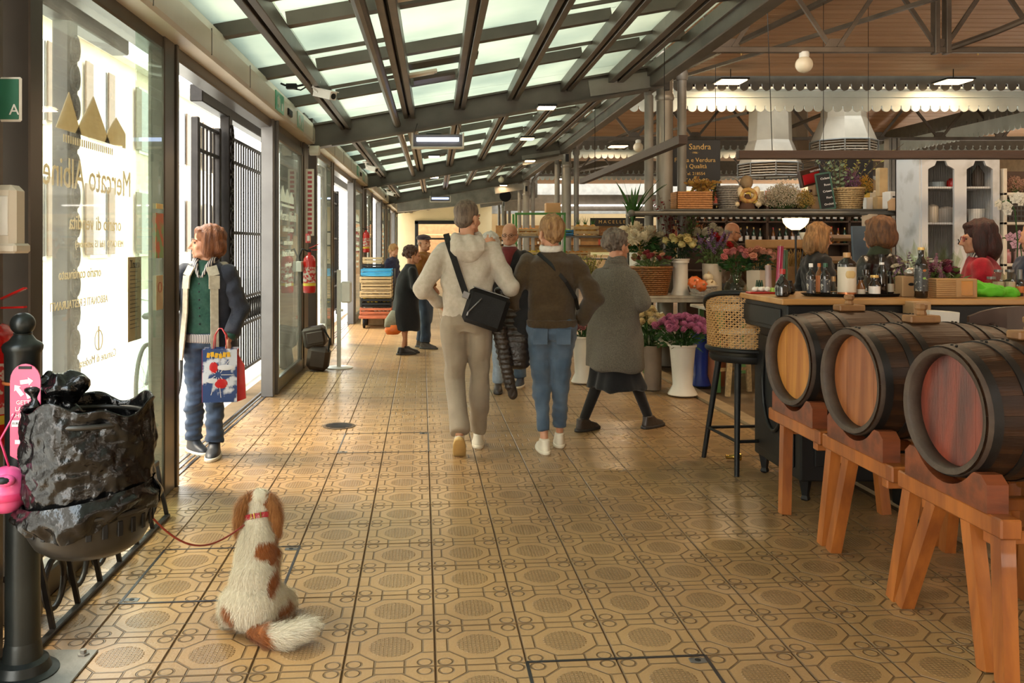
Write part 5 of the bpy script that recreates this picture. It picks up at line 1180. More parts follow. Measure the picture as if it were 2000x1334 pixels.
for y in (0, .10):
    mb = MB(); mb.tube([(-.055, y, .36), (-.045, y*.6+.01, .46), (-.02, .04, .505), (.0, .04, .505), (.03, y*.6+.01, .46), (.035, y, .36)], .004, 6); mb.build('handle', RC, t, 2)

# 5 man facing the camera
a = Fig('balding man with glasses and dark jacket walking toward the camera', (.80, 9.45, 0), R(168), 1.72, 'm', lod=1, vox=.014, build=1.1,
        legs=dict(l=((-.09, .10, .50), (-.13, .12, .085)), r=((.09, .02, .50), (.10, -.15, .12))), look=(R(-4), 0), arms=dict(l=((-.27, -.02, 1.13), (-.25, .15, .95))))
a.trousers(DENIM, 'jeans', r=(.10, .080, .070)); a.top(BLKC, 'jacket', d=.022, hem=.86, r=(.085, .075, .055), folds=(.010, 20, (1, 1, 1)))
a.part('scarf', cloth('red brown scarf', (.16, .02, .02)), lambda mb, k: (mb.sect([(0, .10*k, 1.25*k, .03*k, .05*k), (0, .09*k, 1.40*k, .05*k, .06*k), (0, .04*k, 1.47*k, .09*k, .08*k), (0, .01, 1.50*k, .08*k, .075*k)], 16)))
a.part('shirt_collar', WC, lambda mb, k: mb.sect([(0, .0, 1.48*k, .075*k, .068*k), (0, .005, 1.525*k, .064*k, .06*k)], 16))
a.hair(hairmat('thin grey hair', (.32, .28, .24), (.2, .17, .14)), 'bald')
def f(mb, k):
    for q in (-1, 1): mb.tube([(q*.03+.021*math.cos(t), .096, .076+.016*math.sin(t)) for t in [2*PI*j/12 for j in range(13)]], .0025, 5, cap=False); mb.cap((q*.05, .094, .08), (q*.076, .0, .082), .002, n=5)
    mb.cap((-.01, .1, .078), (.01, .1, .078), .0022, n=5)
a.part('glasses', BLACKM, f, head=True)
for q in (-1, 1): a.shoe(q, mat('blue grey trainer', (.07, .075, .10), .6) if q < 0 else bpy.data.materials['blue grey trainer'], SOLE, yaw=R(-8) if q < 0 else R(10))
# 6 white haired person hidden behind the hoodie
a = Fig('white haired person in pale jeans mostly hidden behind the hooded man', (.555, 8.95, 0), R(175), 1.60, 'f', lod=2, vox=.02)
a.trousers(cloth('pale jeans', (.28, .34, .40)), 'jeans', hem=.10); a.top(BLKC, 'coat', d=.02, hem=.85); a.hair(hairmat('white hair', (.62, .58, .50), (.45, .42, .38)), 'curly')
for q in (-1, 1): a.shoe(q, bpy.data.materials['dark brown leather'], SOLED)
# 7 elderly woman in the black coat
a = Fig('short elderly woman in long black coat standing beside the man with the flat cap', (-.40, 12.05, 0), R(-75), 1.44, 'f', lod=1, vox=.014, lean=.16, build=1.25, look=(R(-6), R(-6)), hide_hands=(-1, 1), bare=True,
        legs=dict(l=((-.08, 0, .48), (-.09, .02, .085)), r=((.08, 0, .48), (.08, -.08, .085))), arms=dict(l=((-.23, .08, 1.13), (-.13, .26, 1.05)), r=((.23, .08, 1.13), (.13, .26, 1.05))))
def f(mb, k):
    l = a.lean; mb.sect([(0, -.01, .40*k, .24*k, .24*k), (0, 0, .7*k, .22*k, .22*k), (0, l*.1, 1.0*k, .20*k, .19*k), (0, l*.3, 1.25*k, .20*k, .17*k), (0, l*.42, 1.40*k, .17*k, .12*k), (0, l*.5, 1.49*k, .09*k, .08*k)], 24, 2.1)
    for q in (-1, 1): mb.limb([a.sh[q]-Vector((0, 0, .03)), a.el[q], a.wr[q]], [.08*k, .075*k, .06*k])
a.g('coat', BLKC, f, folds=(.010, 14, (1, 1, .5))); a.hair(hairmat('dark brown curls', (.10, .045, .022), (.04, .016, .010)), 'curly')
for q in (-1, 1): a.shoe(q, mat('black pump', (.015, .013, .013), .3) if q < 0 else bpy.data.materials['black pump'], SOLED)
t = T('shopping_bag', 'grey and orange shopping bag hanging beside the elderly woman in black', 'bag', (-.58, 11.95, .26)); 
mb = MB(); mb.sect([(0, 0, .12, .11, .06), (0, 0, .22, .10, .05), (.02, 0, .34, .04, .03)], 14); mb.build('grey_bag', cloth('grey green bag cloth', (.30, .29, .22)), t, 2); 
mb = MB(); mb.sect([(.0, 0, .02, .08, .06), (.02, 0, .08, .13, .07), (.02, 0, .15, .10, .06)], 14); mb.build('orange_bag', mat('orange plastic', (.75, .16, .02), .35, bump=.6, bs=30), t, 2, label='orange plastic bag below')
# 8 man with cap
a = Fig('man in purple grey flat cap and orange brown jacket near the crate trolley', (-.17, 12.75, 0), R(-110), 1.63, 'm', lod=1, vox=.014, build=1.12, look=(R(-30), 0),
        legs=dict(l=((-.09, .02, .49), (-.09, -.08, .085)), r=((.09, .06, .49), (.09, .06, .085))))
a.trousers(DENIMD, 'jeans', r=(.115, .095, .080)); a.top(cloth('orange brown suede', (.30, .12, .022), bump=.3), 'jacket', d=.025, hem=.84, r=(.09, .078, .06), folds=(.010, 20, (1, 1, 1)))
a.hair(bpy.data.materials['thin grey hair'], 'bald'); 
def f(mb, k): mb.ball((0, -.012, .150), (.094, .112, .048), 18, 10); mb.ball((0, .085, .135), (.058, .045, .014), 14, 8)
a.part('flat_cap', cloth('plum wool', (.05, .03, .045)), f, head=True)
for q in (-1, 1): a.shoe(q, bpy.data.materials['dark brown leather'], SOLED)
# 9 distant person behind the trolley
a = Fig('fair haired young person in dark coat behind the crate trolley', (-.86, 17.6, 0), R(-130), 1.47, 'f', lod=2, vox=.02, look=(0, R(-20)))
a.trousers(BLKC, 'trousers'); a.top(cloth('navy coat', (.02, .02, .05)), 'coat', d=.025, hem=.7, flare=.03); a.hair(hairmat('honey hair', (.42, .22, .07), (.25, .12, .04)), 'short')
for q in (-1, 1): a.shoe(q, BLKC, SOLED)
# 10 to 14: behind the stalls
a = Fig('bald man with glasses bending behind the flower stall', (4.05, 12.1, 0), R(-85), 1.80, 'm', lod=1, vox=.016, look=(R(-6), R(-12)))
a.trousers(BLKC); a.top(cloth('brown jersey', (.10, .05, .025)), 'sweater', d=.01); a.hair(bpy.data.materials['thin grey hair'], 'bald')
a.part('glasses', BLACKM, lambda mb, k: [mb.cap((q*.05, .094, .08), (q*.078, -.02, .085), .003, n=5) for q in (-1, 1)], head=True)
for q in (-1, 1): a.shoe(q, BLKC, SOLED)
a = Fig('blond woman in black top with glasses behind the counter', (3.66, 8.45, 0), R(-80), 1.69, 'f', lod=1, vox=.014, look=(R(-6), R(-10)))
a.trousers(BLKC); a.top(BLKC, 'top', d=.012); a.hair(hairmat('blond bob', (.34, .18, .07), (.15, .075, .025)), 'long')
a.part('glasses', BLACKM, lambda mb, k: [mb.tube([(q*.03+.022*math.cos(t), .098, .076+.018*math.sin(t)) for t in [2*PI*j/10 for j in range(11)]], .0028, 5, cap=False) for q in (-1, 1)], head=True)
for q in (-1, 1): a.shoe(q, BLKC, SOLED)
a = Fig('brown haired woman in black leather jacket seen from behind at the counter', (3.40, 6.75, 0), R(22), 1.70, 'f', lod=1, vox=.013, look=(R(4), R(0)))
a.trousers(DENIMD); a.top(mat('black leather', (.016, .014, .012), .3, bump=.3, bs=60), 'leather_jacket', d=.02, hem=.9, r=(.08, .068, .05), folds=(.006, 26, (1, 1, 1)))
a.part('collar', cloth('moss green scarf', (.05, .06, .03)), lambda mb, k: mb.sect([(0, 0, 1.44*k, .11*k, .09*k), (0, 0, 1.50*k, .075*k, .07*k), (0, 0, 1.53*k, .07*k, .065*k)], 16))
a.hair(hairmat('tousled brown hair', (.20, .085, .03), (.07, .028, .012)), 'bob')
for q in (-1, 1): a.shoe(q, BLKC, SOLED)
a = Fig('dark haired woman with glasses and red cardigan seated side on behind the counter', (4.05, 6.55, 0), R(62), 1.665, 'f', lod=1, vox=.013, look=(R(10), R(-3)), build=1.15, sh=.175)
a.trousers(BLKC); a.top(cloth('crimson wool', (.42, .006, .022), (.30, .005, .016), bump=.4), 'cardigan', d=.018, r=(.085, .07, .055), folds=(.009, 22, (1, 1, 1)))
a.part('shirt_collar', SHS, lambda mb, k: mb.sect([(0, 0, 1.45*k, .09*k, .08*k), (0, .01, 1.51*k, .066*k, .064*k)], 16))
a.hair(hairmat('dark mahogany hair', (.055, .012, .008), (.02, .006, .004)), 'long')
a.part('glasses', mat('red spectacle frame', (.3, .02, .03), .3), lambda mb, k: [mb.tube([(q*.03+.023*math.cos(t), .098, .076+.018*math.sin(t)) for t in [2*PI*j/10 for j in range(11)]], .003, 5, cap=False) for q in (-1, 1)], head=True)
for q in (-1, 1): a.shoe(q, BLKC, SOLED)
a.part('pearl_earring', WHITE, lambda mb, k: mb.ball((-.085, -.005, .030), .008, 8, 6), head=True)
a = Fig('person in slate blue jersey cut off by the picture edge beside the orchids', (4.24, 6.12, 0), R(90), 1.68, 'm', lod=2, vox=.016, lean=.1)
a.trousers(BLKC); a.top(cloth('slate blue jersey', (.035, .045, .075)), 'sweater', d=.03, r=(.09, .08, .06)); a.hair(hairmat('black hair', (.02, .015, .012), (.01, .01, .01)), 'crop')
for q in (-1, 1): a.shoe(q, BLKC, SOLED)
LE = mat('red brown leather', (.28, .035, .02), .4, var=.1)
# ------------------------------------------------------------------ spaniel
DOGX, DOGY = -.715, 3.50
dog = None
def dogmat():
    M = bpy.data.materials.new('spaniel coat'); M.use_nodes = True; nt = M.node_tree; b = nt.nodes['Principled BSDF']; b.inputs['Roughness'].default_value = .75; b.inputs['Sheen Weight'].default_value = .15; b.inputs['Specular IOR Level'].default_value = .25
    at = _n(nt, 'ShaderNodeVertexColor'); at.layer_name = 'coat'; no = _n(nt, 'ShaderNodeTexNoise'); no.inputs['Scale'].default_value = 60
    mx = _n(nt, 'ShaderNodeMix', data_type='RGBA', blend_type='MULTIPLY'); mx.inputs[0].default_value = .35; nt.links.new(at.outputs[0], mx.inputs[6]); nt.links.new(no.outputs[0], mx.inputs[7]); nt.links.new(mx.outputs[2], b.inputs[0]); return M
DM = dogmat()
CW, CB, CG2 = np.array((.74, .66, .50)), np.array((.34, .105, .022)), np.array((.50, .24, .07))
mb = MB()   # local: dog faces +Y, sits on z=0
# rump, back, chest
mb.ball((0, -.05, .105), (.118, .135, .105), 20, 14); mb.ball((0, -.02, .18), (.098, .115, .11), 20, 14)
mb.ball((-.075, .0, .085), (.062, .115, .085), 16, 10); mb.ball((.075, .0, .085), (.062, .115, .085), 16, 10)
mb.limb([(0, -.02, .16), (0, .02, .25), (0, .055, .33), (0, .075, .385)], [.100, .088, .078, .060], 18)
mb.ball((0, .095, .28), (.075, .07, .10), 16, 10); mb.limb([(0, .07, .36), (0, .095, .42), (.003, .115, .455)], [.062, .052, .05], 16)
for s in (-1, 1):
    mb.limb([(s*.055, .10, .25), (s*.055, .12, .12), (s*.055, .125, .03)], [.045, .030, .024], 12); mb.ball((s*.055, .145, .018), (.028, .042, .020), 12, 8)
    mb.limb([(s*.09, -.02, .06), (s*.115, .09, .06), (s*.10, .03, .022), (s*.125, .12, .018)], [.055, .045, .026, .020], 12)
    mb.limb([(s*.10, -.04, .02), (s*.115, .10, .018)], [.028, .024], 12)
# head
hc = Vector((.0, .135, .475)); mb.ball(hc, (.060, .068, .056), 18, 12); mb.ball(hc+Vector((0, .055, -.02)), (.036, .045, .032), 14, 9); mb.ball(hc+Vector((0, .085, -.025)), (.026, .03, .024), 12, 8)
# tail sweeping to the right along the floor
mb.limb([(.03, -.17, .035), (.09, -.22, .035), (.16, -.235, .045), (.215, -.215, .062), (.245, -.20, .075)], [.030, .038, .042, .038, .022], 12)
me = remesh(mb, .0085, 4); me.name = 'dog'
n = len(me.vertices); co = np.empty(n*3); me.vertices.foreach_get('co', co); co = co.reshape(-1, 3); no_ = np.empty(n*3); me.vertices.foreach_get('normal', no_); no_ = no_.reshape(-1, 3)
def patch(p):
    x, y, z = p
    w = .008*math.sin(x*60+z*47)+.006*math.sin(z*110+x*30+1)
    if z > .40 and abs(x-.002) > .018+w*.8+max(0, .012-(z-.50)*.2) and y < .22 and (z > .425): return 1
    def el(cx, cz, rx, rz, rot=0.):
        dx, dz = x-cx, z-cz; c, s = math.cos(rot), math.sin(rot); u, v = dx*c+dz*s, -dx*s+dz*c; return (u/rx)**2+(v/rz)**2 < 1+w*14
    if y < .07+.3*max(0, z-.2):
        if el(.045, .315, .042, .030, -.4) or el(.078, .292, .022, .038): return 1
        if el(.088, .205, .022, .05, -.25): return 1
    if el(-.088, .085, .026, .042, .45) and y < 0: return 1
    if el(.045, .035, .05, .038, -.2) and y < -.10 and x < .095: return 1
    if x > .085 and z < .10 and y > -.10 and y < .02 and z > .05: return 1
    return 0
pv = np.array([patch(p) for p in co]); colr = np.where(pv[:, None] > 0, CB, CW)
va = me.color_attributes.new('coat', 'FLOAT_COLOR', 'POINT'); va.data.foreach_set('color', np.c_[colr, np.ones(n)].ravel())
me.materials.append(DM); me.polygons.foreach_set('use_smooth', [True]*len(me.polygons))
dog = inst(me, 'dog', None, (DOGX, DOGY, 0), (0, 0, R(3)), (.96, .96, .93), label='white and chestnut spaniel sitting on the tiles with its back to us', cat='dog')
def fur(par, co, nr, cols, N, ln, wd, seed, flow, name, lenf=None):
    rg = np.random.RandomState(seed); ix = rg.randint(0, len(co), N); P = co[ix]+rg.normal(size=(N, 3))*.003; Nn = nr[ix]
    fl = flow(P); fl = fl-Nn*(fl*Nn).sum(1)[:, None]; fl /= np.linalg.norm(fl, axis=1)[:, None]+1e-6
    L_ = ln*rg.uniform(.6, 1.25, N)*(lenf(P) if lenf else 1.)
    d1 = fl*.85+Nn*.55+rg.normal(size=(N, 3))*.16; d2 = fl*1.0+Nn*.12+rg.normal(size=(N, 3))*.22
    side = np.cross(d1, Nn); side /= np.linalg.norm(side, axis=1)[:, None]+1e-6
    a = P-Nn*.001; m_ = a+d1*(L_*.5)[:, None]; e = m_+d2*(L_*.5)[:, None]
    V_ = np.empty((N, 5, 3)); V_[:, 0] = a-side*wd/2; V_[:, 1] = a+side*wd/2; V_[:, 2] = m_+side*wd*.35; V_[:, 3] = m_-side*wd*.35; V_[:, 4] = e
    V_[:, :, 2] = np.maximum(V_[:, :, 2], .001)
    b = np.arange(N)*5; F_ = []
    me = bpy.data.meshes.new(name); me.vertices.add(N*5); me.vertices.foreach_set('co', V_.ravel())
    loops = np.stack([b, b+1, b+2, b+3, b+3, b+2, b+4], 1).ravel(); me.loops.add(N*7); me.loops.foreach_set('vertex_index', loops.astype(np.int32))
    st = np.stack([np.arange(N)*7, np.arange(N)*7+4], 1).ravel(); me.polygons.add(N*2); me.polygons.foreach_set('loop_start', st.astype(np.int32)); me.update(calc_edges=True)
    cc = cols[ix]*rg.uniform(.82, 1.12, N)[:, None]; at = me.color_attributes.new('coat', 'FLOAT_COLOR', 'POINT'); at.data.foreach_set('color', np.repeat(np.c_[cc, np.ones(N)], 5, 0).ravel())
    me.materials.append(DM); return inst(me, name, par, kind='stuff')
def flow(P):
    f = np.zeros_like(P); f[:, 2] = -1; f[:, 1] = -.25; tl = (P[:, 1] < -.17) & (P[:, 0] > .05); f[tl] = np.array((1., .05, -.15)); lo = P[:, 2] < .05; f[lo & ~tl] = np.array((0, -.6, -.3))+np.c_[np.sign(P[lo & ~tl][:, 0]), 0*P[lo & ~tl][:, 0], 0*P[lo & ~tl][:, 0]]*.8; return f
def lf(P): return np.where((P[:, 1] < -.17) & (P[:, 0] > .05), 1.9, np.where(P[:, 2] < .12, 1.35, np.where(P[:, 2] > .42, .7, 1.)))
fur(dog, co, no_, colr, 52000, .024, .0011, 3, flow, 'fur', lf)
# ears as pieces of their own
for s in (-1, 1):
    e = MB(); e.limb([(s*.045, .120, .500), (s*.066, .105, .465), (s*.072, .095, .415), (s*.070, .09, .36), (s*.064, .085, .325)], [.018, .024, .026, .023, .012], 12)
    e.v = [(p[0], (p[1]-.11)*1.25+.11, p[2]) for p in e.v]
    em = remesh(e, .007, 3); k_ = len(em.vertices); ec = np.empty(k_*3); em.vertices.foreach_get('co', ec); ec = ec.reshape(-1, 3); en = np.empty(k_*3); em.vertices.foreach_get('normal', en); en = en.reshape(-1, 3)
    ecol = np.tile(CB*.6+CG2*.4, (k_, 1)); va = em.color_attributes.new('coat', 'FLOAT_COLOR', 'POINT'); va.data.foreach_set('color', np.c_[ecol, np.ones(k_)].ravel()); em.materials.append(DM); em.polygons.foreach_set('use_smooth', [True]*len(em.polygons))
    o = inst(em, 'ear', dog, label='long wavy chestnut ear')
    fur(o, ec, en, ecol, 6500, .036, .0012, 9+s, lambda P: np.tile(np.array((0, -.15, -1.)), (len(P), 1)), 'ear_fur')
for s in (-1, 1): e = MB(); e.ball((s*.03, .195, .485), .009, 10, 7); e.build('eye', EYE_D, dog, 2) if 'EYE_D' in globals() else e.build('eye', BLACK, dog, 2)
e = MB(); e.ball((0, .248, .455), (.014, .012, .011), 10, 7); e.build('nose', BLACK, dog, 2)
cl = MB(); cl.X = Matrix.Translation((0, .100, .418)) @ Matrix.Rotation(R(-22), 4, 'X') @ Matrix.Rotation(R(-9), 4, 'Y')
N = 36; rr_ = (.066, .064)
for j in range(N):
    a, b = 2*PI*j/N, 2*PI*(j+1)/N
    cl.add([(rr_[0]*math.cos(a), rr_[1]*math.sin(a), -.011), (rr_[0]*math.cos(b), rr_[1]*math.sin(b), -.011), (rr_[0]*math.cos(b), rr_[1]*math.sin(b), .011), (rr_[0]*math.cos(a), rr_[1]*math.sin(a), .011),
            (rr_[0]*.95*math.cos(a), rr_[1]*.95*math.sin(a), -.011), (rr_[0]*.95*math.cos(b), rr_[1]*.95*math.sin(b), -.011), (rr_[0]*.95*math.cos(b), rr_[1]*.95*math.sin(b), .011), (rr_[0]*.95*math.cos(a), rr_[1]*.95*math.sin(a), .011)], [(0, 1, 2, 3), (7, 6, 5, 4), (0, 4, 5, 1), (3, 2, 6, 7)])
co_ = cl.build('collar', mat('red nylon collar', (.36, .012, .022), .45), dog, label='red collar with gold fittings')
for a in (R(250), R(262), R(285)): e = MB(); e.X = cl.X; e.bbox((.067*math.cos(a), .067*math.sin(a), 0), (.006, .006, .026), .002, rz=a); e.build('buckle', bpy.data.materials['brass'], co_)
t = bpy.data.objects['dog_leash']
q0 = Vector((-.985, 3.02, .585)); q1 = Matrix.Rotation(R(3), 3, 'Z') @ Vector((-.048, .035, .375))+Vector((DOGX, DOGY, 0))
pts = []
for j in range(21):
    u = j/20; p = q0.lerp(q1, u); p.z -= .10*math.sin(PI*u**.9)*1.0; pts.append(p-t.location)
MB().tube(pts, .0038, 8).build('cord', LE, t, 2)
# ------------------------------------------------------------------ flower stall
LEAF = leafmat('leaf green', (.045, .13, .025), (.02, .07, .015)); LEAFP = leafmat('pale leaf', (.16, .24, .08), (.08, .14, .04)); LEAFD = leafmat('dark leaf', (.018, .055, .018), (.01, .03, .01))
def bloom_mum(layers=6, per=13, w_=.30):
    m = MB()
    for i in range(layers):
        t = i/(layers-1); el = R(88-115*t)       # top petals upright, outer hang
        for j in range(per if i else 6):
            a = 2*PI*(j+.5*(i % 2))/(per if i else 6); c, s = math.cos(a), math.sin(a); L0 = .35+.15*t
            d = Vector((c*math.cos(el), s*math.cos(el), math.sin(el))); e2 = el+R(35); d2 = Vector((c*math.cos(e2), s*math.cos(e2), math.sin(e2))); sd = Vector((-s, c, 0))*w_/2
            p = d*.30; q = d*.85; r_ = q+d2*.22
            m.add([p-sd*.5, p+sd*.5, q+sd, q-sd, r_], [(0, 1, 2, 3), (3, 2, 4)])
    m.ball((0, 0, 0), .45, 8, 6); return m
def bloom_rose():
    m = MB()
    for i, (n, r0, r1, z0, z1) in enumerate(((3, .10, .22, .25, .95), (4, .25, .42, .0, .85), (5, .35, .68, -.35, .70), (6, .40, .95, -.6, .42))):
        for j in range(n):
            a = 2*PI*(j+.37*i)/n; da = PI/n*1.15; v = []
            for u in (-1, 0, 1):
                for rr, zz in ((.15, -.75), (r0+.25*(r1-r0)+.1, z0), (r1, z1-.10*abs(u)), (r1*1.12, z1-.22*abs(u)-.06)): v.append((math.cos(a+da*u)*rr, math.sin(a+da*u)*rr, zz))
            m.add(v, [(k, k+1, k+5, k+4) for k in (0, 1, 2)]+[(k+4, k+5, k+9, k+8) for k in (0, 1, 2)])
    m.ball((0, 0, -.2), (.3, .3, .5), 7, 5); return m
def bloom_daisy():
    m = MB()
    for j in range(14):
        a = 2*PI*j/14; c, s = math.cos(a), math.sin(a); sd = Vector((-s, c, 0))*.17
        m.add([Vector((c*.15, s*.15, .05))-sd*.5, Vector((c*.15, s*.15, .05))+sd*.5, Vector((c*.8, s*.8, .18))+sd, Vector((c*.8, s*.8, .18))-sd, Vector((c*1., s, .1))], [(0, 1, 2, 3), (3, 2, 4)])
    m.ball((0, 0, .08), (.2, .2, .12), 7, 4); return m
def bloom_spike():
    m = MB()
    for i in range(9):
        for j in range(5):
            a = 2*PI*(j+.5*i)/5; rr = .34*(1-.07*i); c, s = math.cos(a), math.sin(a); z = -1+i*.24; p = Vector((c*rr, s*rr, z))
            m.add([p+Vector((-s*.16, c*.16, .0)), p+Vector((c*.16, s*.16, .14)), p+Vector((s*.16, -c*.16, 0)), p+Vector((-c*.12, -s*.12, .16))], [(0, 1, 2), (0, 2, 3)])
    return m
PET = {}
def petal(nm, c, c2=None):
    if nm not in PET: PET[nm] = leafmat('petal '+nm, c, c2 or tuple(x*.75 for x in c), 3.)
    return PET[nm]
BM = {}
def bmesh_of(kind, pm):
    key = (kind, pm.name)
    if key not in BM: BM[key] = {'mum': bloom_mum, 'rose': bloom_rose, 'daisy': bloom_daisy, 'spike': bloom_spike}[kind]().mesh(kind+'_bloom', pm, 2)
    return BM[key]
def bouquet(lab, loc, sx, sy, h, spec, seed=1, leaf=None, nl=70, name='bouquet', ll=.09, stem=.10, down=.12, group=None, cat='flowers'):
    """loc: vase mouth; blooms spread on a dome sx x sy, height h"""
    rg = random.Random(seed); t = T(name, lab, cat, loc, 0, group); m = MB(); leaf = leaf or LEAF; heads = []
    for kind, pm, n, r in spec:
        for i in range(n):
            for tr in range(30):
                a = rg.uniform(0, 2*PI); q = math.sqrt(rg.random()); p = Vector((math.cos(a)*q*sx, math.sin(a)*q*sy, h*(.55+.45*math.cos(q*1.35))+rg.uniform(-.02, .02)))
                if all((p-o).length > (r+ro)*.62 for o, ro in heads): break
            heads.append((p, r)); tilt = q*.9
            inst(bmesh_of(kind, pm), 'bloom', t, p, (math.sin(a)*-tilt, math.cos(a)*tilt, rg.uniform(0, 6)), (r, r, r*(.8 if kind == 'mum' else 1.)*(2.2 if kind == 'spike' else 1)))
            b = Vector((p.x*.12, p.y*.12, -down)); mid = Vector((p.x*.45, p.y*.45, p.z*.45)); m.tube([b, mid, p-Vector((0, 0, r*.4))], .0035, 4)
    for i in range(nl):
        a = rg.uniform(0, 2*PI); q = rg.random(); L_ = ll*rg.uniform(.6, 1.2); p = Vector((math.cos(a)*q*sx*.8, math.sin(a)*q*sy*.8, h*rg.uniform(.05, .72))); d = Vector((math.cos(a), math.sin(a), rg.uniform(-.3, .9))).normalized(); s = d.orthogonal().normalized()
        s = (Matrix.Rotation(rg.uniform(0, 6), 3, d) @ s)*L_*.2; dr_ = Vector((0, 0, -L_*.18))
        m.add([p, p+d*L_*.5+s, p+d*L_+dr_, p+d*L_*.5-s], [(0, 1, 2), (0, 2, 3)])
    m.build('foliage', leaf, t, kind='stuff'); return t
def vase(lab, loc, prof, m, n=28, name='vase', cat='vase', **k):
    t = MB().lathe((0, 0, 0), prof+[(r*.93, z) for r, z in prof[::-1][:1]]+[(prof[-1][0]*.9, prof[-1][1]-.05)], n).mesh(name, m, True); return inst(t, name, None, loc, label=lab, cat=cat, **k)
TAB = mat('weathered white table boards', (.46, .42, .34), .6, vs=6, c2=(.30, .26, .20)); GRN = mat('green painted leg', (.10, .22, .06), .5)
tx0, tx1, ty = 2.38, 4.9, 10.2
t = T('flower_table', 'weathered white plank table with green legs holding the potted flowers', 'table', (tx0, ty, 0))
for j in range(5): MB().bbox(((tx1-tx0)/2, .08+j*.165, .885), (tx1-tx0, .16, .03), .004).build('plank', TAB, t)
MB().bbox(((tx1-tx0)/2, .02, .85), (tx1-tx0, .03, .05), .004).build('apron', TAB, t)
for x in (.06, 1.2, 2.46):
    for y in (.05, .76): MB().bbox((x, y, .43), (.045, .045, .86), .004).build('leg', GRN, t)
MB().bbox(((tx1-tx0)/2, .4, .33), (tx1-tx0, .75, .025), .004).build('lower_shelf', TAB, t)
WV = mat('white plastic vase', (.70, .66, .58), .35, var=.03); CV = mat('cream ceramic', (.50, .43, .33), .4, var=.06)
trumpet = lambda h, r: [(r*.95, 0), (r*1.0, .01), (r*.66, h*.2), (r*.72, h*.5), (r*.86, h*.95), (r*.95, h*.96), (r*.95, h)]
straight = lambda h, r: [(r*.92, 0), (r*.94, .01), (r, h*.98), (r, h)]
def PX(px, Y, z): return Vector(((px-CX)/F*Y, Y, z))
TT = .90
# floor vases
vase('tall white trumpet vase holding pink chrysanthemums on the tiles', PX(1333, 8.72, .012), trumpet(.50, .145), WV)
bouquet('big bunch of pink chrysanthemums in the white floor vase', PX(1333, 8.72, .47), .27, .22, .32, [('mum', petal('pink', (.55, .20, .34), (.40, .12, .24)), 46, .046)], 2, nl=160)
vase('taupe cylinder vase of daisies behind the coated woman', PX(1275, 9.05, .012), straight(.45, .09), mat('taupe stoneware', (.26, .19, .14), .6, bump=.2))
bouquet('white and cream daisies in the taupe floor vase', PX(1268, 9.05, .42), .17, .15, .42, [('mum', petal('cream', (.70, .60, .36), (.60, .48, .25)), 16, .05), ('daisy', petal('white', (.74, .72, .62)), 16, .045)], 3, nl=110)
vase('white trumpet vase standing behind the woman in brown sweater', PX(1137, 9.5, .012), trumpet(.50, .12), WV)
bouquet('small dusky blossoms in the vase behind the brown sweater', PX(1137, 9.5, .47), .10, .10, .18, [('rose', petal('dusky', (.35, .12, .12)), 8, .035)], 4, nl=40)
vase('deep blue floor vase behind the pink chrysanthemums', PX(1368, 9.3, .012), trumpet(.55, .11), mat('cobalt plastic', (.012, .04, .30), .35))
vase('white vase base glimpsed behind the skirt of the coated woman', PX(1215, 9.2, .012), trumpet(.40, .12), WV)
# on the table
def basket(lab, loc, r0, r1, h, m, n=26, rows=14, name='wicker_basket', handle=False):
    t = T(name, lab, 'basket', loc)
    for i in range(n):
        a = 2*PI*i/n; MB().tube([(math.cos(a)*r0, math.sin(a)*r0, 0), (math.cos(a)*r1, math.sin(a)*r1, h)], .007, 5).build('stake', m, t)
    w = MB()
    for k in range(rows):
        z = (k+.5)*h/rows; rr = r0+(r1-r0)*z/h; w.tube([((rr+.008*(-1)**(j+k))*math.cos(2*PI*j/(2*n)), (rr+.008*(-1)**(j+k))*math.sin(2*PI*j/(2*n)), z) for j in range(2*n+1)], h/rows*.46, 5, cap=False)
    w.build('weave', m, t, 2, kind='stuff'); MB().tube([(r1*1.03*math.cos(2*PI*j/24), r1*1.03*math.sin(2*PI*j/24), h) for j in range(25)], .013, 6, cap=False).build('rim', m, t, 2)
    MB().lathe((0, 0, .005), [(.0001, 0), (r0, 0), (r0, .01)], 20).build('base', m, t)
    if handle: MB().tube([(r1*math.cos(a), 0, h+.9*r1*math.sin(a)) for a in [PI*j/12 for j in range(13)]], .009, 6).build('handle', m, t, 2)
    return t
WICK = mat('brown wicker', (.30, .125, .035), .5, var=.2, vs=40); WICKW = mat('white wicker', (.60, .54, .45), .55, var=.1, vs=40); WICKG = mat('grey wicker', (.30, .28, .25), .6, var=.2, vs=40); STRAW = mat('straw wicker', (.48, .33, .15), .6, var=.2, vs=40)
Y = 10.42
basket('brown wicker basket at the end of the flower table', PX(1272, Y, TT), .17, .235, .33, WICK)
bouquet('wrapped dried mix of pink and burgundy heads in the brown wicker basket', PX(1272, Y, TT+.30), .22, .16, .20, [('mum', petal('crimson', (.30, .05, .06)), 9, .04), ('daisy', petal('rust', (.42, .20, .12)), 9, .04), ('rose', petal('olive', (.25, .22, .08)), 7, .035)], 6, LEAFP, 60)
vase('white cylinder vase behind the wicker basket', PX(1252, 10.75, TT), straight(.50, .14), WV)
bouquet('huge white chrysanthemum globes in the vase behind the wicker basket', PX(1250, 10.75, TT+.46), .31, .16, .32, [('mum', petal('ivory', (.76, .70, .54), (.66, .58, .40)), 8, .115)], 22, nl=200, ll=.11)
vase('narrow white trumpet vase of yellow roses on the flower table', PX(1329, 10.45, TT), [(.11, 0), (.11, .01), (.085, .08), (.085, .38), (.105, .41), (.11, .43)], WV)
bouquet('pale yellow roses above the narrow white vase', PX(1329, 10.45, TT+.42), .22, .15, .27, [('rose', petal('lemon', (.72, .63, .30), (.62, .50, .18)), 15, .047)], 8, LEAFD, 130)
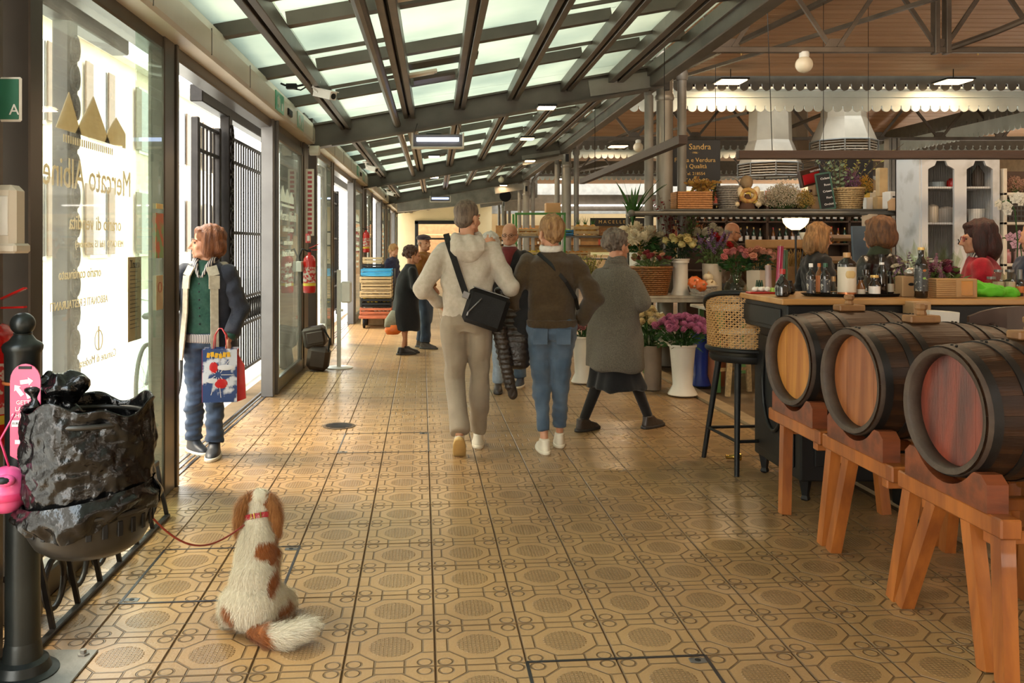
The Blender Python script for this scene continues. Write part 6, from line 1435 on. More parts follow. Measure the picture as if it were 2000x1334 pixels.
vase('cream vase of lilac stock flowers on the flower table', PX(1391, 10.45, TT), straight(.37, .115), CV)
bouquet('lilac stock spikes with a few red blooms', PX(1391, 10.45, TT+.36), .23, .16, .33, [('spike', petal('lilac', (.33, .20, .40), (.24, .13, .30)), 16, .05), ('mum', petal('scarlet', (.50, .010, .012)), 5, .05)], 9, LEAFP, 90)
GLV = glassmat('vase glass', (.80, .84, .74), dust=.03, dustc=(.6, .6, .45))
vase('round clear glass vase with water on the flower table', PX(1437, 10.3, TT), [(.09, 0), (.125, .03), (.135, .09), (.10, .16), (.065, .20), (.06, .27), (.07, .29)], GLV)
bouquet('pink roses in the round glass vase', PX(1437, 10.3, TT+.27), .20, .14, .28, [('rose', petal('rose pink', (.66, .26, .25), (.54, .15, .17)), 11, .045)], 10, LEAF, 120)
vase('square cream pot holding peach roses', PX(1477, 10.25, TT), straight(.30, .115), CV, n=4)
bouquet('peach and cream roses in the square pot', PX(1480, 10.25, TT+.30), .19, .14, .23, [('rose', petal('peach', (.68, .36, .26), (.60, .25, .17)), 13, .046)], 11, LEAFD, 90)
basket('low white wicker basket of gourds on the flower table', PX(1373, 10.24, TT), .11, .155, .12, WICKW, 20, 7)
def gourd(lab, loc, r, m, lobes=9, rot=(0, 0, 0), h=.8):
    mb = MB(); vs = []; N, K = 36, 12
    for i in range(K+1):
        p = PI*i/K
        for j in range(N): a = 2*PI*j/N; rr = r*math.sin(p)**.85*(1-.10*abs(math.sin(a*lobes/2))**.5) if 0 < i < K else .0001; vs.append((rr*math.cos(a), rr*math.sin(a), -math.cos(p)*r*h*(1 if 1 < i < K-1 else .88)))
    mb.add(vs, [(i*N+j, i*N+(j+1) % N, (i+1)*N+(j+1) % N, (i+1)*N+j) for i in range(K) for j in range(N)])
    t = T('gourd', lab, 'gourd', loc); t.rotation_euler = rot; mb.build('fruit', m, t, 2); MB().tube([(0, 0, r*h*.8), (.008, 0, r*h+.02)], [.012, .007], 6).build('stalk', STRAW, t); return t
ORG = mat('orange gourd skin', (.68, .13, .015), .35, var=.1, coat=.3)
gourd('larger orange pumpkin tilted in the white basket', PX(1357, 10.2, TT+.155), .085, ORG, rot=(R(60), R(-30), 0)); gourd('smaller orange pumpkin in front of the larger one', PX(1370, 10.12, TT+.125), .075, ORG, rot=(R(70), R(25), 0))
CRG = mat('cream gourd skin', (.66, .55, .36), .4, var=.08)
gourd('cream gourd on top of the pile in the white basket', PX(1383, 10.25, TT+.215), .06, CRG); gourd('lower cream gourd beside the orange pumpkins', PX(1388, 10.2, TT+.13), .068, CRG, rot=(R(50), 0, 0))
def spiky(lab, loc, n, L_, m, seed, name='potted_palm', w_=.022, up=1.):
    rg = random.Random(seed); t = T(name, lab, 'plant', loc)
    for i in range(n):
        a = rg.uniform(0, 2*PI); r_ = rg.uniform(.15, .75); l = L_*rg.uniform(.6, 1.1); mb = MB(); pts = []
        for j in range(7): u = j/6; pts.append(Vector((math.cos(a)*r_*l*u**1.4, math.sin(a)*r_*l*u**1.4, l*up*(u-.35*r_*u*u))))
        s = Vector((-math.sin(a), math.cos(a), 0))*w_
        v = []
        for j, p in enumerate(pts): ww = math.sin(PI*(.12+.86*j/6)); v += [p-s*ww, p+Vector((0, 0, -.006)), p+s*ww]
        mb.add(v, [(3*j+k, 3*j+k+1, 3*j+k+4, 3*j+k+3) for j in range(6) for k in (0, 1)]); mb.build('leaf', m, t, 2)
    return t
spiky('green arching palm leaves beside the steel pipe', PX(1236, 10.6, TT+.48+.35), 16, .62, LEAF, 4)
MB().lathe((0, 0, 0), [(.09, 0), (.12, .30), (.125, .34)], 16).build('palm_pot', CV, None, True, label='plain pot of the arching palm behind the white globes', loc=PX(1236, 10.9, TT)); bpy.data.objects['palm_pot']['category'] = 'pot'
def twig(lab, loc, n, L_, m, ml, seed, name='branch_bunch', lw=.045, spread=.45, leaves=9):
    rg = random.Random(seed); t = T(name, lab, 'branches', loc); st = MB(); lf_ = MB()
    for i in range(n):
        a = rg.uniform(0, 2*PI); r_ = rg.uniform(.1, 1)*spread; l = L_*rg.uniform(.6, 1.05); tip = Vector((math.cos(a)*r_*l, math.sin(a)*r_*l*.6, l)); st.tube([(0, 0, 0), tip*.5+Vector((0, 0, .04)), tip], .003, 4)
        for j in range(leaves):
            u = .25+.75*j/leaves; p = tip*u+Vector((0, 0, .04*math.sin(PI*u))); d = Vector((rg.uniform(-1, 1), rg.uniform(-1, 1), rg.uniform(-.4, .8))).normalized(); s = d.orthogonal().normalized()*lw*.42
            lf_.add([p, p+d*lw*.5+s, p+d*lw, p+d*lw*.5-s], [(0, 1, 2, 3)])
    st.build('twigs', mat('twig bark', (.12, .07, .04), .8) if 'twig bark' not in bpy.data.materials else bpy.data.materials['twig bark'], t); lf_.build('leaves', ml, t, kind='stuff'); return t
twig('burgundy leaved branches in front of the grey column', PX(1312, 10.75, TT+.42), 14, .78, None, leafmat('burgundy leaf', (.20, .018, .022), (.10, .01, .015)), 3)
twig('yellow green waxflower sprays behind the coated woman', PX(1152, 11.2, .95), 22, .42, None, leafmat('yellow leaf', (.40, .34, .05), (.12, .20, .04)), 5, lw=.03, leaves=14)
twig('grey green eucalyptus and dried heads behind the roses', PX(1345, 10.95, TT+.45), 16, .55, None, LEAFP, 8)
twig('rust coloured dried leaves behind the yellow roses', PX(1365, 11.3, TT+.4), 20, .55, None, leafmat('rust leaf', (.36, .13, .04), (.22, .07, .02)), 9)
bouquet('white globes and buds at the rear of the flower table', PX(1385, 11.0, TT+.55), .20, .12, .26, [('mum', petal('ivory', (1, 1, 1)), 4, .07)], 12, LEAF, 60)
for i, (x, Yd, lab, c, h) in enumerate(((1519, 9.2, 'magenta wrapping roll standing beside the peach roses', (.36, .008, .07), .62), (1531, 9.3, 'dark green wrapping roll beside the magenta one', (.03, .10, .03), .58), (1502, 9.3, 'slim patterned wrapping roll next to the square pot', (.40, .30, .30), .42))):
    t = T('wrapping_roll', lab, 'paper roll', PX(x, Yd, .86)); MB().tube([(0, 0, 0), (.03-.02*i, 0, h)], .032, 14).build('roll', mat('roll %d' % i, c, .25, coat=.3), t, True); MB().tube([(.03-.02*i, 0, h-.001), (.03-.02*i, 0, h+.012)], .012, 10).build('core', STRAW, t, True)
t = T('work_bench', 'low plank bench standing between flower table and bar counter', 'bench', PX(1500, 8.9, 0)); MB().bbox((.35, .3, .84), (1.9, .7, .03), .005).build('top', TAB, t)
for x in (-.5, 1.2):
    for y in (.02, .58): MB().bbox((x, y, .41), (.05, .05, .82), .004).build('leg', GRN, t)
t = T('wooden_trestle_leg', 'pale wooden folding trestle behind the bar stool', 'trestle', PX(1425, 8.7, 0)); 
for p, q in (((-.02, 0, 0), (.02, 0, .62)), ((.30, .3, 0), (.26, .25, .62))): MB().bar(p, q, .045, .035).build('leg', WOODO if 0 else STRAW, t)
MB().bar((-.13, 0, .26), (.25, .25, .24), .03, .03).build('brace', STRAW, t); MB().bbox((.12, .12, .63), (.6, .35, .03), .004).build('top', TAB, t)
bouquet('orange foliage in a pot under the table behind the stool', PX(1398, 9.3, .38), .16, .1, .25, [('rose', petal('orange', (.55, .13, .02)), 10, .035)], 13, leafmat('orange leaf', (.40, .10, .02)), 60)
MB().lathe((0, 0, 0), [(.09, 0), (.11, .36)], 16).build('plant_pot', mat('terracotta', (.35, .12, .05), .7), None, True, label='terracotta pot under the flower table behind the stool', cat='pot', loc=PX(1398, 9.3, .012))
# stall frame
IRG = mat('galvanised pipe', (.12, .115, .10), .45, .3)
t = T('pipe_stall', 'galvanised pipe frame carrying the upper shelf of the flower stall', 'stall', (2.40, 10.25, 0))
for x in (.0, 3.05):
    MB().tube([(x, .75, 0), (x, .75, 1.93)], .022, 8).build('upright', IRG, t, True)
MB().tube([(-.12, 0, 1.86), (3.05, 0, 1.86)], .027, 8).build('pipe', IRG, t, True); MB().tube([(-.0, .75, 1.86), (3.05, .75, 1.86)], .022, 8).build('pipe', IRG, t, True)
MB().tube([(0, -.02, 1.86), (0, .78, 1.86)], .022, 8).build('pipe', IRG, t, True); MB().tube([(3.05, -.02, 1.86), (3.05, .78, 1.86)], .022, 8).build('pipe', IRG, t, True)
MB().ball((-.12, 0, 1.86), .042, 10, 7).build('end_ball', IRG, t, True)
for j in range(5): MB().bbox((1.55, .07+j*.15, 1.90), (2.6, .13, .02), .003).build('shelf_board', IRG, t)
SH = 1.912
# upper shelf goods
t = T('shallow_wicker_box', 'orange wicker box with dried leaves on the upper shelf', 'basket', PX(1350, 10.45, SH))
w = MB(); 
for k in range(8): 
    z = .01+k*.026; w.tube([(x, y, z) for x, y in ((-.20, -.14), (.20, -.14), (.20, .14), (-.20, .14), (-.20, -.14))], .014, 5, cap=False)
w.build('weave', mat('orange wicker', (.46, .20, .06), .5, var=.2, vs=40), t, kind='stuff'); MB().b2((-.2, -.14, 0), (.2, .14, .01)).build('base', STRAW, t)
twig('dried leaves and yellow paper flower spilling from the wicker box', PX(1370, 10.40, SH+.10), 22, .26, None, leafmat('dried leaf', (.30, .12, .03), (.42, .28, .05)), 14, lw=.06, spread=1.1)
basket('grey two tone wicker pot on the upper shelf', PX(1423, 10.5, SH), .10, .135, .27, WICKG, 20, 10, handle=True)
twig('olive dried sprigs above the wicker box', PX(1392, 10.55, SH+.03), 14, .33, None, LEAFP, 15, lw=.03)
t = T('straw_wreath_doll', 'straw doll with cream bow and fruit wreath on the upper shelf', 'decoration', PX(1458, 10.45, SH))
MB().lathe((0, 0, 0), [(.10, 0), (.07, .10), (.03, .18)], 14).build('skirt', mat('brown cloth', (.10, .05, .03), .9), t, True); MB().ball((0, 0, .32), (.075, .07, .085), 14, 9).build('head', mat('straw hair', (.28, .19, .10), .8, bump=.5), t, True)
MB().tube([(.085*math.cos(a), -.06, .16+.07*math.sin(a)) for a in [2*PI*j/16 for j in range(17)]], .028, 8, cap=False).build('wreath', mat('fruit wreath', (.35, .14, .04), .6, vs=30, c2=(.5, .35, .1)), t, 2)
for s in (-1, 1): MB().ball((s*.09, -.05, .20), (.05, .03, .075), 10, 7, Matrix.Rotation(R(s*20), 3, 'Y')).build('bow', CRG, t, True); MB().ball((s*.13, -.03, .06), (.04, .035, .035), 10, 7).build('paw', CRG, t, True)
rgp = random.Random(21)
def puff(lab, loc, rx, ry, rz, m, n, r=.006, name='dried_bunch'):
    t = T(name, lab, 'flowers', loc); b = MB(); s = MB()
    for i in range(n):
        a, c = rgp.uniform(0, 2*PI), rgp.uniform(-.5, 1); q = math.sqrt(1-c*c)*rgp.uniform(.35, 1.0)*(1+.22*math.sin(a*5+c*4)*math.cos(c*7+a)); p = Vector((math.cos(a)*q*rx, math.sin(a)*q*ry, rz*(c*rgp.uniform(.6, 1.1)*(1+.18*math.sin(a*3+c*9))+.7))); d = r*rgp.uniform(.7, 1.4)
        b.add([p+Vector((d, 0, 0)), p+Vector((-d*.5, d, 0)), p+Vector((-d*.5, -d, 0)), p+Vector((0, 0, d*1.3)), p-Vector((0, 0, d*1.3))], [(0, 1, 3), (1, 2, 3), (2, 0, 3), (1, 0, 4), (2, 1, 4), (0, 2, 4)])
        if i % 12 == 0: s.tube([(0, 0, 0), p], .0015, 3)
    b.build('tiny_heads', m, t, kind='stuff'); s.build('stems', LEAFP, t, kind='stuff'); return t
puff('wide cloud of cream dried gypsophila on the upper shelf', PX(1530, 10.45, SH), .29, .16, .17, mat('gypsophila', (.56, .48, .35), .8, var=.2, vs=50), 4200)
puff('golden dried sprigs at the edge of the gypsophila', PX(1572, 10.35, SH), .12, .1, .13, mat('golden sprig', (.46, .30, .07), .8, var=.3, vs=50), 900)
def carton(lab, loc, d, m, rz=0, name='carton_box', cat='box', slot=False):
    t = T(name, lab, cat, loc, rz); MB().bbox((0, 0, d[2]/2), d, .004).build('body', m, t); MB().bbox((0, 0, d[2]+.002), (d[0]*.96, d[1]*.48, .005), .001).build('flap', m, t)
    if slot:
        for s in (-1, 1): MB().bbox((s*d[0]*.2, -d[1]/2-.002, d[2]*.7), (d[0]*.22, .003, .016), .001).build('slot', BLACK, t)
    return t
KR = mat('kraft card', (.42, .25, .12), .7, var=.05)
carton('kraft box on the upper shelf beside the chalkboard', PX(1594, 10.55, SH), (.16, .16, .16), KR); carton('smaller kraft box stacked on the other beside the chalkboard', PX(1594, 10.55, SH+.168), (.13, .14, .13), KR, R(12))
t = T('chalkboard', 'black chalkboard with a handwritten list and green frame', 'board', PX(1617, 10.32, SH), R(-12)); X = Matrix.Rotation(R(-9), 4, 'Y')
m = MB(); m.X = X; m.bbox((0, 0, .21), (.15, .015, .42), .003); m.build('slate', BLACK, t)
for a, b in (((-.08, -.01, .0), (-.08, -.01, .42)), ((.08, -.01, .0), (.08, -.01, .42)), ((-.08, -.01, .42), (.08, -.01, .42)), ((-.08, -.01, 0), (.08, -.01, 0))): m = MB(); m.X = X; m.bar(a, b, .016, .02); m.build('frame', mat('green board frame', (.02, .08, .05), .5) if 'green board frame' not in bpy.data.materials else bpy.data.materials['green board frame'], t)
for i, s_ in enumerate(('Ciclamini', 'Rose', 'Crisante', 'Fiori', 'Orchidee')): text('chalk_line', s_, .035, WP2, t, (.035-.012*i*0+X.to_3x3().col[2][0]*(.36-i*.075), -.012, .36-i*.075), (R(90), R(-9), 0))
t = T('red_menu_sign', 'dark framed red sign tilted beside the chalkboard', 'sign', PX(1583, 10.5, 2.23), R(20)); m = MB(); m.X = Matrix.Rotation(R(-14), 4, 'Y'); m.bbox((0, 0, .07), (.30, .05, .20), .005); m.build('frame', CHW, t)
m = MB(); m.X = Matrix.Rotation(R(-14), 4, 'Y'); m.bbox((0, -.03, .055), (.25, .008, .12), .002); m.build('red_panel', mat('red panel', (.30, .006, .01), .4), t); text('lettering', 'TRATTORIA', .03, WP2, t, (.04, -.032, .145), (R(90), R(-14), 0))
MB().bbox((0, 0, .11), (.04, .02, .22), .003).build('strut', CHW, t, loc=(0, 0, -.30))
bk_ = basket('straw basket of heather standing on the upper shelf', PX(1658, 10.4, SH), .12, .165, .24, STRAW, 24, 10)
puff('mauve dried heather rising from the straw basket', PX(1660, 10.4, SH+.18), .15, .1, .16, mat('mauve heather', (.28, .12, .22), .8, var=.3, vs=50), 1300)
puff('mustard dried statice beside the heather', PX(1690, 10.35, SH+.17), .09, .08, .13, mat('mustard', (.50, .26, .02), .8, var=.3, vs=50), 500)
twig('round leaved eucalyptus hanging over the straw basket', PX(1640, 10.35, SH+.14), 12, .5, None, leafmat('eucalyptus', (.22, .28, .17), (.16, .22, .12)), 31, lw=.06, spread=.7)
twig('yellow green sprays above the straw basket', PX(1662, 10.45, SH+.2), 14, .55, None, leafmat('lime sprig', (.38, .36, .08), (.25, .28, .06)), 32, lw=.035, spread=1.1)
carton('tall pale wooden wine box near the grey post', PX(1722, 10.6, SH+.16), (.10, .10, .34), mat('pine box', (.50, .35, .17), .6, vs=8), name='wine_box'); carton('short pale wooden box under the tall wine box', PX(1722, 10.6, SH), (.16, .12, .155), bpy.data.materials['pine box'], name='wine_box')
carton('white carton with slots at the end of the upper shelf', PX(1742, 10.35, SH), (.15, .14, .20), WHITE, R(10), slot=True); carton('small white carton behind the straw basket', PX(1696, 10.7, SH), (.09, .09, .15), WHITE)
t = T('handled_kraft_bag', 'mustard kraft bag at the far end of the upper shelf', 'bag', PX(1752, 10.2, SH-.02)); MB().sect([(0, 0, 0, .10, .05), (0, 0, .10, .11, .05), (0, 0, .14, .06, .03)], 14).build('body', KR, t, True)
# sign hanging behind the column
t = T('stall_sign', 'black stall sign with gold lettering for fruit and vegetables', 'sign', ((1352-CX)/F*11.35, 11.35, 2.25)); MB().bbox((.03, 0, .295), (.66, .025, .60), .006).build('board', mat('sign black', (.010, .012, .013), .35), t)
for s_, x, z, sz_ in (('da Sandra', .03, .50, .105), ('· 1986 ·', .03, .425, .035), ('Frutta e Verdura', .03, .33, .078), ('di Qualità', .03, .25, .078), ('Tel. 218554', .03, .155, .055), ('STAND 85', .03, .065, .075)): text('lettering', s_, sz_, GOLD, t, (x, -.016, z))
for s in (-.25, .3): MB().tube([(s, 0, .58), (s, 0, 1.55)], .004, 5).build('hanging_wire', BLACKM, t)
# hanging timber beams
DB = mat('old brown timber', (.045, .022, .012), .6, vs=5, st=(.4, 4, 4), bump=.2)
t = T('timber_beam', 'long dark timber beam hanging level over the counter', 'beam', (3.05, 8.9, 2.40), kind='thing'); MB().bbox((3.2, 0, 0), (6.4, .10, .085), .006).build('body', DB, t)
for x in (.35, 3.9): MB().tube([(x, 0, .04), (x-.05, 0, 1.5)], .004, 5).build('hanging_wire', BLACKM, t)
t = T('timber_beam', 'slanting dark timber beam hanging beside the column toward the doorway', 'beam', (2.36, 8.6, 2.50), kind='thing'); MB().bar((0.03, -.1, .01), (.05, 5.9, .03), .085, .085).build('body', DB, t)
for y in (.6, 4.6): MB().tube([(.03, y, .05), (.03, y, 1.1)], .004, 5).build('hanging_wire', BLACKM, t)
# torchiere
GLOW = emit('lamp glow', (1, .80, .48), 2.6)
t = T('torchiere_lamp', 'black torchiere lamp with glowing glass bowl and small reading arm', 'lamp', PX(1556, 9.0, 0))
MB().lathe((0, 0, 0), [(.13, 0), (.13, .02), (.02, .04)], 24).build('base', BLACKM, t, True); MB().tube([(0, 0, .03), (-.01, 0, 1.60)], .010, 8).build('pole', BLACKM, t, True)
MB().lathe((-.01, 0, 1.60), [(.02, 0), (.035, .04), (.05, .055)], 20).build('bowl_holder', BLACKM, t, True); MB().lathe((-.01, 0, 1.645), [(.04, 0), (.09, .035), (.12, .075), (.13, .12), (.122, .12), (.08, .05), (.0001, .02)], 28, cap=False).build('glass_bowl', GLOW, t, True)
MB().tube([(-.0, 0, 1.05), (.04, 0, 1.30), (.075, -.02, 1.54)], .007, 8).build('reading_arm', BLACKM, t, True); MB().lathe((.08, -.02, 1.54), [(.02, 0), (.05, .03), (.06, .08), (.05, .08), (.0001, .03)], 20, cap=False).build('reading_bowl', mat('frosted bowl', (.8, .74, .6), .3), t, True)
# cooker hoods
HM = mat('beige sheet metal hood', (.27, .215, .15), .45, .2, var=.05)
t = T('cooker_hood', 'large beige octagonal cooker hood with chimney below the valance', 'hood', ((1662-CX)/F*16.4, 16.7, 3.20))
def octa(rw, z): return [(math.cos(PI/8+j*PI/4)*rw, math.sin(PI/8+j*PI/4)*rw, z) for j in range(8)]
m = MB(); rings = [octa(.58, .24), octa(.43, .62), octa(.40, .68), octa(.38, 1.36)]; m.add([p for r_ in rings for p in r_], [(i*8+j, i*8+(j+1) % 8, (i+1)*8+(j+1) % 8, (i+1)*8+j) for i in range(3) for j in range(8)]); m.build('canopy', HM, t)
for z in (.24, .0): m = MB(); m.tube([(math.cos(PI/8+j*PI/4)*.59, math.sin(PI/8+j*PI/4)*.59, z) for j in range(9)], .014, 4, cap=False); m.build('rail', IRG, t)
for z in (.05, .10, .15, .20): m = MB(); m.tube([(math.cos(PI/8+j*PI/4)*.57, math.sin(PI/8+j*PI/4)*.57, z) for j in range(9)], .010, 4, cap=False); m.build('slat', HM, t)
for j in range(8): a = PI/8+j*PI/4; MB().tube([(math.cos(a)*.59, math.sin(a)*.59, 0), (math.cos(a)*.59, math.sin(a)*.59, .24)], .014, 5).build('upright', IRG, t)
dup(t, ((1520-CX)/F*16.4, 16.8, 2.78), .2, 'darker cooker hood behind the gypsophila and the timber beam')
dup(t, ((1545-CX)/F*20.6, 20.6, 3.25), .3, 'furthest cooker hood deep in the hall')
for nm, z1 in (('cooker_hood.001', 1.80), ('cooker_hood.002', 1.66)):
    m = MB(); rings = [octa(.38, 1.36), octa(.37, z1)]; m.add([p for r_ in rings for p in r_], [(j, (j+1) % 8, 8+(j+1) % 8, 8+j) for j in range(8)]); m.build('chimney_extension', HM, bpy.data.objects[nm])
t = T('steel_post', 'grey riveted steel post behind the straw basket of heather', 'post', ((1742-CX)/F*18.7, 18.7, 0)); MB().bbox((0, 0, 1.87), (.10, .20, 3.74), .006).build('web', GREYP, t)
for s_ in (-.09, .09): MB().bbox((s_, 0, 1.87), (.05, .22, 3.74), .004).build('flange', GREYP, t)
for j in range(20): MB().ball((.09, -.112, 1.6+j*.1), .012, 6, 4).build('rivet', GREYP, t)
t = T('dark_board', 'plain dark board hung behind the heather basket', 'board', ((1652-CX)/F*11.8, 11.8, 2.2)); MB().bbox((0, 0, .24), (.72, .03, .50), .006).build('panel', mat('blue black board', (.008, .010, .014), .5), t)
for s_ in (-.3, .3): MB().tube([(s_, 0, .45), (s_, 0, 2.55)], .004, 5).build('hanging_wire', BLACKM, t)
t = T('scalloped_valance', 'scalloped valance running away into the hall at the picture edge', 'valance', (11.75, 15.6, 0))
scallop(0, 7.6, 4.45, 4.10, .195, notch=.22, axis='X').build('upper_fretwork', VALD, t); scallop(0, 7.6, 4.12, 3.80, .17, notch=.12, axis='X', y0=-.08, y1=-.05).build('lower_fretwork', VAL, t)
# bottle shelves and racks behind
DW = mat('dark shelf wood', (.06, .032, .018), .5); HW = mat('light rack wood', (.46, .26, .10), .5, vs=6, c2=(.36, .19, .07))
t = T('bottle_shelving', 'dark wooden shelving filled with bottles and packets behind the flower stall', 'shelving', ((1340-CX)/F*15, 15.2, 0)); Lx = 3.5
for z in (.6, 1.05, 1.50, 1.88, 2.18): MB().bbox((Lx/2, 0, z), (Lx, .32, .03), .004).build('shelf', DW, t)
for j in range(6): MB().bbox((j*Lx/5, 0, 1.1), (.04, .32, 2.2), .004).build('upright', DW, t)
MB().bbox((Lx/2, .17, 1.1), (Lx, .02, 2.2), .004).build('back', DW, t)
rg = random.Random(12)
def botmesh(m, r=.036, h=.30, capm=None):
    mb = MB(); mb.lathe((0, 0, 0), [(r*.9, 0), (r, .01), (r, h*.62), (r*.7, h*.72), (r*.36, h*.80), (r*.34, h*.97)], 10); mb.cm = 1; mb.lathe((0, 0, 0), [(r*.40, h*.88), (r*.40, h*1.0)], 8); mb.cm = 2; mb.lathe((0, 0, 0), [(r*1.02, h*.15), (r*1.02, h*.45)], 10, cap=False)
    return mb.mesh('bottle', [m, capm or GOLD, WP2], True)
BG = mat('green bottle glass', (.012, .045, .022), .12, coat=.4); BK = mat('black bottle glass', (.010, .009, .008), .1, coat=.4); BA = mat('amber bottle', (.20, .07, .012), .12, coat=.4)
bm = [botmesh(BG), botmesh(BK), botmesh(BA, capm=REDP)]
names = []; rowz = {1.515: 'lower', 1.895: 'upper'}; cur = ['']
def lbl():
    c = cur[0]; return dict(label='%s bottle in the %s row of the dark shelving behind the flowers' % (c, rowz[z]), cat='bottle', group='%s bottles in the %s far row' % (c, rowz[z]))
for z, n in ((1.515, 30), (1.895, 28)):
    for i in range(n): q_ = rg.randrange(3); cur[0] = ('dark green', 'black', 'amber')[q_]; inst(bm[q_], 'bottle', None, (t.location.x+.08+i*(Lx-.16)/n, 15.12, z), sc=rg.uniform(.85, .98), **lbl())
pk = [MB().bbox((0, 0, .11), (.09, .05, .22), .008).mesh('packet', mat('packet %d' % i, c, .5)) for i, c in enumerate(((.62, .42, .06), (.58, .50, .35), (.45, .08, .04)))]
for i in range(30): c_ = rg.randrange(3); inst(pk[c_], 'packet', None, (t.location.x+.08+i*.113, 15.12, 2.197), label='%s upright packet along the top of the far shelving' % ('ochre', 'pale', 'dull red')[c_], cat='packet', group='%s packets on top of the far shelving' % ('ochre', 'pale', 'dull red')[c_])
t = T('wooden_rack', 'light wooden rack with slanting shelves behind the blond woman', 'rack', ((1640-CX)/F*11.2, 11.3, 0))
for z in (.5, .9, 1.3, 1.58): MB().bbox((.28, 0, z), (.95, .35, .04), .005, rx=R(8)).build('shelf', HW, t)
for x in (-.2, .76):
    for y in (-.15, .15): MB().bbox((x, y, .82), (.045, .045, 1.64), .004).build('upright', HW, t)
for s in (-1, 1): MB().bar((.28-s*.44, -.19, .55), (.28+s*.44, -.19, 1.2), .03, .05, (0, 1, 0)).build('cross_brace', HW, t)
t = T('wheat_bin', 'orange wooden display bin of dried ears behind the peach roses', 'display', ((1530-CX)/F*12, 12.0, 0)); MB().bbox((0, 0, .6), (1.1, .5, 1.2), .01).build('case', HW, t); MB().bbox((.0, -.1, 1.50), (1.1, .06, .12), .01, rx=R(-10)).build('header', HW, t)
m = MB()
for i in range(260): x = rg.uniform(-.5, .5); m.tube([(x, rg.uniform(-.2, .1), 1.15), (x+rg.uniform(-.05, .05), rg.uniform(-.25, .1), rg.uniform(1.3, 1.45))], .006, 4)
m.build('dried_ears', mat('wheat', (.50, .32, .10), .8), t, kind='stuff')
t = T('blue_board', 'tall slate blue panel leaning behind the counter', 'panel', ((1690-CX)/F*9.6, 9.6, 0), R(10)); MB().bbox((0, 0, .85), (.26, .03, 1.7), .006, rx=R(-4)).build('panel', mat('slate blue paint', (.05, .075, .10), .5), t)
MB().tube([(0, -.03, 1.52), (0, -.04, 1.54)], .012, 8).build('hole_rim', ALUL, t)
t = T('paper_roll_sheet', 'beige wrapping paper sheet hanging behind the leather jacket woman', 'paper', ((1722-CX)/F*10.1, 10.22, .7)); 
m = MB(); vs = [((.02*math.sin(j*.9)*.2-.17+.34*u), .02*math.sin(u*5+j*.3), j*.115) for j in range(11) for u in (0, .25, .5, .75, 1)]; m.add(vs, [(j*5+i, j*5+i+1, (j+1)*5+i+1, (j+1)*5+i) for j in range(10) for i in range(4)]); o = m.build('sheet', mat('beige paper', (.42, .33, .23), .8), t, 2); md = o.modifiers.new('s', 'SOLIDIFY'); md.thickness = .003
MB().tube([(-.2, 0, 1.15), (.2, 0, 1.15)], .015, 8).build('rod', IRG, t)
# white glazed cabinet
WC2 = mat('distressed white paint', (.50, .50, .49), .6, vs=3.5, c2=(.28, .26, .23), thr=(.52, .72)); INR = mat('grey cabinet interior', (.20, .19, .18), .7)
Yc = 9.3; xa, xb = (1797-CX)/F*Yc, (1955-CX)/F*Yc; cw = xb-xa; zt_ = 2.45
t = T('white_cabinet', 'distressed white cabinet with two wire mesh doors', 'cabinet', (xa, Yc, 0))
MB().b2((0, .02, 0), (.03, .5, zt_)).build('side_panel', WC2, t); MB().b2((cw-.03, .02, 0), (cw, .5, zt_)).build('side_panel', WC2, t); MB().b2((0, .48, 0), (cw, .5, zt_)).build('back', INR, t)
MB().b2((-.03, -.03, zt_), (cw+.03, .52, zt_+.03)).build('cornice', WC2, t); MB().b2((0, 0, 0), (cw, .03, .85)).build('lower_front', WC2, t); 
for z in (.9, 1.32, 1.72, 2.10): MB().b2((.03, .04, z-.01), (cw-.03, .47, z+.01)).build('shelf', WC2, t)
dxs = ((.02, cw/2), (cw/2, cw-.02))
for i, (a, b) in enumerate(dxs):
    d = T('door', None, None); d.parent = t; fw = .065
    for p, q in (((a, .0, .85), (a+fw, .03, zt_)), ((b-fw, .0, .85), (b, .03, zt_)), ((a+fw, .0, zt_-.07), (b-fw, .0295, zt_)), ((a+fw, .0, .85), (b-fw, .0295, .93))): MB().b2(p, q).build('door_frame', WC2, d)
    for s in (a+fw, b-fw):
        sg = 1 if s == a+fw else -1; MB().poly([(s, zt_-.16), (s, zt_-.07), (s+sg*.09, zt_-.07), (s+sg*.07, zt_-.12), (s+sg*.03, zt_-.14)], .0, .03).build('corner_bracket', WC2, d)
    m = MB()
    for j in range(12): x = a+fw+(b-a-2*fw)*j/11; m.bar((x, .015, .93), (x, .015, zt_-.08), .0015, .0015)
    m.build('wire_mesh', IRG, d, kind='stuff')
MB().tube([(dxs[0][1]-.03, -.01, 1.55), (dxs[0][1]-.03, -.03, 1.53), (dxs[0][1]-.03, -.01, 1.50)], .006, 6).build('handle', BLACKM, t)
cx_ = lambda px: (px-CX)/F*(Yc+.25)
def pot(lab, px, z, prof, m, cat='pot', name='enamel_pot'): return vase(lab, (cx_(px), Yc+.25, z), prof, m, name=name, cat=cat)
pot('tall beige canister on the lower cabinet shelf', 1821, 1.732, [(.055, 0), (.06, .01), (.06, .17), (.05, .185), (.02, .20)], CV); pot('wide grey lidded pot on the lower cabinet shelf', 1846, 1.732, [(.09, 0), (.095, .01), (.095, .15), (.08, .165), (.02, .18)], mat('grey enamel', (.30, .27, .24), .4))
pot('small red polka dot jug behind the mesh door', 1859, 2.112, [(.04, 0), (.055, .03), (.05, .07), (.025, .10)], REDP, 'jug', 'jug'); pot('white bucket with wire handle in the cabinet', 1906, 1.732, [(.07, 0), (.09, .14), (.095, .15)], WHITE, 'bucket', 'bucket')
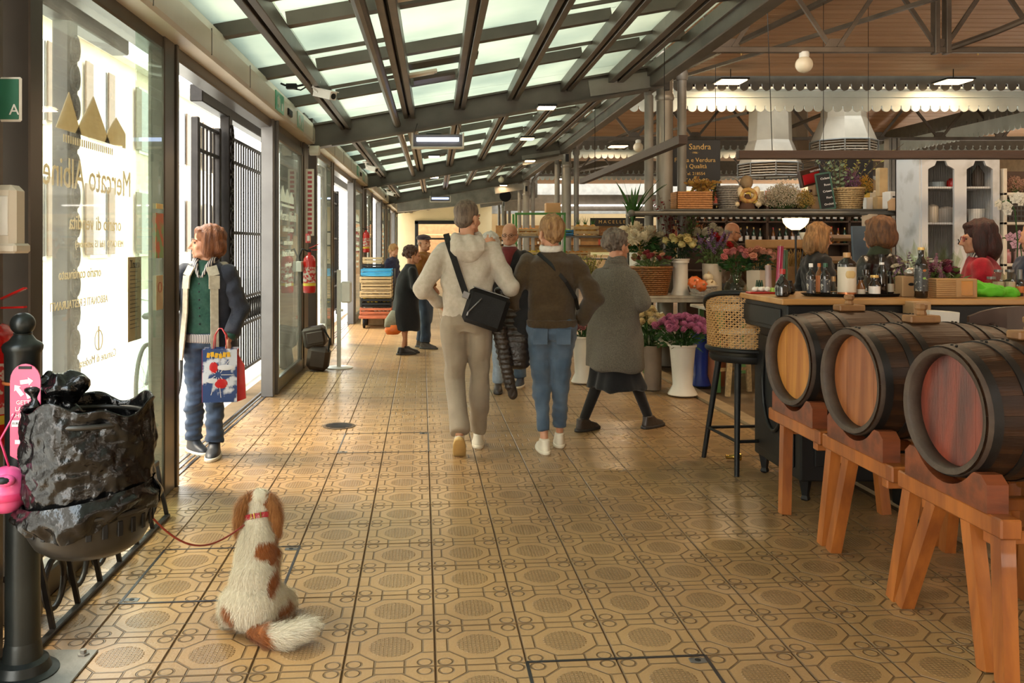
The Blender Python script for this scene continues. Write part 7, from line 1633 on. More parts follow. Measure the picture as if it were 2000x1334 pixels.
pot('pale blue tray box on the upper cabinet shelf', 1830, 2.112, [(.08, 0), (.08, .06)], mat('pale blue', (.35, .42, .45), .5), 'box', 'tray'); pot('dark wire lantern on the upper cabinet shelf', 1910, 2.112, [(.05, 0), (.06, .03), (.06, .15), (.03, .20), (.01, .24)], mat('dark wire', (.10, .07, .05), .5), 'lantern', 'lantern')
pot('round white bowl low in the cabinet', 1900, 1.335, [(.05, 0), (.09, .07), (.1, .08)], WHITE, 'bowl', 'bowl')
# open shelving at the picture edge with orchids
Ye = 9.3; xe = (1960-CX)/F*Ye; t = T('open_shelving', 'cream open shelving beside the white cabinet', 'shelving', (xe, Ye, 0))
for z in (.5, .98, 1.28, 1.72, 2.03): MB().bbox((.75, .2, z), (1.5, .4, .03), .004).build('shelf', CREAM, t)
MB().bbox((0.02, .2, 1.15), (.04, .4, 2.3), .004).build('upright', CREAM, t); MB().bbox((1.48, .2, 1.15), (.04, .4, 2.3), .004).build('upright', CREAM, t); MB().bbox((.75, .4, 1.15), (1.5, .02, 2.3), .004).build('back', DW, t)
puff('cellophane wrapped dried bundle on the top shelf beside the cabinet', (xe+.22, Ye+.15, 2.05), .13, .1, .10, mat('dusty rose bundle', (.42, .25, .18), .7), 600); 
t = T('wire_basket', 'grey wire basket on the shelf beside the cabinet', 'basket', (xe+.22, Ye+.15, 1.74)); 
for z in (0.01, .06, .12, .17): MB().tube([(x, y, z) for x, y in ((-.16, -.1), (.16, -.1), (.16, .1), (-.16, .1), (-.16, -.1))], .006, 5, cap=False).build('wire', IRG, t)
for i in range(9): MB().tube([(-.16+i*.04, -.1, 0), (-.16+i*.04, -.1, .17)], .004, 4).build('wire', IRG, t)
for i, (x, c) in enumerate(((.12, (.5, .2, .22)), (.26, (.42, .3, .3)), (.38, (.5, .42, .35)))): vase(('pink glass jar on the shelf beside the orchids', 'mauve glass jar between two others beside the orchids', 'pale glass jar beside the orchids')[i], (xe+x, Ye+.15, 1.297), [(.045, 0), (.05, .01), (.05, .12), (.035, .13), (.035, .15)], mat('jar %d' % i, c, .15, coat=.5), name='jar', cat='jar')
def orchid(lab, loc, n, h, pm, seed, bend=.12, r=.036):
    rg = random.Random(seed); t = T('potted_orchid', lab, 'plant', loc); MB().lathe((0, 0, 0), [(.05, 0), (.065, .12)], 14).build('pot', WHITE, t, True)
    MB().tube([(0, 0, .1), (.01, 0, h*.6), (-.01, 0, h*.9), (-bend*.6, 0, h), (-bend*1.6, 0, h-.03)], .005, 6).build('stem', LEAF, t, True)
    me = MB(); 
    for j in range(5): a = 2*PI*j/5+PI/2; d = Vector((math.cos(a), 0, math.sin(a))); s = Vector((-math.sin(a), 0, math.cos(a)))*.42; me.add([d*.1, d*.6+s, d*1.0, d*.6-s], [(0, 1, 2, 3)])
    me.ball((0, -.12, -.1), (.16, .16, .2), 7, 5); mesh_ = me.mesh('orchid_bloom', pm)
    for i in range(n): u = i/max(1, n-1); inst(mesh_, 'bloom', t, (-bend*1.9*u+.02+rg.uniform(-.03, .03), -.03+rg.uniform(-.03, .0), h-.0-.06*u+rg.uniform(-.055, .05)), (rg.uniform(-.3, .3), 0, rg.uniform(-.6, .6)), r)
    for s in (-1, 1): MB().add([(0, 0, .12), (s*.09, -.03, .19), (s*.2, 0, .15), (s*.09, .03, .17)], [(0, 1, 2, 3)]).build('leaf', LEAFD, t)
    return t
orchid('white orchid arching beside the open shelving', PX(1985, 6.6, 1.05), 11, .78, petal('orchid white', (.74, .70, .58)), 3, .10); orchid('pink orchid beside the white orchid', PX(1995, 6.9, 1.05), 9, .50, petal('orchid pink', (.62, .36, .44)), 4, .22, .04)
MB().bbox((0, 0, .52), (1.2, .7, 1.04), .01).build('back_bench', HW, None, label='wooden bench behind the counter carrying the orchids', cat='bench', loc=(4.92, 6.8, 0))
# wrapped bouquets behind the counter
for i, (px, Yb, lab, sp_) in enumerate(((1808, 6.07, 'pink and violet wrapped bouquet behind the wooden boxes', ('spike', petal('orchid', (.45, .22, .36)), 12, .034)), (1842, 6.10, 'silver and plum wrapped bouquet near the red cardigan', ('rose', petal('plum', (.20, .03, .10)), 8, .034)), (1775, 6.05, 'lilac sprigs between the tall dark bottle and kraft box', ('spike', petal('lilac', (.4, .25, .45)), 9, .034)))):
    bouquet(lab, PX(px, Yb, 1.10), .13, .10, .28, [sp_, ('daisy', petal('white', (.7, .7, .6)), 6, .03)], 40+i, LEAFP, 60)
    m = MB(); rg = random.Random(i)
    for j in range(9): a = rg.uniform(0, 6.28); m.add([(0, 0, 0), (math.cos(a)*.13, math.sin(a)*.1, .34+rg.uniform(0, .1)), (math.cos(a+.5)*.13, math.sin(a+.5)*.1, .30)], [(0, 1, 2)])
    o = m.build('cellophane', GLV, None, label=('clear cellophane cone around the pink and violet bouquet', 'clear cellophane cone around the silver and plum bouquet', 'clear cellophane cone around the lilac sprigs')[i], cat='wrapping', loc=PX(px, Yb, 1.10))
MB().bbox((0, 0, .54), (1.5, .32, 1.08), .01).build('rear_counter', CBL, None, label='low dark rear counter holding wrapped bouquets', cat='counter', loc=(3.45, 6.07, 0))
# ---------------------------------------------------------------- goods on the bar counter
CT = 1.186
def B(px, Y): return Vector(((px-CX)/F*Y, Y, CT))
t = T('serving_tray', 'long oval black tray of bottles on the bar counter', 'tray', B(1665, 5.36)); MB().lathe((0, 0, 0), [(.0001, .003), (.28, .003), (.31, .018), (.315, .018), (.285, .0), (.0001, .0)], 40, sy=.42).build('dish', BLACKM, t, True)
TR = CT+.004
LBL = mat('cream label', (.66, .58, .46), .5, var=.04); LIQ = mat('dark balsamic glass', (.014, .008, .006), .08, coat=.6); CLR = glassmat('clear bottle glass', (.85, .85, .78), dust=.02); RDW = mat('red wax', (.40, .01, .008), .35); GRF = mat('green foil', (.02, .10, .05), .35); ORF = mat('orange label', (.55, .16, .03), .5)
DPL = mat('dark white printed label', (.04, .04, .045), .4, vs=60, c2=(.5, .47, .4), thr=(.58, .60))
def bottle(lab, px, Y, prof, glass, capm, caph, lab_=None, lm=None, z=None, n=24, extra=None):
    loc = B(px, Y); loc.z = z if z is not None else CT; t = T('bottle', lab, 'bottle', loc)
    MB().lathe((0, 0, 0), prof, n).build('body', glass, t, True); r, zt0 = prof[-1]
    MB().lathe((0, 0, zt0-.005), [(r*1.25, 0), (r*1.3, caph*.2), (r*1.25, caph), (r*.8, caph*1.02)], 14).build('cap', capm, t, True)
    if lab_: MB().lathe((0, 0, 0), [(lab_[0]*1.012, lab_[1]), (lab_[0]*1.012, lab_[2])], n, cap=False).build('label', lm or LBL, t, True)
    if extra: extra(t)
    return t
S1 = lambda r, h: [(r*.9, 0), (r, .006), (r, h*.62), (r*.85, h*.70), (r*.38, h*.80), (r*.36, h*.93)]
bottle('squat black flask with red wax cap at the counter corner', 1528, 5.30, [(.030, 0), (.042, .008), (.044, .05), (.036, .085), (.02, .11), (.014, .12), (.014, .14)], LIQ, RDW, .03)
bottle('small dark flask lying behind the red capped one', 1542, 5.55, [(.025, 0), (.034, .01), (.034, .04), (.02, .07), (.013, .08)], LIQ, BLACKM, .01)
bottle('slim bottle with white cap and dark label first on the tray', 1584, 5.33, S1(.026, .19), LIQ, WP2, .022, (.026, .015, .10), DPL, z=TR)
bottle('slim bottle with orange band and cap second on the tray', 1600, 5.38, S1(.022, .19), BA, ORF, .022, (.022, .02, .12), ORF, z=TR)
bottle('slim bottle with green cap and white print third on the tray', 1612, 5.32, S1(.028, .19), LIQ, GRF, .024, (.028, .02, .10), DPL, z=TR)
bottle('tiny corked cruet of oil beside the big labelled bottle', 1628, 5.34, [(.02, 0), (.028, .01), (.026, .035), (.012, .06), (.010, .09)], CLR, CTOP, .03, z=TR)
def tall_label(t):
    MB().lathe((0, 0, .0), [(.0535, .01), (.0535, .024)], 28, cap=False).build('copper_band', mat('copper', (.5, .17, .06), .3, .6), t, True)
    MB().ball((0, -.047, .13), (.03, .008, .03), 12, 8).build('printed_emblem', mat('gold print', (.6, .42, .18), .4), t, True)
bottle('large round bottle with tall cream label and wooden stopper', 1654, 5.28, [(.050, 0), (.052, .006), (.052, .19), (.048, .205), (.02, .225), (.017, .235)], LIQ, CTOP, .03, (.052, .012, .175), z=TR, extra=tall_label)
bottle('clear carafe with dark stopper right behind the labelled bottle', 1692, 5.36, [(.03, 0), (.042, .01), (.045, .05), (.03, .09), (.018, .115), (.018, .13)], CLR, LIQ, .03, z=TR)
bottle('narrow wine bottle with gold collar and white neck band', 1722, 5.34, [(.030, 0), (.033, .006), (.034, .10), (.026, .15), (.013, .19), (.012, .235)], LIQ, BLACKM, .02, (.014, .185, .20), WP2, z=TR)
bottle('small jar shaped bottle with white label at the tray end', 1708, 5.27, [(.028, 0), (.032, .006), (.032, .07), (.018, .09), (.018, .115)], LIQ, GOLD, .015, (.032, .015, .06), WP2, z=TR)
bottle('small gold capped bottle behind the white labelled one', 1738, 5.38, [(.022, 0), (.024, .006), (.024, .09), (.012, .115), (.012, .13)], LIQ, BLACKM, .02, (.024, .02, .07), z=TR)
bottle('squat brown ink shaped bottle between carafe and wine bottle', 1681, 5.31, [(.02, 0), (.026, .006), (.026, .05), (.014, .075), (.013, .10)], BA, BLACKM, .018, (.026, .012, .04), z=TR)
def emb(t):
    MB().lathe((0, 0, .21), [(.0155, 0), (.0155, .02)], 20, cap=False).build('gold_neck_band', GOLD, t, True); MB().ball((0, -.034, .115), (.012, .004, .012), 10, 6).build('green_seal', mat('green seal', (.25, .45, .08), .5), t, True); MB().ball((.0, -.036, .16), (.010, .003, .008), 10, 6).build('orange_emblem', ORF, t, True)
bottle('tall dark balsamic bottle with gold neck in front of the kraft box', 1799, 5.18, [(.032, 0), (.036, .006), (.037, .19), (.028, .215), (.016, .235), (.0145, .285)], LIQ, GOLD, .016, (.037, .04, .17), mat('dark printed label', (.05, .05, .05), .4, vs=60, c2=(.4, .38, .32), thr=(.6, .62)), extra=emb)
t = carton('kraft carrier box with oval handle hole on the counter', B(1772, 5.30), (.105, .09, .12), KR, name='kraft_carrier'); MB().lathe((0, -.047, .075), [(.0001, 0), (.018, 0), (.018, .002)], 16, 'Y', sx=.5).build('handle_hole', BLACK, t)
t = T('wooden_gift_box', 'ribbed pale wooden box on the counter', 'box', B(1840, 5.20)); 
for i in range(9): MB().bbox((0, 0, .007+i*.0125), (.115, .085, .0118), .002).build('slat', HW, t)
t = T('wooden_gift_box', 'wooden box with amber window on the counter', 'box', B(1880, 5.20)); MB().bbox((0, 0, .056), (.125, .085, .112), .004).build('body', HW, t); MB().bbox((.0, -.044, .056), (.068, .004, .085), .002).build('amber_window', mat('amber window', (.55, .22, .02), .25), t)
t = T('foil_sweets', 'silver and foil wrapped sweets in the kraft carrier', 'sweets', B(1780, 5.30)+Vector((0, 0, .125))); MB().ball((0, 0, .02), (.045, .035, .03), 10, 7).build('foil', mat('silver foil', (.5, .48, .44), .2, .9, bump=.8, bs=90), t, True)
for i, (px, lab) in enumerate(((1936, 'small glass jar with red contents behind the green cloth'), (1950, 'square clear jar with steel lid behind the green cloth'), (1972, 'wide clear jar with steel lid behind the green cloth'))):
    t = T('glass_jar', lab, 'jar', B(px, 5.50)); h = (.11, .16, .16)[i]; MB().lathe((0, 0, 0), [(.03, 0), (.035, .005), (.035, h*.75), (.022, h*.85), (.022, h*.9)], 20).build('body', CLR, t, True); MB().lathe((0, 0, 0), [(.031, .006), (.031, h*.5)], 16).build('contents', RDW if i == 0 else LBL, t, True); MB().lathe((0, 0, h*.88), [(.025, 0), (.025, .015)], 16).build('lid', ALUL, t, True)
bottle('dark spray bottle with chrome pump at the picture edge', 1992, 5.35, [(.018, 0), (.02, .005), (.02, .09), (.010, .105)], LIQ, ALUL, .06, (.02, .02, .06), ORF)
t = T('small_succulent_tray', 'red tray with white pebbles, cactus and green candle at the counter corner', 'tray', B(1490, 5.62)); MB().bbox((0, 0, .006), (.19, .09, .012), .004).build('tray', RDW, t)
for i in range(5): MB().ball((-.055+i*.02, -.01+.015*(i % 2), .028), (.020, .018, .016), 9, 6).build('pebble', WHITE, t, True)
for i in range(3): MB().lathe((-.03+i*.015, .02, .02), [(.008, 0), (.010, .03), (.004, .065)], 8).build('cactus', LEAFD, t, True)
MB().lathe((.06, -.01, .012), [(.02, 0), (.02, .025)], 16).build('candle', mat('lime candle', (.3, .5, .05), .4), t, True)
# boxes leaning at the counter's front
t = T('cardboard_display', 'kraft and white card boxes standing in front of the counter', 'box', (2.745, 4.93, .98)); MB().bbox((0, .10, .075), (.10, .12, .24), .004).build('kraft_box', KR, t); MB().bbox((.10, .05, .07), (.17, .10, .15), .004, ry=R(4)).build('white_box', WHITE, t); MB().bbox((.05, .08, -.49), (.30, .20, .97), .006).build('stand', BLACKM, t)
# ---------------------------------------------------------------- fruit stall
Yf = 14.2; t = T('fruit_rack', 'green framed fruit rack with sloping shelves in the middle distance', 'rack', ((1008-CX)/F*Yf, Yf, 0)); rw = 1.62
for x in (0, .78, rw):
    for y in (0, .5): MB().bbox((x, y, (1.0 if x else 1.0) if x else 1.0), (.035, .035, 2.0 if x < 1 else 1.4), .003).build('upright', mat('green rack', (.05, .20, .04), .5) if 'green rack' not in bpy.data.materials else bpy.data.materials['green rack'], t)
MB().bbox((.39, 0, 1.99), (.82, .04, .035), .003).build('top_rail', bpy.data.materials['green rack'], t)
for z in (.9, 1.26, 1.62): MB().bbox((rw/2, .25, z), (rw, .5, .025), .003).build('shelf', ALUL, t)
FR = {'orange': mat('orange peel', (.70, .24, .015), .4, bump=.2, bs=200), 'lemon': mat('banana yellow', (.68, .46, .03), .4), 'apple': mat('green apple', (.30, .42, .05), .3), 'white': mat('mushroom white', (.66, .58, .45), .6)}
def crate(lab, loc, w_, d_, h_, m, fruit, nx, ny, r, rz=0, name='fruit_crate', grp=None, fn='orange', oblong=1.):
    t = T(name, lab, 'crate', loc, rz); MB().bbox((0, 0, .008), (w_, d_, .015), .002).build('base', m, t)
    for s in (-1, 1):
        for z in (.35, .8): MB().bbox((0, s*d_/2, h_*z), (w_, .01, h_*.3), .002).build('slat', m, t); MB().bbox((s*w_/2, 0, h_*z), (.01, d_, h_*.3), .002).build('slat', m, t)
        for q in (-1, 1): MB().bbox((s*(w_/2-.01), q*(d_/2-.01), h_/2), (.02, .02, h_), .002).build('corner_post', m, t)
    if fruit:
        fm = MB().ball((0, 0, 0), (r, r*oblong, r), 10, 7).mesh(fn, fruit, True); cr_, sr_ = math.cos(rz), math.sin(rz)
        for i in range(nx):
            for j in range(ny):
                x = -w_/2+.02+r+(w_-2*r-.04)*i/max(1, nx-1); y = -d_/2+.02+r+(d_-2*r-.04)*j/max(1, ny-1)
                inst(fm, fn, None, (loc[0]+x*cr_-y*sr_, loc[1]+x*sr_+y*cr_, loc[2]+h_*.78+rnd.uniform(-.01, .012)), (rnd.random(), rnd.random(), rnd.random()), label=grp[1], cat=grp[2], group=grp[0])
    return t
PN = bpy.data.materials['pine box']
fx = (1008-CX)/F*Yf
crate('small wooden crate of oranges on the top fruit shelf', (fx+.20, Yf+.20, 1.635), .32, .3, .12, PN, FR['orange'], 5, 4, .032, grp=('oranges in the crate', 'orange piled in the crate on the top fruit shelf', 'fruit'))
crate('crate of yellow fruit on the middle fruit shelf', (fx+.27, Yf+.20, 1.275), .34, .3, .10, PN, FR['lemon'], 4, 3, .035, grp=('yellow fruit', 'yellow fruit in the crate on the middle fruit shelf', 'fruit'), fn='yellow_fruit', oblong=1.6)
crate('blue crate of green apples beside the pineapples', (fx+.83, Yf+.20, 1.635), .20, .3, .10, mat('blue crate', (.03, .20, .42), .4), FR['apple'], 3, 4, .032, grp=('green apples', 'green apple in the blue crate beside the pineapples', 'fruit'), fn='apple')
crate('wooden crate of pineapples on the top fruit shelf', (fx+1.14, Yf+.20, 1.635), .40, .3, .16, PN, None, 0, 0, 0)
pm_ = T('pineapple', 'pineapple standing in the wooden crate on the fruit shelf', 'fruit', (fx+1.02, Yf+.15, 1.66), 0, 'pineapples in the wooden crate'); MB().ball((0, 0, .085), (.055, .055, .085), 12, 9).build('fruit', mat('pineapple skin', (.52, .28, .05), .6, bump=1., bs=60), pm_, True)
for j in range(10): a = j*2.4; MB().add([(math.cos(a)*.02, math.sin(a)*.02, .16), (math.cos(a+.8)*.02, math.sin(a+.8)*.02, .16), (math.cos(a)*.07, math.sin(a)*.07, .24+.008*j)], [(0, 1, 2)]).build('crown_leaf', LEAF, pm_)
for i in (1, 2): dup(pm_, (fx+1.02+i*.12, Yf+.15, 1.66), i)
crate('low brown crate of dates beside the pineapples', (fx+1.48, Yf+.2, 1.635), .26, .3, .13, WICK, None, 0, 0, 0)
carton('beige carton with yellow grapes hanging over the fruit rack', (fx+.62, Yf+.25, 2.01), (.24, .2, .16), KR); carton('white balance box on the middle fruit shelf', (fx+.75, Yf+.2, 1.275), (.3, .2, .12), WHITE)
crate('crate of oranges low on the fruit rack', (fx+.95, Yf+.18, 1.275), .5, .3, .10, PN, FR['orange'], 7, 4, .032, grp=('low oranges', 'orange in the low crate on the fruit rack', 'fruit'))
# ---------------------------------------------------------------- crate trolley and things along the glass
t = T('crate_trolley', 'wheeled trolley loaded with produce crates beside the glass doors', 'trolley', (-1.05, 15.85, 0)); MB().bbox((0, .2, .20), (.62, .75, .05), .006).build('platform', mat('terracotta plastic', (.50, .13, .05), .5), t)
for x in (-.22, .22):
    for y in (-.08, .5): MB().lathe((x-.025, y, .10), [(.05, 0), (.095, .005), (.10, .025), (.095, .045), (.05, .05)], 18, 'X').build('wheel', BLACK, t, True)
MB().tube([(.30, .55, .2), (.30, .55, 1.05)], .015, 8).build('handle_post', IRG, t, True)
z = .23
for i, (m, h, lab, f_) in enumerate(((bpy.data.materials['terracotta plastic'], .14, 'red plastic crate of white vegetables lowest on the trolley', 1), (BLACKM, .16, 'black plastic crate above the red one on the trolley', 1), (PN, .12, 'third crate from the bottom of the trolley, pale wood', 1), (PN, .12, 'fourth crate from the bottom of the trolley, pale wood', 0), (PN, .12, 'fifth crate from the bottom of the trolley, pale wood', 0), (mat('sky blue plastic', (.04, .32, .55), .4), .13, 'sky blue plastic crate topmost of the trolley stack', 0))):
    crate(lab, (-1.06+.01*(i % 2), 15.98, z), .56-.02*(i % 2), .55, h, m, FR['white'] if f_ and i != 1 else FR['lemon'] if i == 1 else None, 7, 2, .038, grp=('vegetables on the trolley %d' % i, ('white vegetable in the red crate on the trolley', 'yellow fruit in the black crate on the trolley', 'white vegetable in the third crate on the trolley')[min(i, 2)], 'vegetable'), fn='vegetable', name='produce_crate'); z += h+.008
crate('small wooden crate lying on the black one behind the trolley stack', (-1.16, 16.5, 1.14), .36, .3, .12, PN, None, 0, 0, 0, name='produce_crate'); crate('black crate tall stack behind the trolley', (-1.16, 16.5, 1.03), .40, .32, .10, BLACKM, None, 0, 0, 0, name='produce_crate')
MB().bbox((0, 0, .51), (.42, .34, 1.02), .01).build('crate_column', PN, None, label='tall closed wooden column of crates behind the trolley', cat='crate', loc=(-1.16, 16.5, 0))
t = T('sanitiser_stand', 'white sanitiser dispenser stand on a round base near the doors', 'stand', PX(662, 10.72, 0)); MB().lathe((0, 0, 0), [(.17, 0), (.17, .008), (.16, .012), (.0001, .014)], 28).build('base', WHITE, t, True); MB().bbox((0, 0, .60), (.05, .03, 1.18), .005).build('post', WHITE, t); MB().bbox((.09, -.02, .92), (.13, .11, .26), .02).build('dispenser', WHITE, t); MB().bbox((.03, -.02, .70), (.05, .05, .03), .005).build('drip_cup', WHITE, t)
BRN = mat('brown cordura', (.055, .030, .018), .6, bump=.3, bs=200)
t = T('delivery_backpack', 'brown box shaped delivery backpack leaning on the glass doors', 'bag', PX(618, 10.5, 0)); MB().bbox((-.02, .02, .40), (.26, .26, .24), .03, ry=R(-10)).build('upper_box', BRN, t, True); MB().bbox((.03, -.03, .15), (.26, .24, .28), .05, ry=R(8)).build('lower_bag', BRN, t, True); MB().bbox((.0, -.12, .40), (.2, .02, .14), .01, ry=R(-10)).build('front_pocket', BRN, t, True); MB().tube([(.1, -.1, .5), (.17, -.1, .38), (.15, -.1, .2)], .012, 6).build('strap', BLACK, t, True)
extinguisher((-1.475, 10.35, .93), 'red fire extinguisher hanging on the first pier by the doors', .92); MB().bbox((0, 0, 0), (.06, .14, .12), .005).build('extinguisher_holder', WHITE, None, label='white holder box beside the extinguisher on the first pier', cat='bracket', loc=(-1.585, 10.32, 1.24))
t = T('alarm_call_point', 'small red alarm call point on the first pier', 'alarm', (-1.50, 10.42, 1.57)); MB().bbox((0, 0, 0), (.05, .10, .11), .006).build('case', REDP, t); MB().bbox((.01, -.052, 0), (.03, .004, .06), .002).build('front', WHITE, t)
extinguisher((-1.44, 18.4, 1.33), 'second red fire extinguisher on the next pier', .9)
t = T('pier_notice', 'narrow vertical printed notice on the first pier', 'notice', (-1.50, 10.56, 2.0)); MB().bbox((0, 0, 0), (.10, .01, .8), .002).build('strip', LBL, t)
for i in range(14): MB().bbox((0, -.007, -.36+i*.055), (.05, .003, .032), .0005).build('red_mark', RDW, t)
t = T('siren', 'cream cylindrical siren at the top of the first pier', 'siren', (-1.44, 10.55, 2.62)); MB().lathe((0, 0, 0), [(.055, -.06), (.06, -.05), (.06, .05), (.05, .06)], 20, 'X').build('body', CREAM, t, True)
for i, (lc, sc_, lab) in enumerate((((-1.10, 8.0, 2.98), 1., 'white bullet security camera under the roof above the doorway'), ((-1.17, 14.9, 2.90), 1., 'second white security camera further along the roof'), ((-1.2, 22.0, 2.88), 1., 'third white security camera far along the roof'))):
    t = T('security_camera', lab, 'camera', lc); MB().lathe((0, 0, 0), [(.06, 0), (.06, -.02), (.02, -.03)], 18).build('mount', WHITE, t, True); MB().tube([(0, 0, -.02), (.01, -.01, -.08), (.05, -.04, -.11)], .018, 8).build('arm', WHITE, t, True); MB().bar((.02, .02, -.10), (.19, -.13, -.16), .075, .07).build('body', WHITE, t); MB().bar((.01, .03, -.055), (.21, -.15, -.125), .09, .008).build('sun_shield', WHITE, t); MB().tube([(.18, -.12, -.158), (.195, -.135, -.163)], .026, 14).build('lens', BLACK, t, True)
t = T('junction_cables', 'black cable junction hanging next to the first security camera', 'cables', (-1.25, 8.05, 2.97)); MB().tube([(.12, 0, 0), (.0, -.02, -.03), (-.12, 0, -.02), (-.16, .02, .0)], .010, 6).build('cable', BLACK, t, 2); MB().tube([(.12, 0.03, 0), (.02, 0.02, -.06), (-.10, 0, -.04)], .007, 6).build('cable', BLACK, t, 2); MB().bbox((-.06, 0, -.03), (.10, .05, .05), .006).build('plug', BLACKM, t)
UV = emit('blue tube glow', (.55, .68, 1.), 5.)
t = T('insect_lamp', 'hanging insect lamp with blue white tube under the roof beam', 'lamp', (.03, 10.45, 2.73)); MB().bbox((0, .04, 0), (.62, .03, .15), .005).build('back_plate', STEELG, t); MB().bbox((0, -.01, -.09), (.62, .12, .02), .004).build('tray', CREAM, t)
for x in (-.30, .30): MB().bbox((x, -.01, 0), (.02, .10, .17), .004).build('end_plate', CREAM, t)
MB().tube([(-.25, -.01, .01), (.25, -.01, .01)], .024, 12).build('tube', UV, t, True)
for x in (-.28, .28): MB().tube([(x, .03, .08), (x*.9, .52, .27)], .004, 5).build('chain', BLACKM, t)
dup(t, (.15, 26.2, 2.85), 0, 'second insect lamp with blue white tube far under the roof')
# lamps
WGL = emit('warm lamp panel', (1, .72, .40), 14)
def flat_lamp(lc, lab, s=.26, pw=26, rod=0., par_rot=0):
    t = T('ceiling_lamp', lab, 'lamp', lc); MB().bbox((0, 0, .02), (s*1.15, s*1.15, .03), .006).build('housing', BLACKM, t); MB().bbox((0, 0, 0), (s, s, .02), .004).build('diffuser', WGL, t)
    if rod: MB().tube([(0, 0, .03), (0, 0, rod)], .008, 6).build('rod', BLACKM, t)
    area(lc[0], lc[1], lc[2]-.03, s, s, pw)
for i, (px, Y_, z_, lab, pw) in enumerate(((1427, 14.9, 4.24, 'bright warm square ceiling lamp nearer the column', 60), (1862, 14.9, 4.24, 'bright warm square ceiling lamp beyond the cooker hood', 60), (1207, 22.6, 4.0, 'warm ceiling lamp in the second hall bay close to the column', 90), (1480, 22.6, 4.0, 'warm ceiling lamp in the second hall bay behind the sign', 90), (1100, 30.5, 3.75, 'warm ceiling lamp in the furthest hall bay', 80))): flat_lamp(((px-CX)/F*Y_, Y_, z_), lab, .42, pw, rod=.22)
for lc, lab in (((3.4, 7.2, 4.7), 'added warm fill lamp over the bar counter, unseen above the picture'), ((6.2, 7.2, 4.7), 'added warm fill lamp over the white cabinet, unseen above the picture')): flat_lamp(lc, lab, .5, 85 if lc[0] < 5 else 70, rod=.6)  # unseen lamps added to throw warm fill light on the stall side
for i, (x, Y_, lab) in enumerate(((1.34, 10.62, 'small warm lamp under the first roof beam'), (1.45, 13.9, 'small warm lamp in the second roof bay'), (2.0, 18.6, 'small warm lamp under the second roof beam'), (2.05, 26.5, 'small warm lamp under the third roof beam'), (-.02, 13.3, 'small flat lamp on a plate in the second roof bay'), (-.02, 16.4, 'second flat lamp on a plate in the second roof bay'), (-.02, 21.5, 'flat lamp on a plate in the third roof bay'))): flat_lamp((x, Y_, slope(x)-.22 if i < 4 else slope(x)+.0), lab, .20, 9)
for i, (lc, lab) in enumerate((((4.60, 11.0, 3.74), 'white globe lamp hanging from the nearest truss'), ((4.35, 18.9, 3.58), 'smaller white globe lamp hanging from the second truss'), ((2.0, 26.8, 3.45), 'white globe lamp hanging from the third truss'))):
    t = T('globe_lamp', lab, 'lamp', lc); MB().lathe((0, 0, .10), [(.05, -.02), (.06, 0), (.06, .05), (.05, .06)], 16).build('holder', WHITE, t, True); MB().ball((0, 0, 0), .105, 20, 14).build('globe', mat('opal globe', (.72, .62, .45), .25, var=.03) if 'opal globe' not in bpy.data.materials else bpy.data.materials['opal globe'], t, True)
for i, (px, lab) in enumerate(((1448, 'small sprinkler head under the boards near the column'), (1910, 'small sprinkler head under the boards beyond the hood'))):
    t = T('sprinkler', lab, 'sprinkler', ((px-CX)/F*13.5, 13.5, 4.44)); MB().lathe((0, 0, 0), [(.05, .03), (.05, .05), (.015, .05)], 12).build('rose', WHITE, t, True); MB().tube([(0, 0, .05), (0, 0, -.05)], .012, 6).build('nozzle', GOLD, t, True)
for i, (py, lab) in enumerate(((18., 'flat light fitting on a steel plate high over the aisle'), (133., 'light fitting on a steel plate over the hooded man'))):
    Y_ = (5.9, 8.6)[i]; x = (.0, .02)[i]; t = T('batten_light', lab, 'light fitting', (x-.15, Y_, slope(x)+.035)); MB().bbox((0, 0, 0), (.30, .10, .03), .006, ry=R(-10)).build('housing', CREAM, t); MB().bbox((0, 0, -.018), (.25, .06, .012), .003, ry=R(-10)).build('diffuser', LBL, t)
    MB().bar((-.45, 0.1, .03), (.55, .1, .20), .30, .02).build('plate', STEEL, t)
t = T('tube_light', 'long white tube light across the shopfronts at the far end', 'light', (4.2, 32.96, 2.95)); MB().bbox((3.2, 0, 0), (6.4, .05, .05), .005).build('tube', emit('white tube', (1, .93, .86), 7), t); MB().bbox((3.2, .04, .03), (6.4, .04, .04), .005).build('rail', WHITE, t)
# far shopfronts: signs and coloured goods
SG = mat('shop sign black', (.02, .016, .012), .4)
for i, (px, s_, lab) in enumerate(((1196, 'M A C E L L E R I A', 'dark butcher sign board at the far end of the hall'), (1330, 'G A S T R O N O M I A', 'second dark sign board at the far end of the hall'))):
    t = T('shop_sign', lab, 'sign', ((px-CX)/F*32+.3, 32.6, 2.32)); MB().bbox((0, 0, 0), (2.0, .05, .30), .006).build('board', SG, t); text('lettering', s_, .17, GOLD, t, (.0, -.03, 0))
for i in range(5):
    t = T('shop_counter', ('cream shop counter furthest toward the doorway', 'cream shop counter under the butcher sign', 'cream shop counter right of the butcher sign' if 0 else 'cream shop counter between the two dark signs', 'cream shop counter beneath the second dark sign', 'cream shop counter at the hall side end')[i], 'counter', (3.4+i*2.5, 32.4, 0)); MB().bbox((0, 0, .55), (2.2, .8, 1.1), .02).build('case', ENDM, t); MB().bbox((0, .5, 1.7), (2.3, .06, 1.0), .01).build('back_panel', HW, t); MB().bbox((0, -.3, 1.25), (2.2, .25, .25), .01).build('glass_case', GLV, t)
    for z in (1.45, 1.75): MB().bbox((0, .42, z), (2.2, .2, .03), .004).build('shelf', DW, t)
rg = random.Random(33)
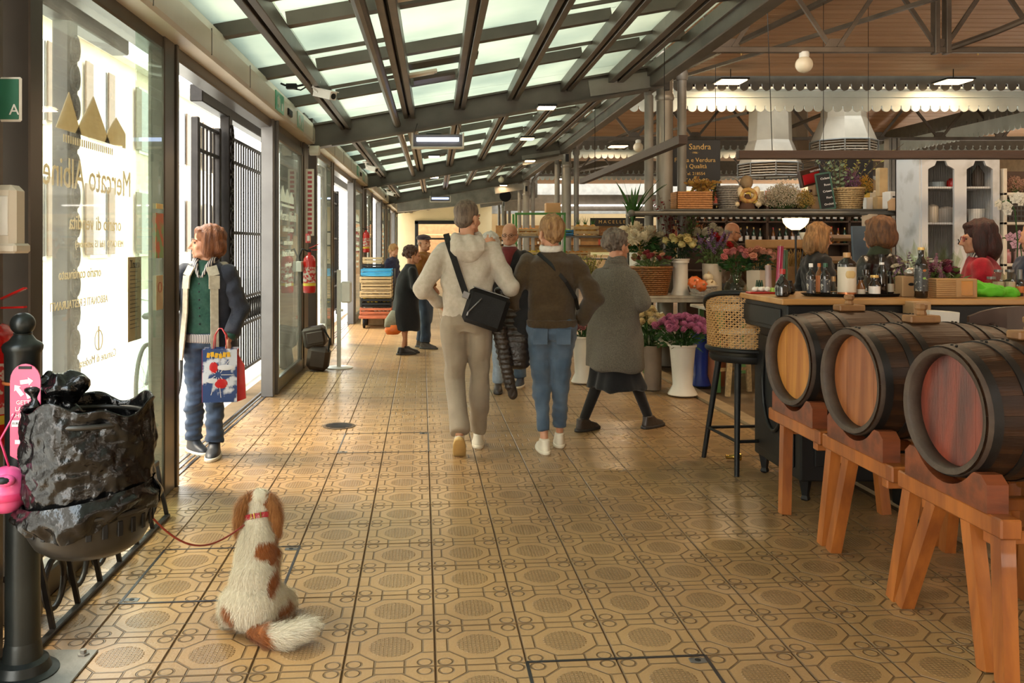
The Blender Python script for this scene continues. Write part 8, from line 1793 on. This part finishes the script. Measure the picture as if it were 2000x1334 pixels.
for i in range(60): inst(rg.choice(pk+bm), 'packet', None, (2.5+i*.19, 32.8, rg.choice((1.465, 1.765))), label='one of the many goods on the shop shelves at the far end of the hall', cat='goods', group='goods on the far shop shelves')
t = T('notice_frame', 'dark framed notice on the end wall beside the far doorway', 'frame', (1.75, 40.47, 1.75)); MB().bbox((0, 0, 0), (.5, .05, .7), .01).build('frame', BLACK, t); MB().bbox((0, -.03, 0), (.38, .01, .55), .003).build('sheet', LBL, t)
# ---------------------------------------------------------------- lettering and notices on the glass
DEC = leafmat('cream glass lettering', (.66, .54, .36), (.62, .5, .33)); DW_ = leafmat('white glass lettering', (.80, .78, .72), (.78, .76, .7))
for m_ in (DEC, DW_): [setattr(n.inputs[0], 'default_value', .6) for n in m_.node_tree.nodes if n.type == 'MIX_SHADER']
gx = wx(0)-.056
t = T('glass_lettering', 'cream shop lettering and roof emblem seen reversed on the dusty glass', 'lettering', (gx, 4.3, 0)); RT = (R(90), 0, R(-90))
text('lettering', 'Mercato Albinelli', .20, DEC, t, (0, -.02, 1.82), RT, sx=.88)
text('lettering', 'orario di vendita', .10, DEC, t, (0, .1, 1.60), RT); text('lettering', 'MERCATO  (dal 15 settembre)', .05, DEC, t, (0, .15, 1.50), RT); text('lettering', 'orario continuato', .07, DEC, t, (0, -.1, 1.36), RT); text('lettering', 'ABBONATI E RESTAURANTI', .055, DEC, t, (0, -.1, 1.22), RT); text('lettering', 'Comune di Modena', .06, DEC, t, (0, .12, .93), RT)
m = MB(); e = lambda pts: m.poly(pts, -.002, .002, 'X')
e([(-.38, 2.02), (-.10, 2.02), (-.24, 2.20)]); e([(-.17, 2.02), (.27, 2.02), (.05, 2.23)]); e([(.20, 2.02), (.50, 2.02), (.50, 2.10), (.36, 2.17), (.25, 2.09)]); m.build('roof_emblem', DEC, t)
for i in range(24): MB().b2((-.001, -.30+i*.026, 1.965), (.001, -.288+i*.026, 2.0)).build('emblem_arcade', DEC, t)
m = MB(); m.tube([(0, .12+.05*math.cos(a), 1.02+.05*math.sin(a)) for a in [2*PI*j/20 for j in range(21)]], .003, 4, cap=False); m.bar((0, .12, .97), (0, .12, 1.09), .006, .006); m.build('crest', DEC, t)
t = T('paper_notice', 'long ochre paper notice taped to the inside of the glass', 'notice', (gx+.03, 4.86, 1.20)); MB().bbox((0, 0, 0), (.004, .21, .46), .001).build('sheet', mat('ochre paper', (.52, .38, .22), .7), t); 
for i in range(16): MB().b2((.0022, -.08, .17-i*.022), (.003, .07-(i*37 % 5)*.015, .174-i*.022)).build('printed_line', DW, t)
text('lettering', 'Trovai', .06, DW, t, (.003, 0, .19), (R(90), 0, R(90)))
t = T('paper_notice', 'small ochre notice high on the glass beside the door post', 'notice', (wx(0)+.03, 5.12, 1.22)); MB().bbox((0, 0, 0), (.004, .12, .2), .001).build('sheet', bpy.data.materials['ochre paper'], t); MB().tube([(.003, .03*math.cos(a), .03+.03*math.sin(a)) for a in [2*PI*j/14 for j in range(15)]], .002, 4, cap=False).build('emblem', RDW, t)
t = T('colour_leaflet', 'colourful leaflet on the glass above the small notice', 'notice', (wx(0)+.03, 5.12, 1.55)); MB().bbox((0, 0, 0), (.004, .14, .26), .001).build('sheet', mat('leaflet print', (.50, .12, .05), .5, vs=14, c2=(.2, .3, .12), thr=(.45, .55)), t); MB().bbox((0, 0, .17), (.004, .12, .03), .001).build('header_strip', GOLD, t)
for k in range(3):
    y0_ = 3.1+PITCH*k+6.6; t = T('glass_lettering', ('white lettering and gable emblem on the first open door leaf', 'white lettering on the second open door leaf', 'white lettering on the third open door leaf')[k], 'lettering', (wx(k)+.03, y0_, 0)); RL = (R(90), 0, R(90))
    for s_, z, z_ in (('Mercato Albinelli', 1.80, .15), ('dal lunedì al sabato', 1.66, .085), ('orario invernale', 1.52, .09), ('Attività di Mercato', 1.40, .10), ('piccoli negozi', 1.28, .07), ('ristoro, eventi', 1.16, .07), ('bar e cucina', 1.06, .07)): text('lettering', s_, z_, DW_, t, (.0, -.06, z), RL)
    m = MB(); 
    for q in range(3): m.poly([(-.55+q*.28, 1.95), (-.29+q*.28, 1.95), (-.29+q*.28, 2.01), (-.42+q*.28, 2.12-.02*q), (-.55+q*.28, 2.01)], -.001, .001, 'X')
    m.build('gable_emblem', DW_, t); MB().b2((-.001, -.5, 1.90), (.001, .3, 1.925)).build('emblem_base', DW_, t)
# ---------------------------------------------------------------- bicycle outside
t = T('bicycle', 'bicycle parked in the street behind the doorway woman', 'bicycle', (-2.45, 7.6, -.02), R(4)); TY = mat('bicycle tyre', (.03, .025, .02), .7); CH = mat('chrome', (.45, .42, .38), .2, .9)
for y in (-.15, .88):
    MB().tube([(0, y+.33*math.cos(a), .34+.33*math.sin(a)) for a in [2*PI*j/36 for j in range(37)]], .018, 8, cap=False).build('tyre', TY, t, 2); m = MB()
    for j in range(16): a = 2*PI*j/16; m.tube([(.02*(-1)**j, y, .34), (0, y+.31*math.cos(a), .34+.31*math.sin(a))], .0018, 4)
    m.build('spokes', CH, t)
FRM = mat('dark blue frame', (.02, .03, .06), .3)
for p, q in (((0, -.15, .34), (0, .20, .30)), ((0, .20, .30), (0, .12, .85)), ((0, .20, .30), (0, .70, .80)), ((0, .15, .70), (0, .68, .86)), ((0, .88, .34), (0, .68, .92)), ((0, -.15, .34), (0, .14, .70))): MB().tube([p, q], .014, 8).build('frame_tube', FRM, t, True)
MB().bbox((0, .08, .90), (.14, .26, .05), .02).build('saddle', BLACK, t, True); MB().tube([(-.28, .60, 1.02), (-.1, .68, .98), (.1, .68, .98), (.28, .60, 1.02)], .012, 8).build('handlebar', CH, t, 2)
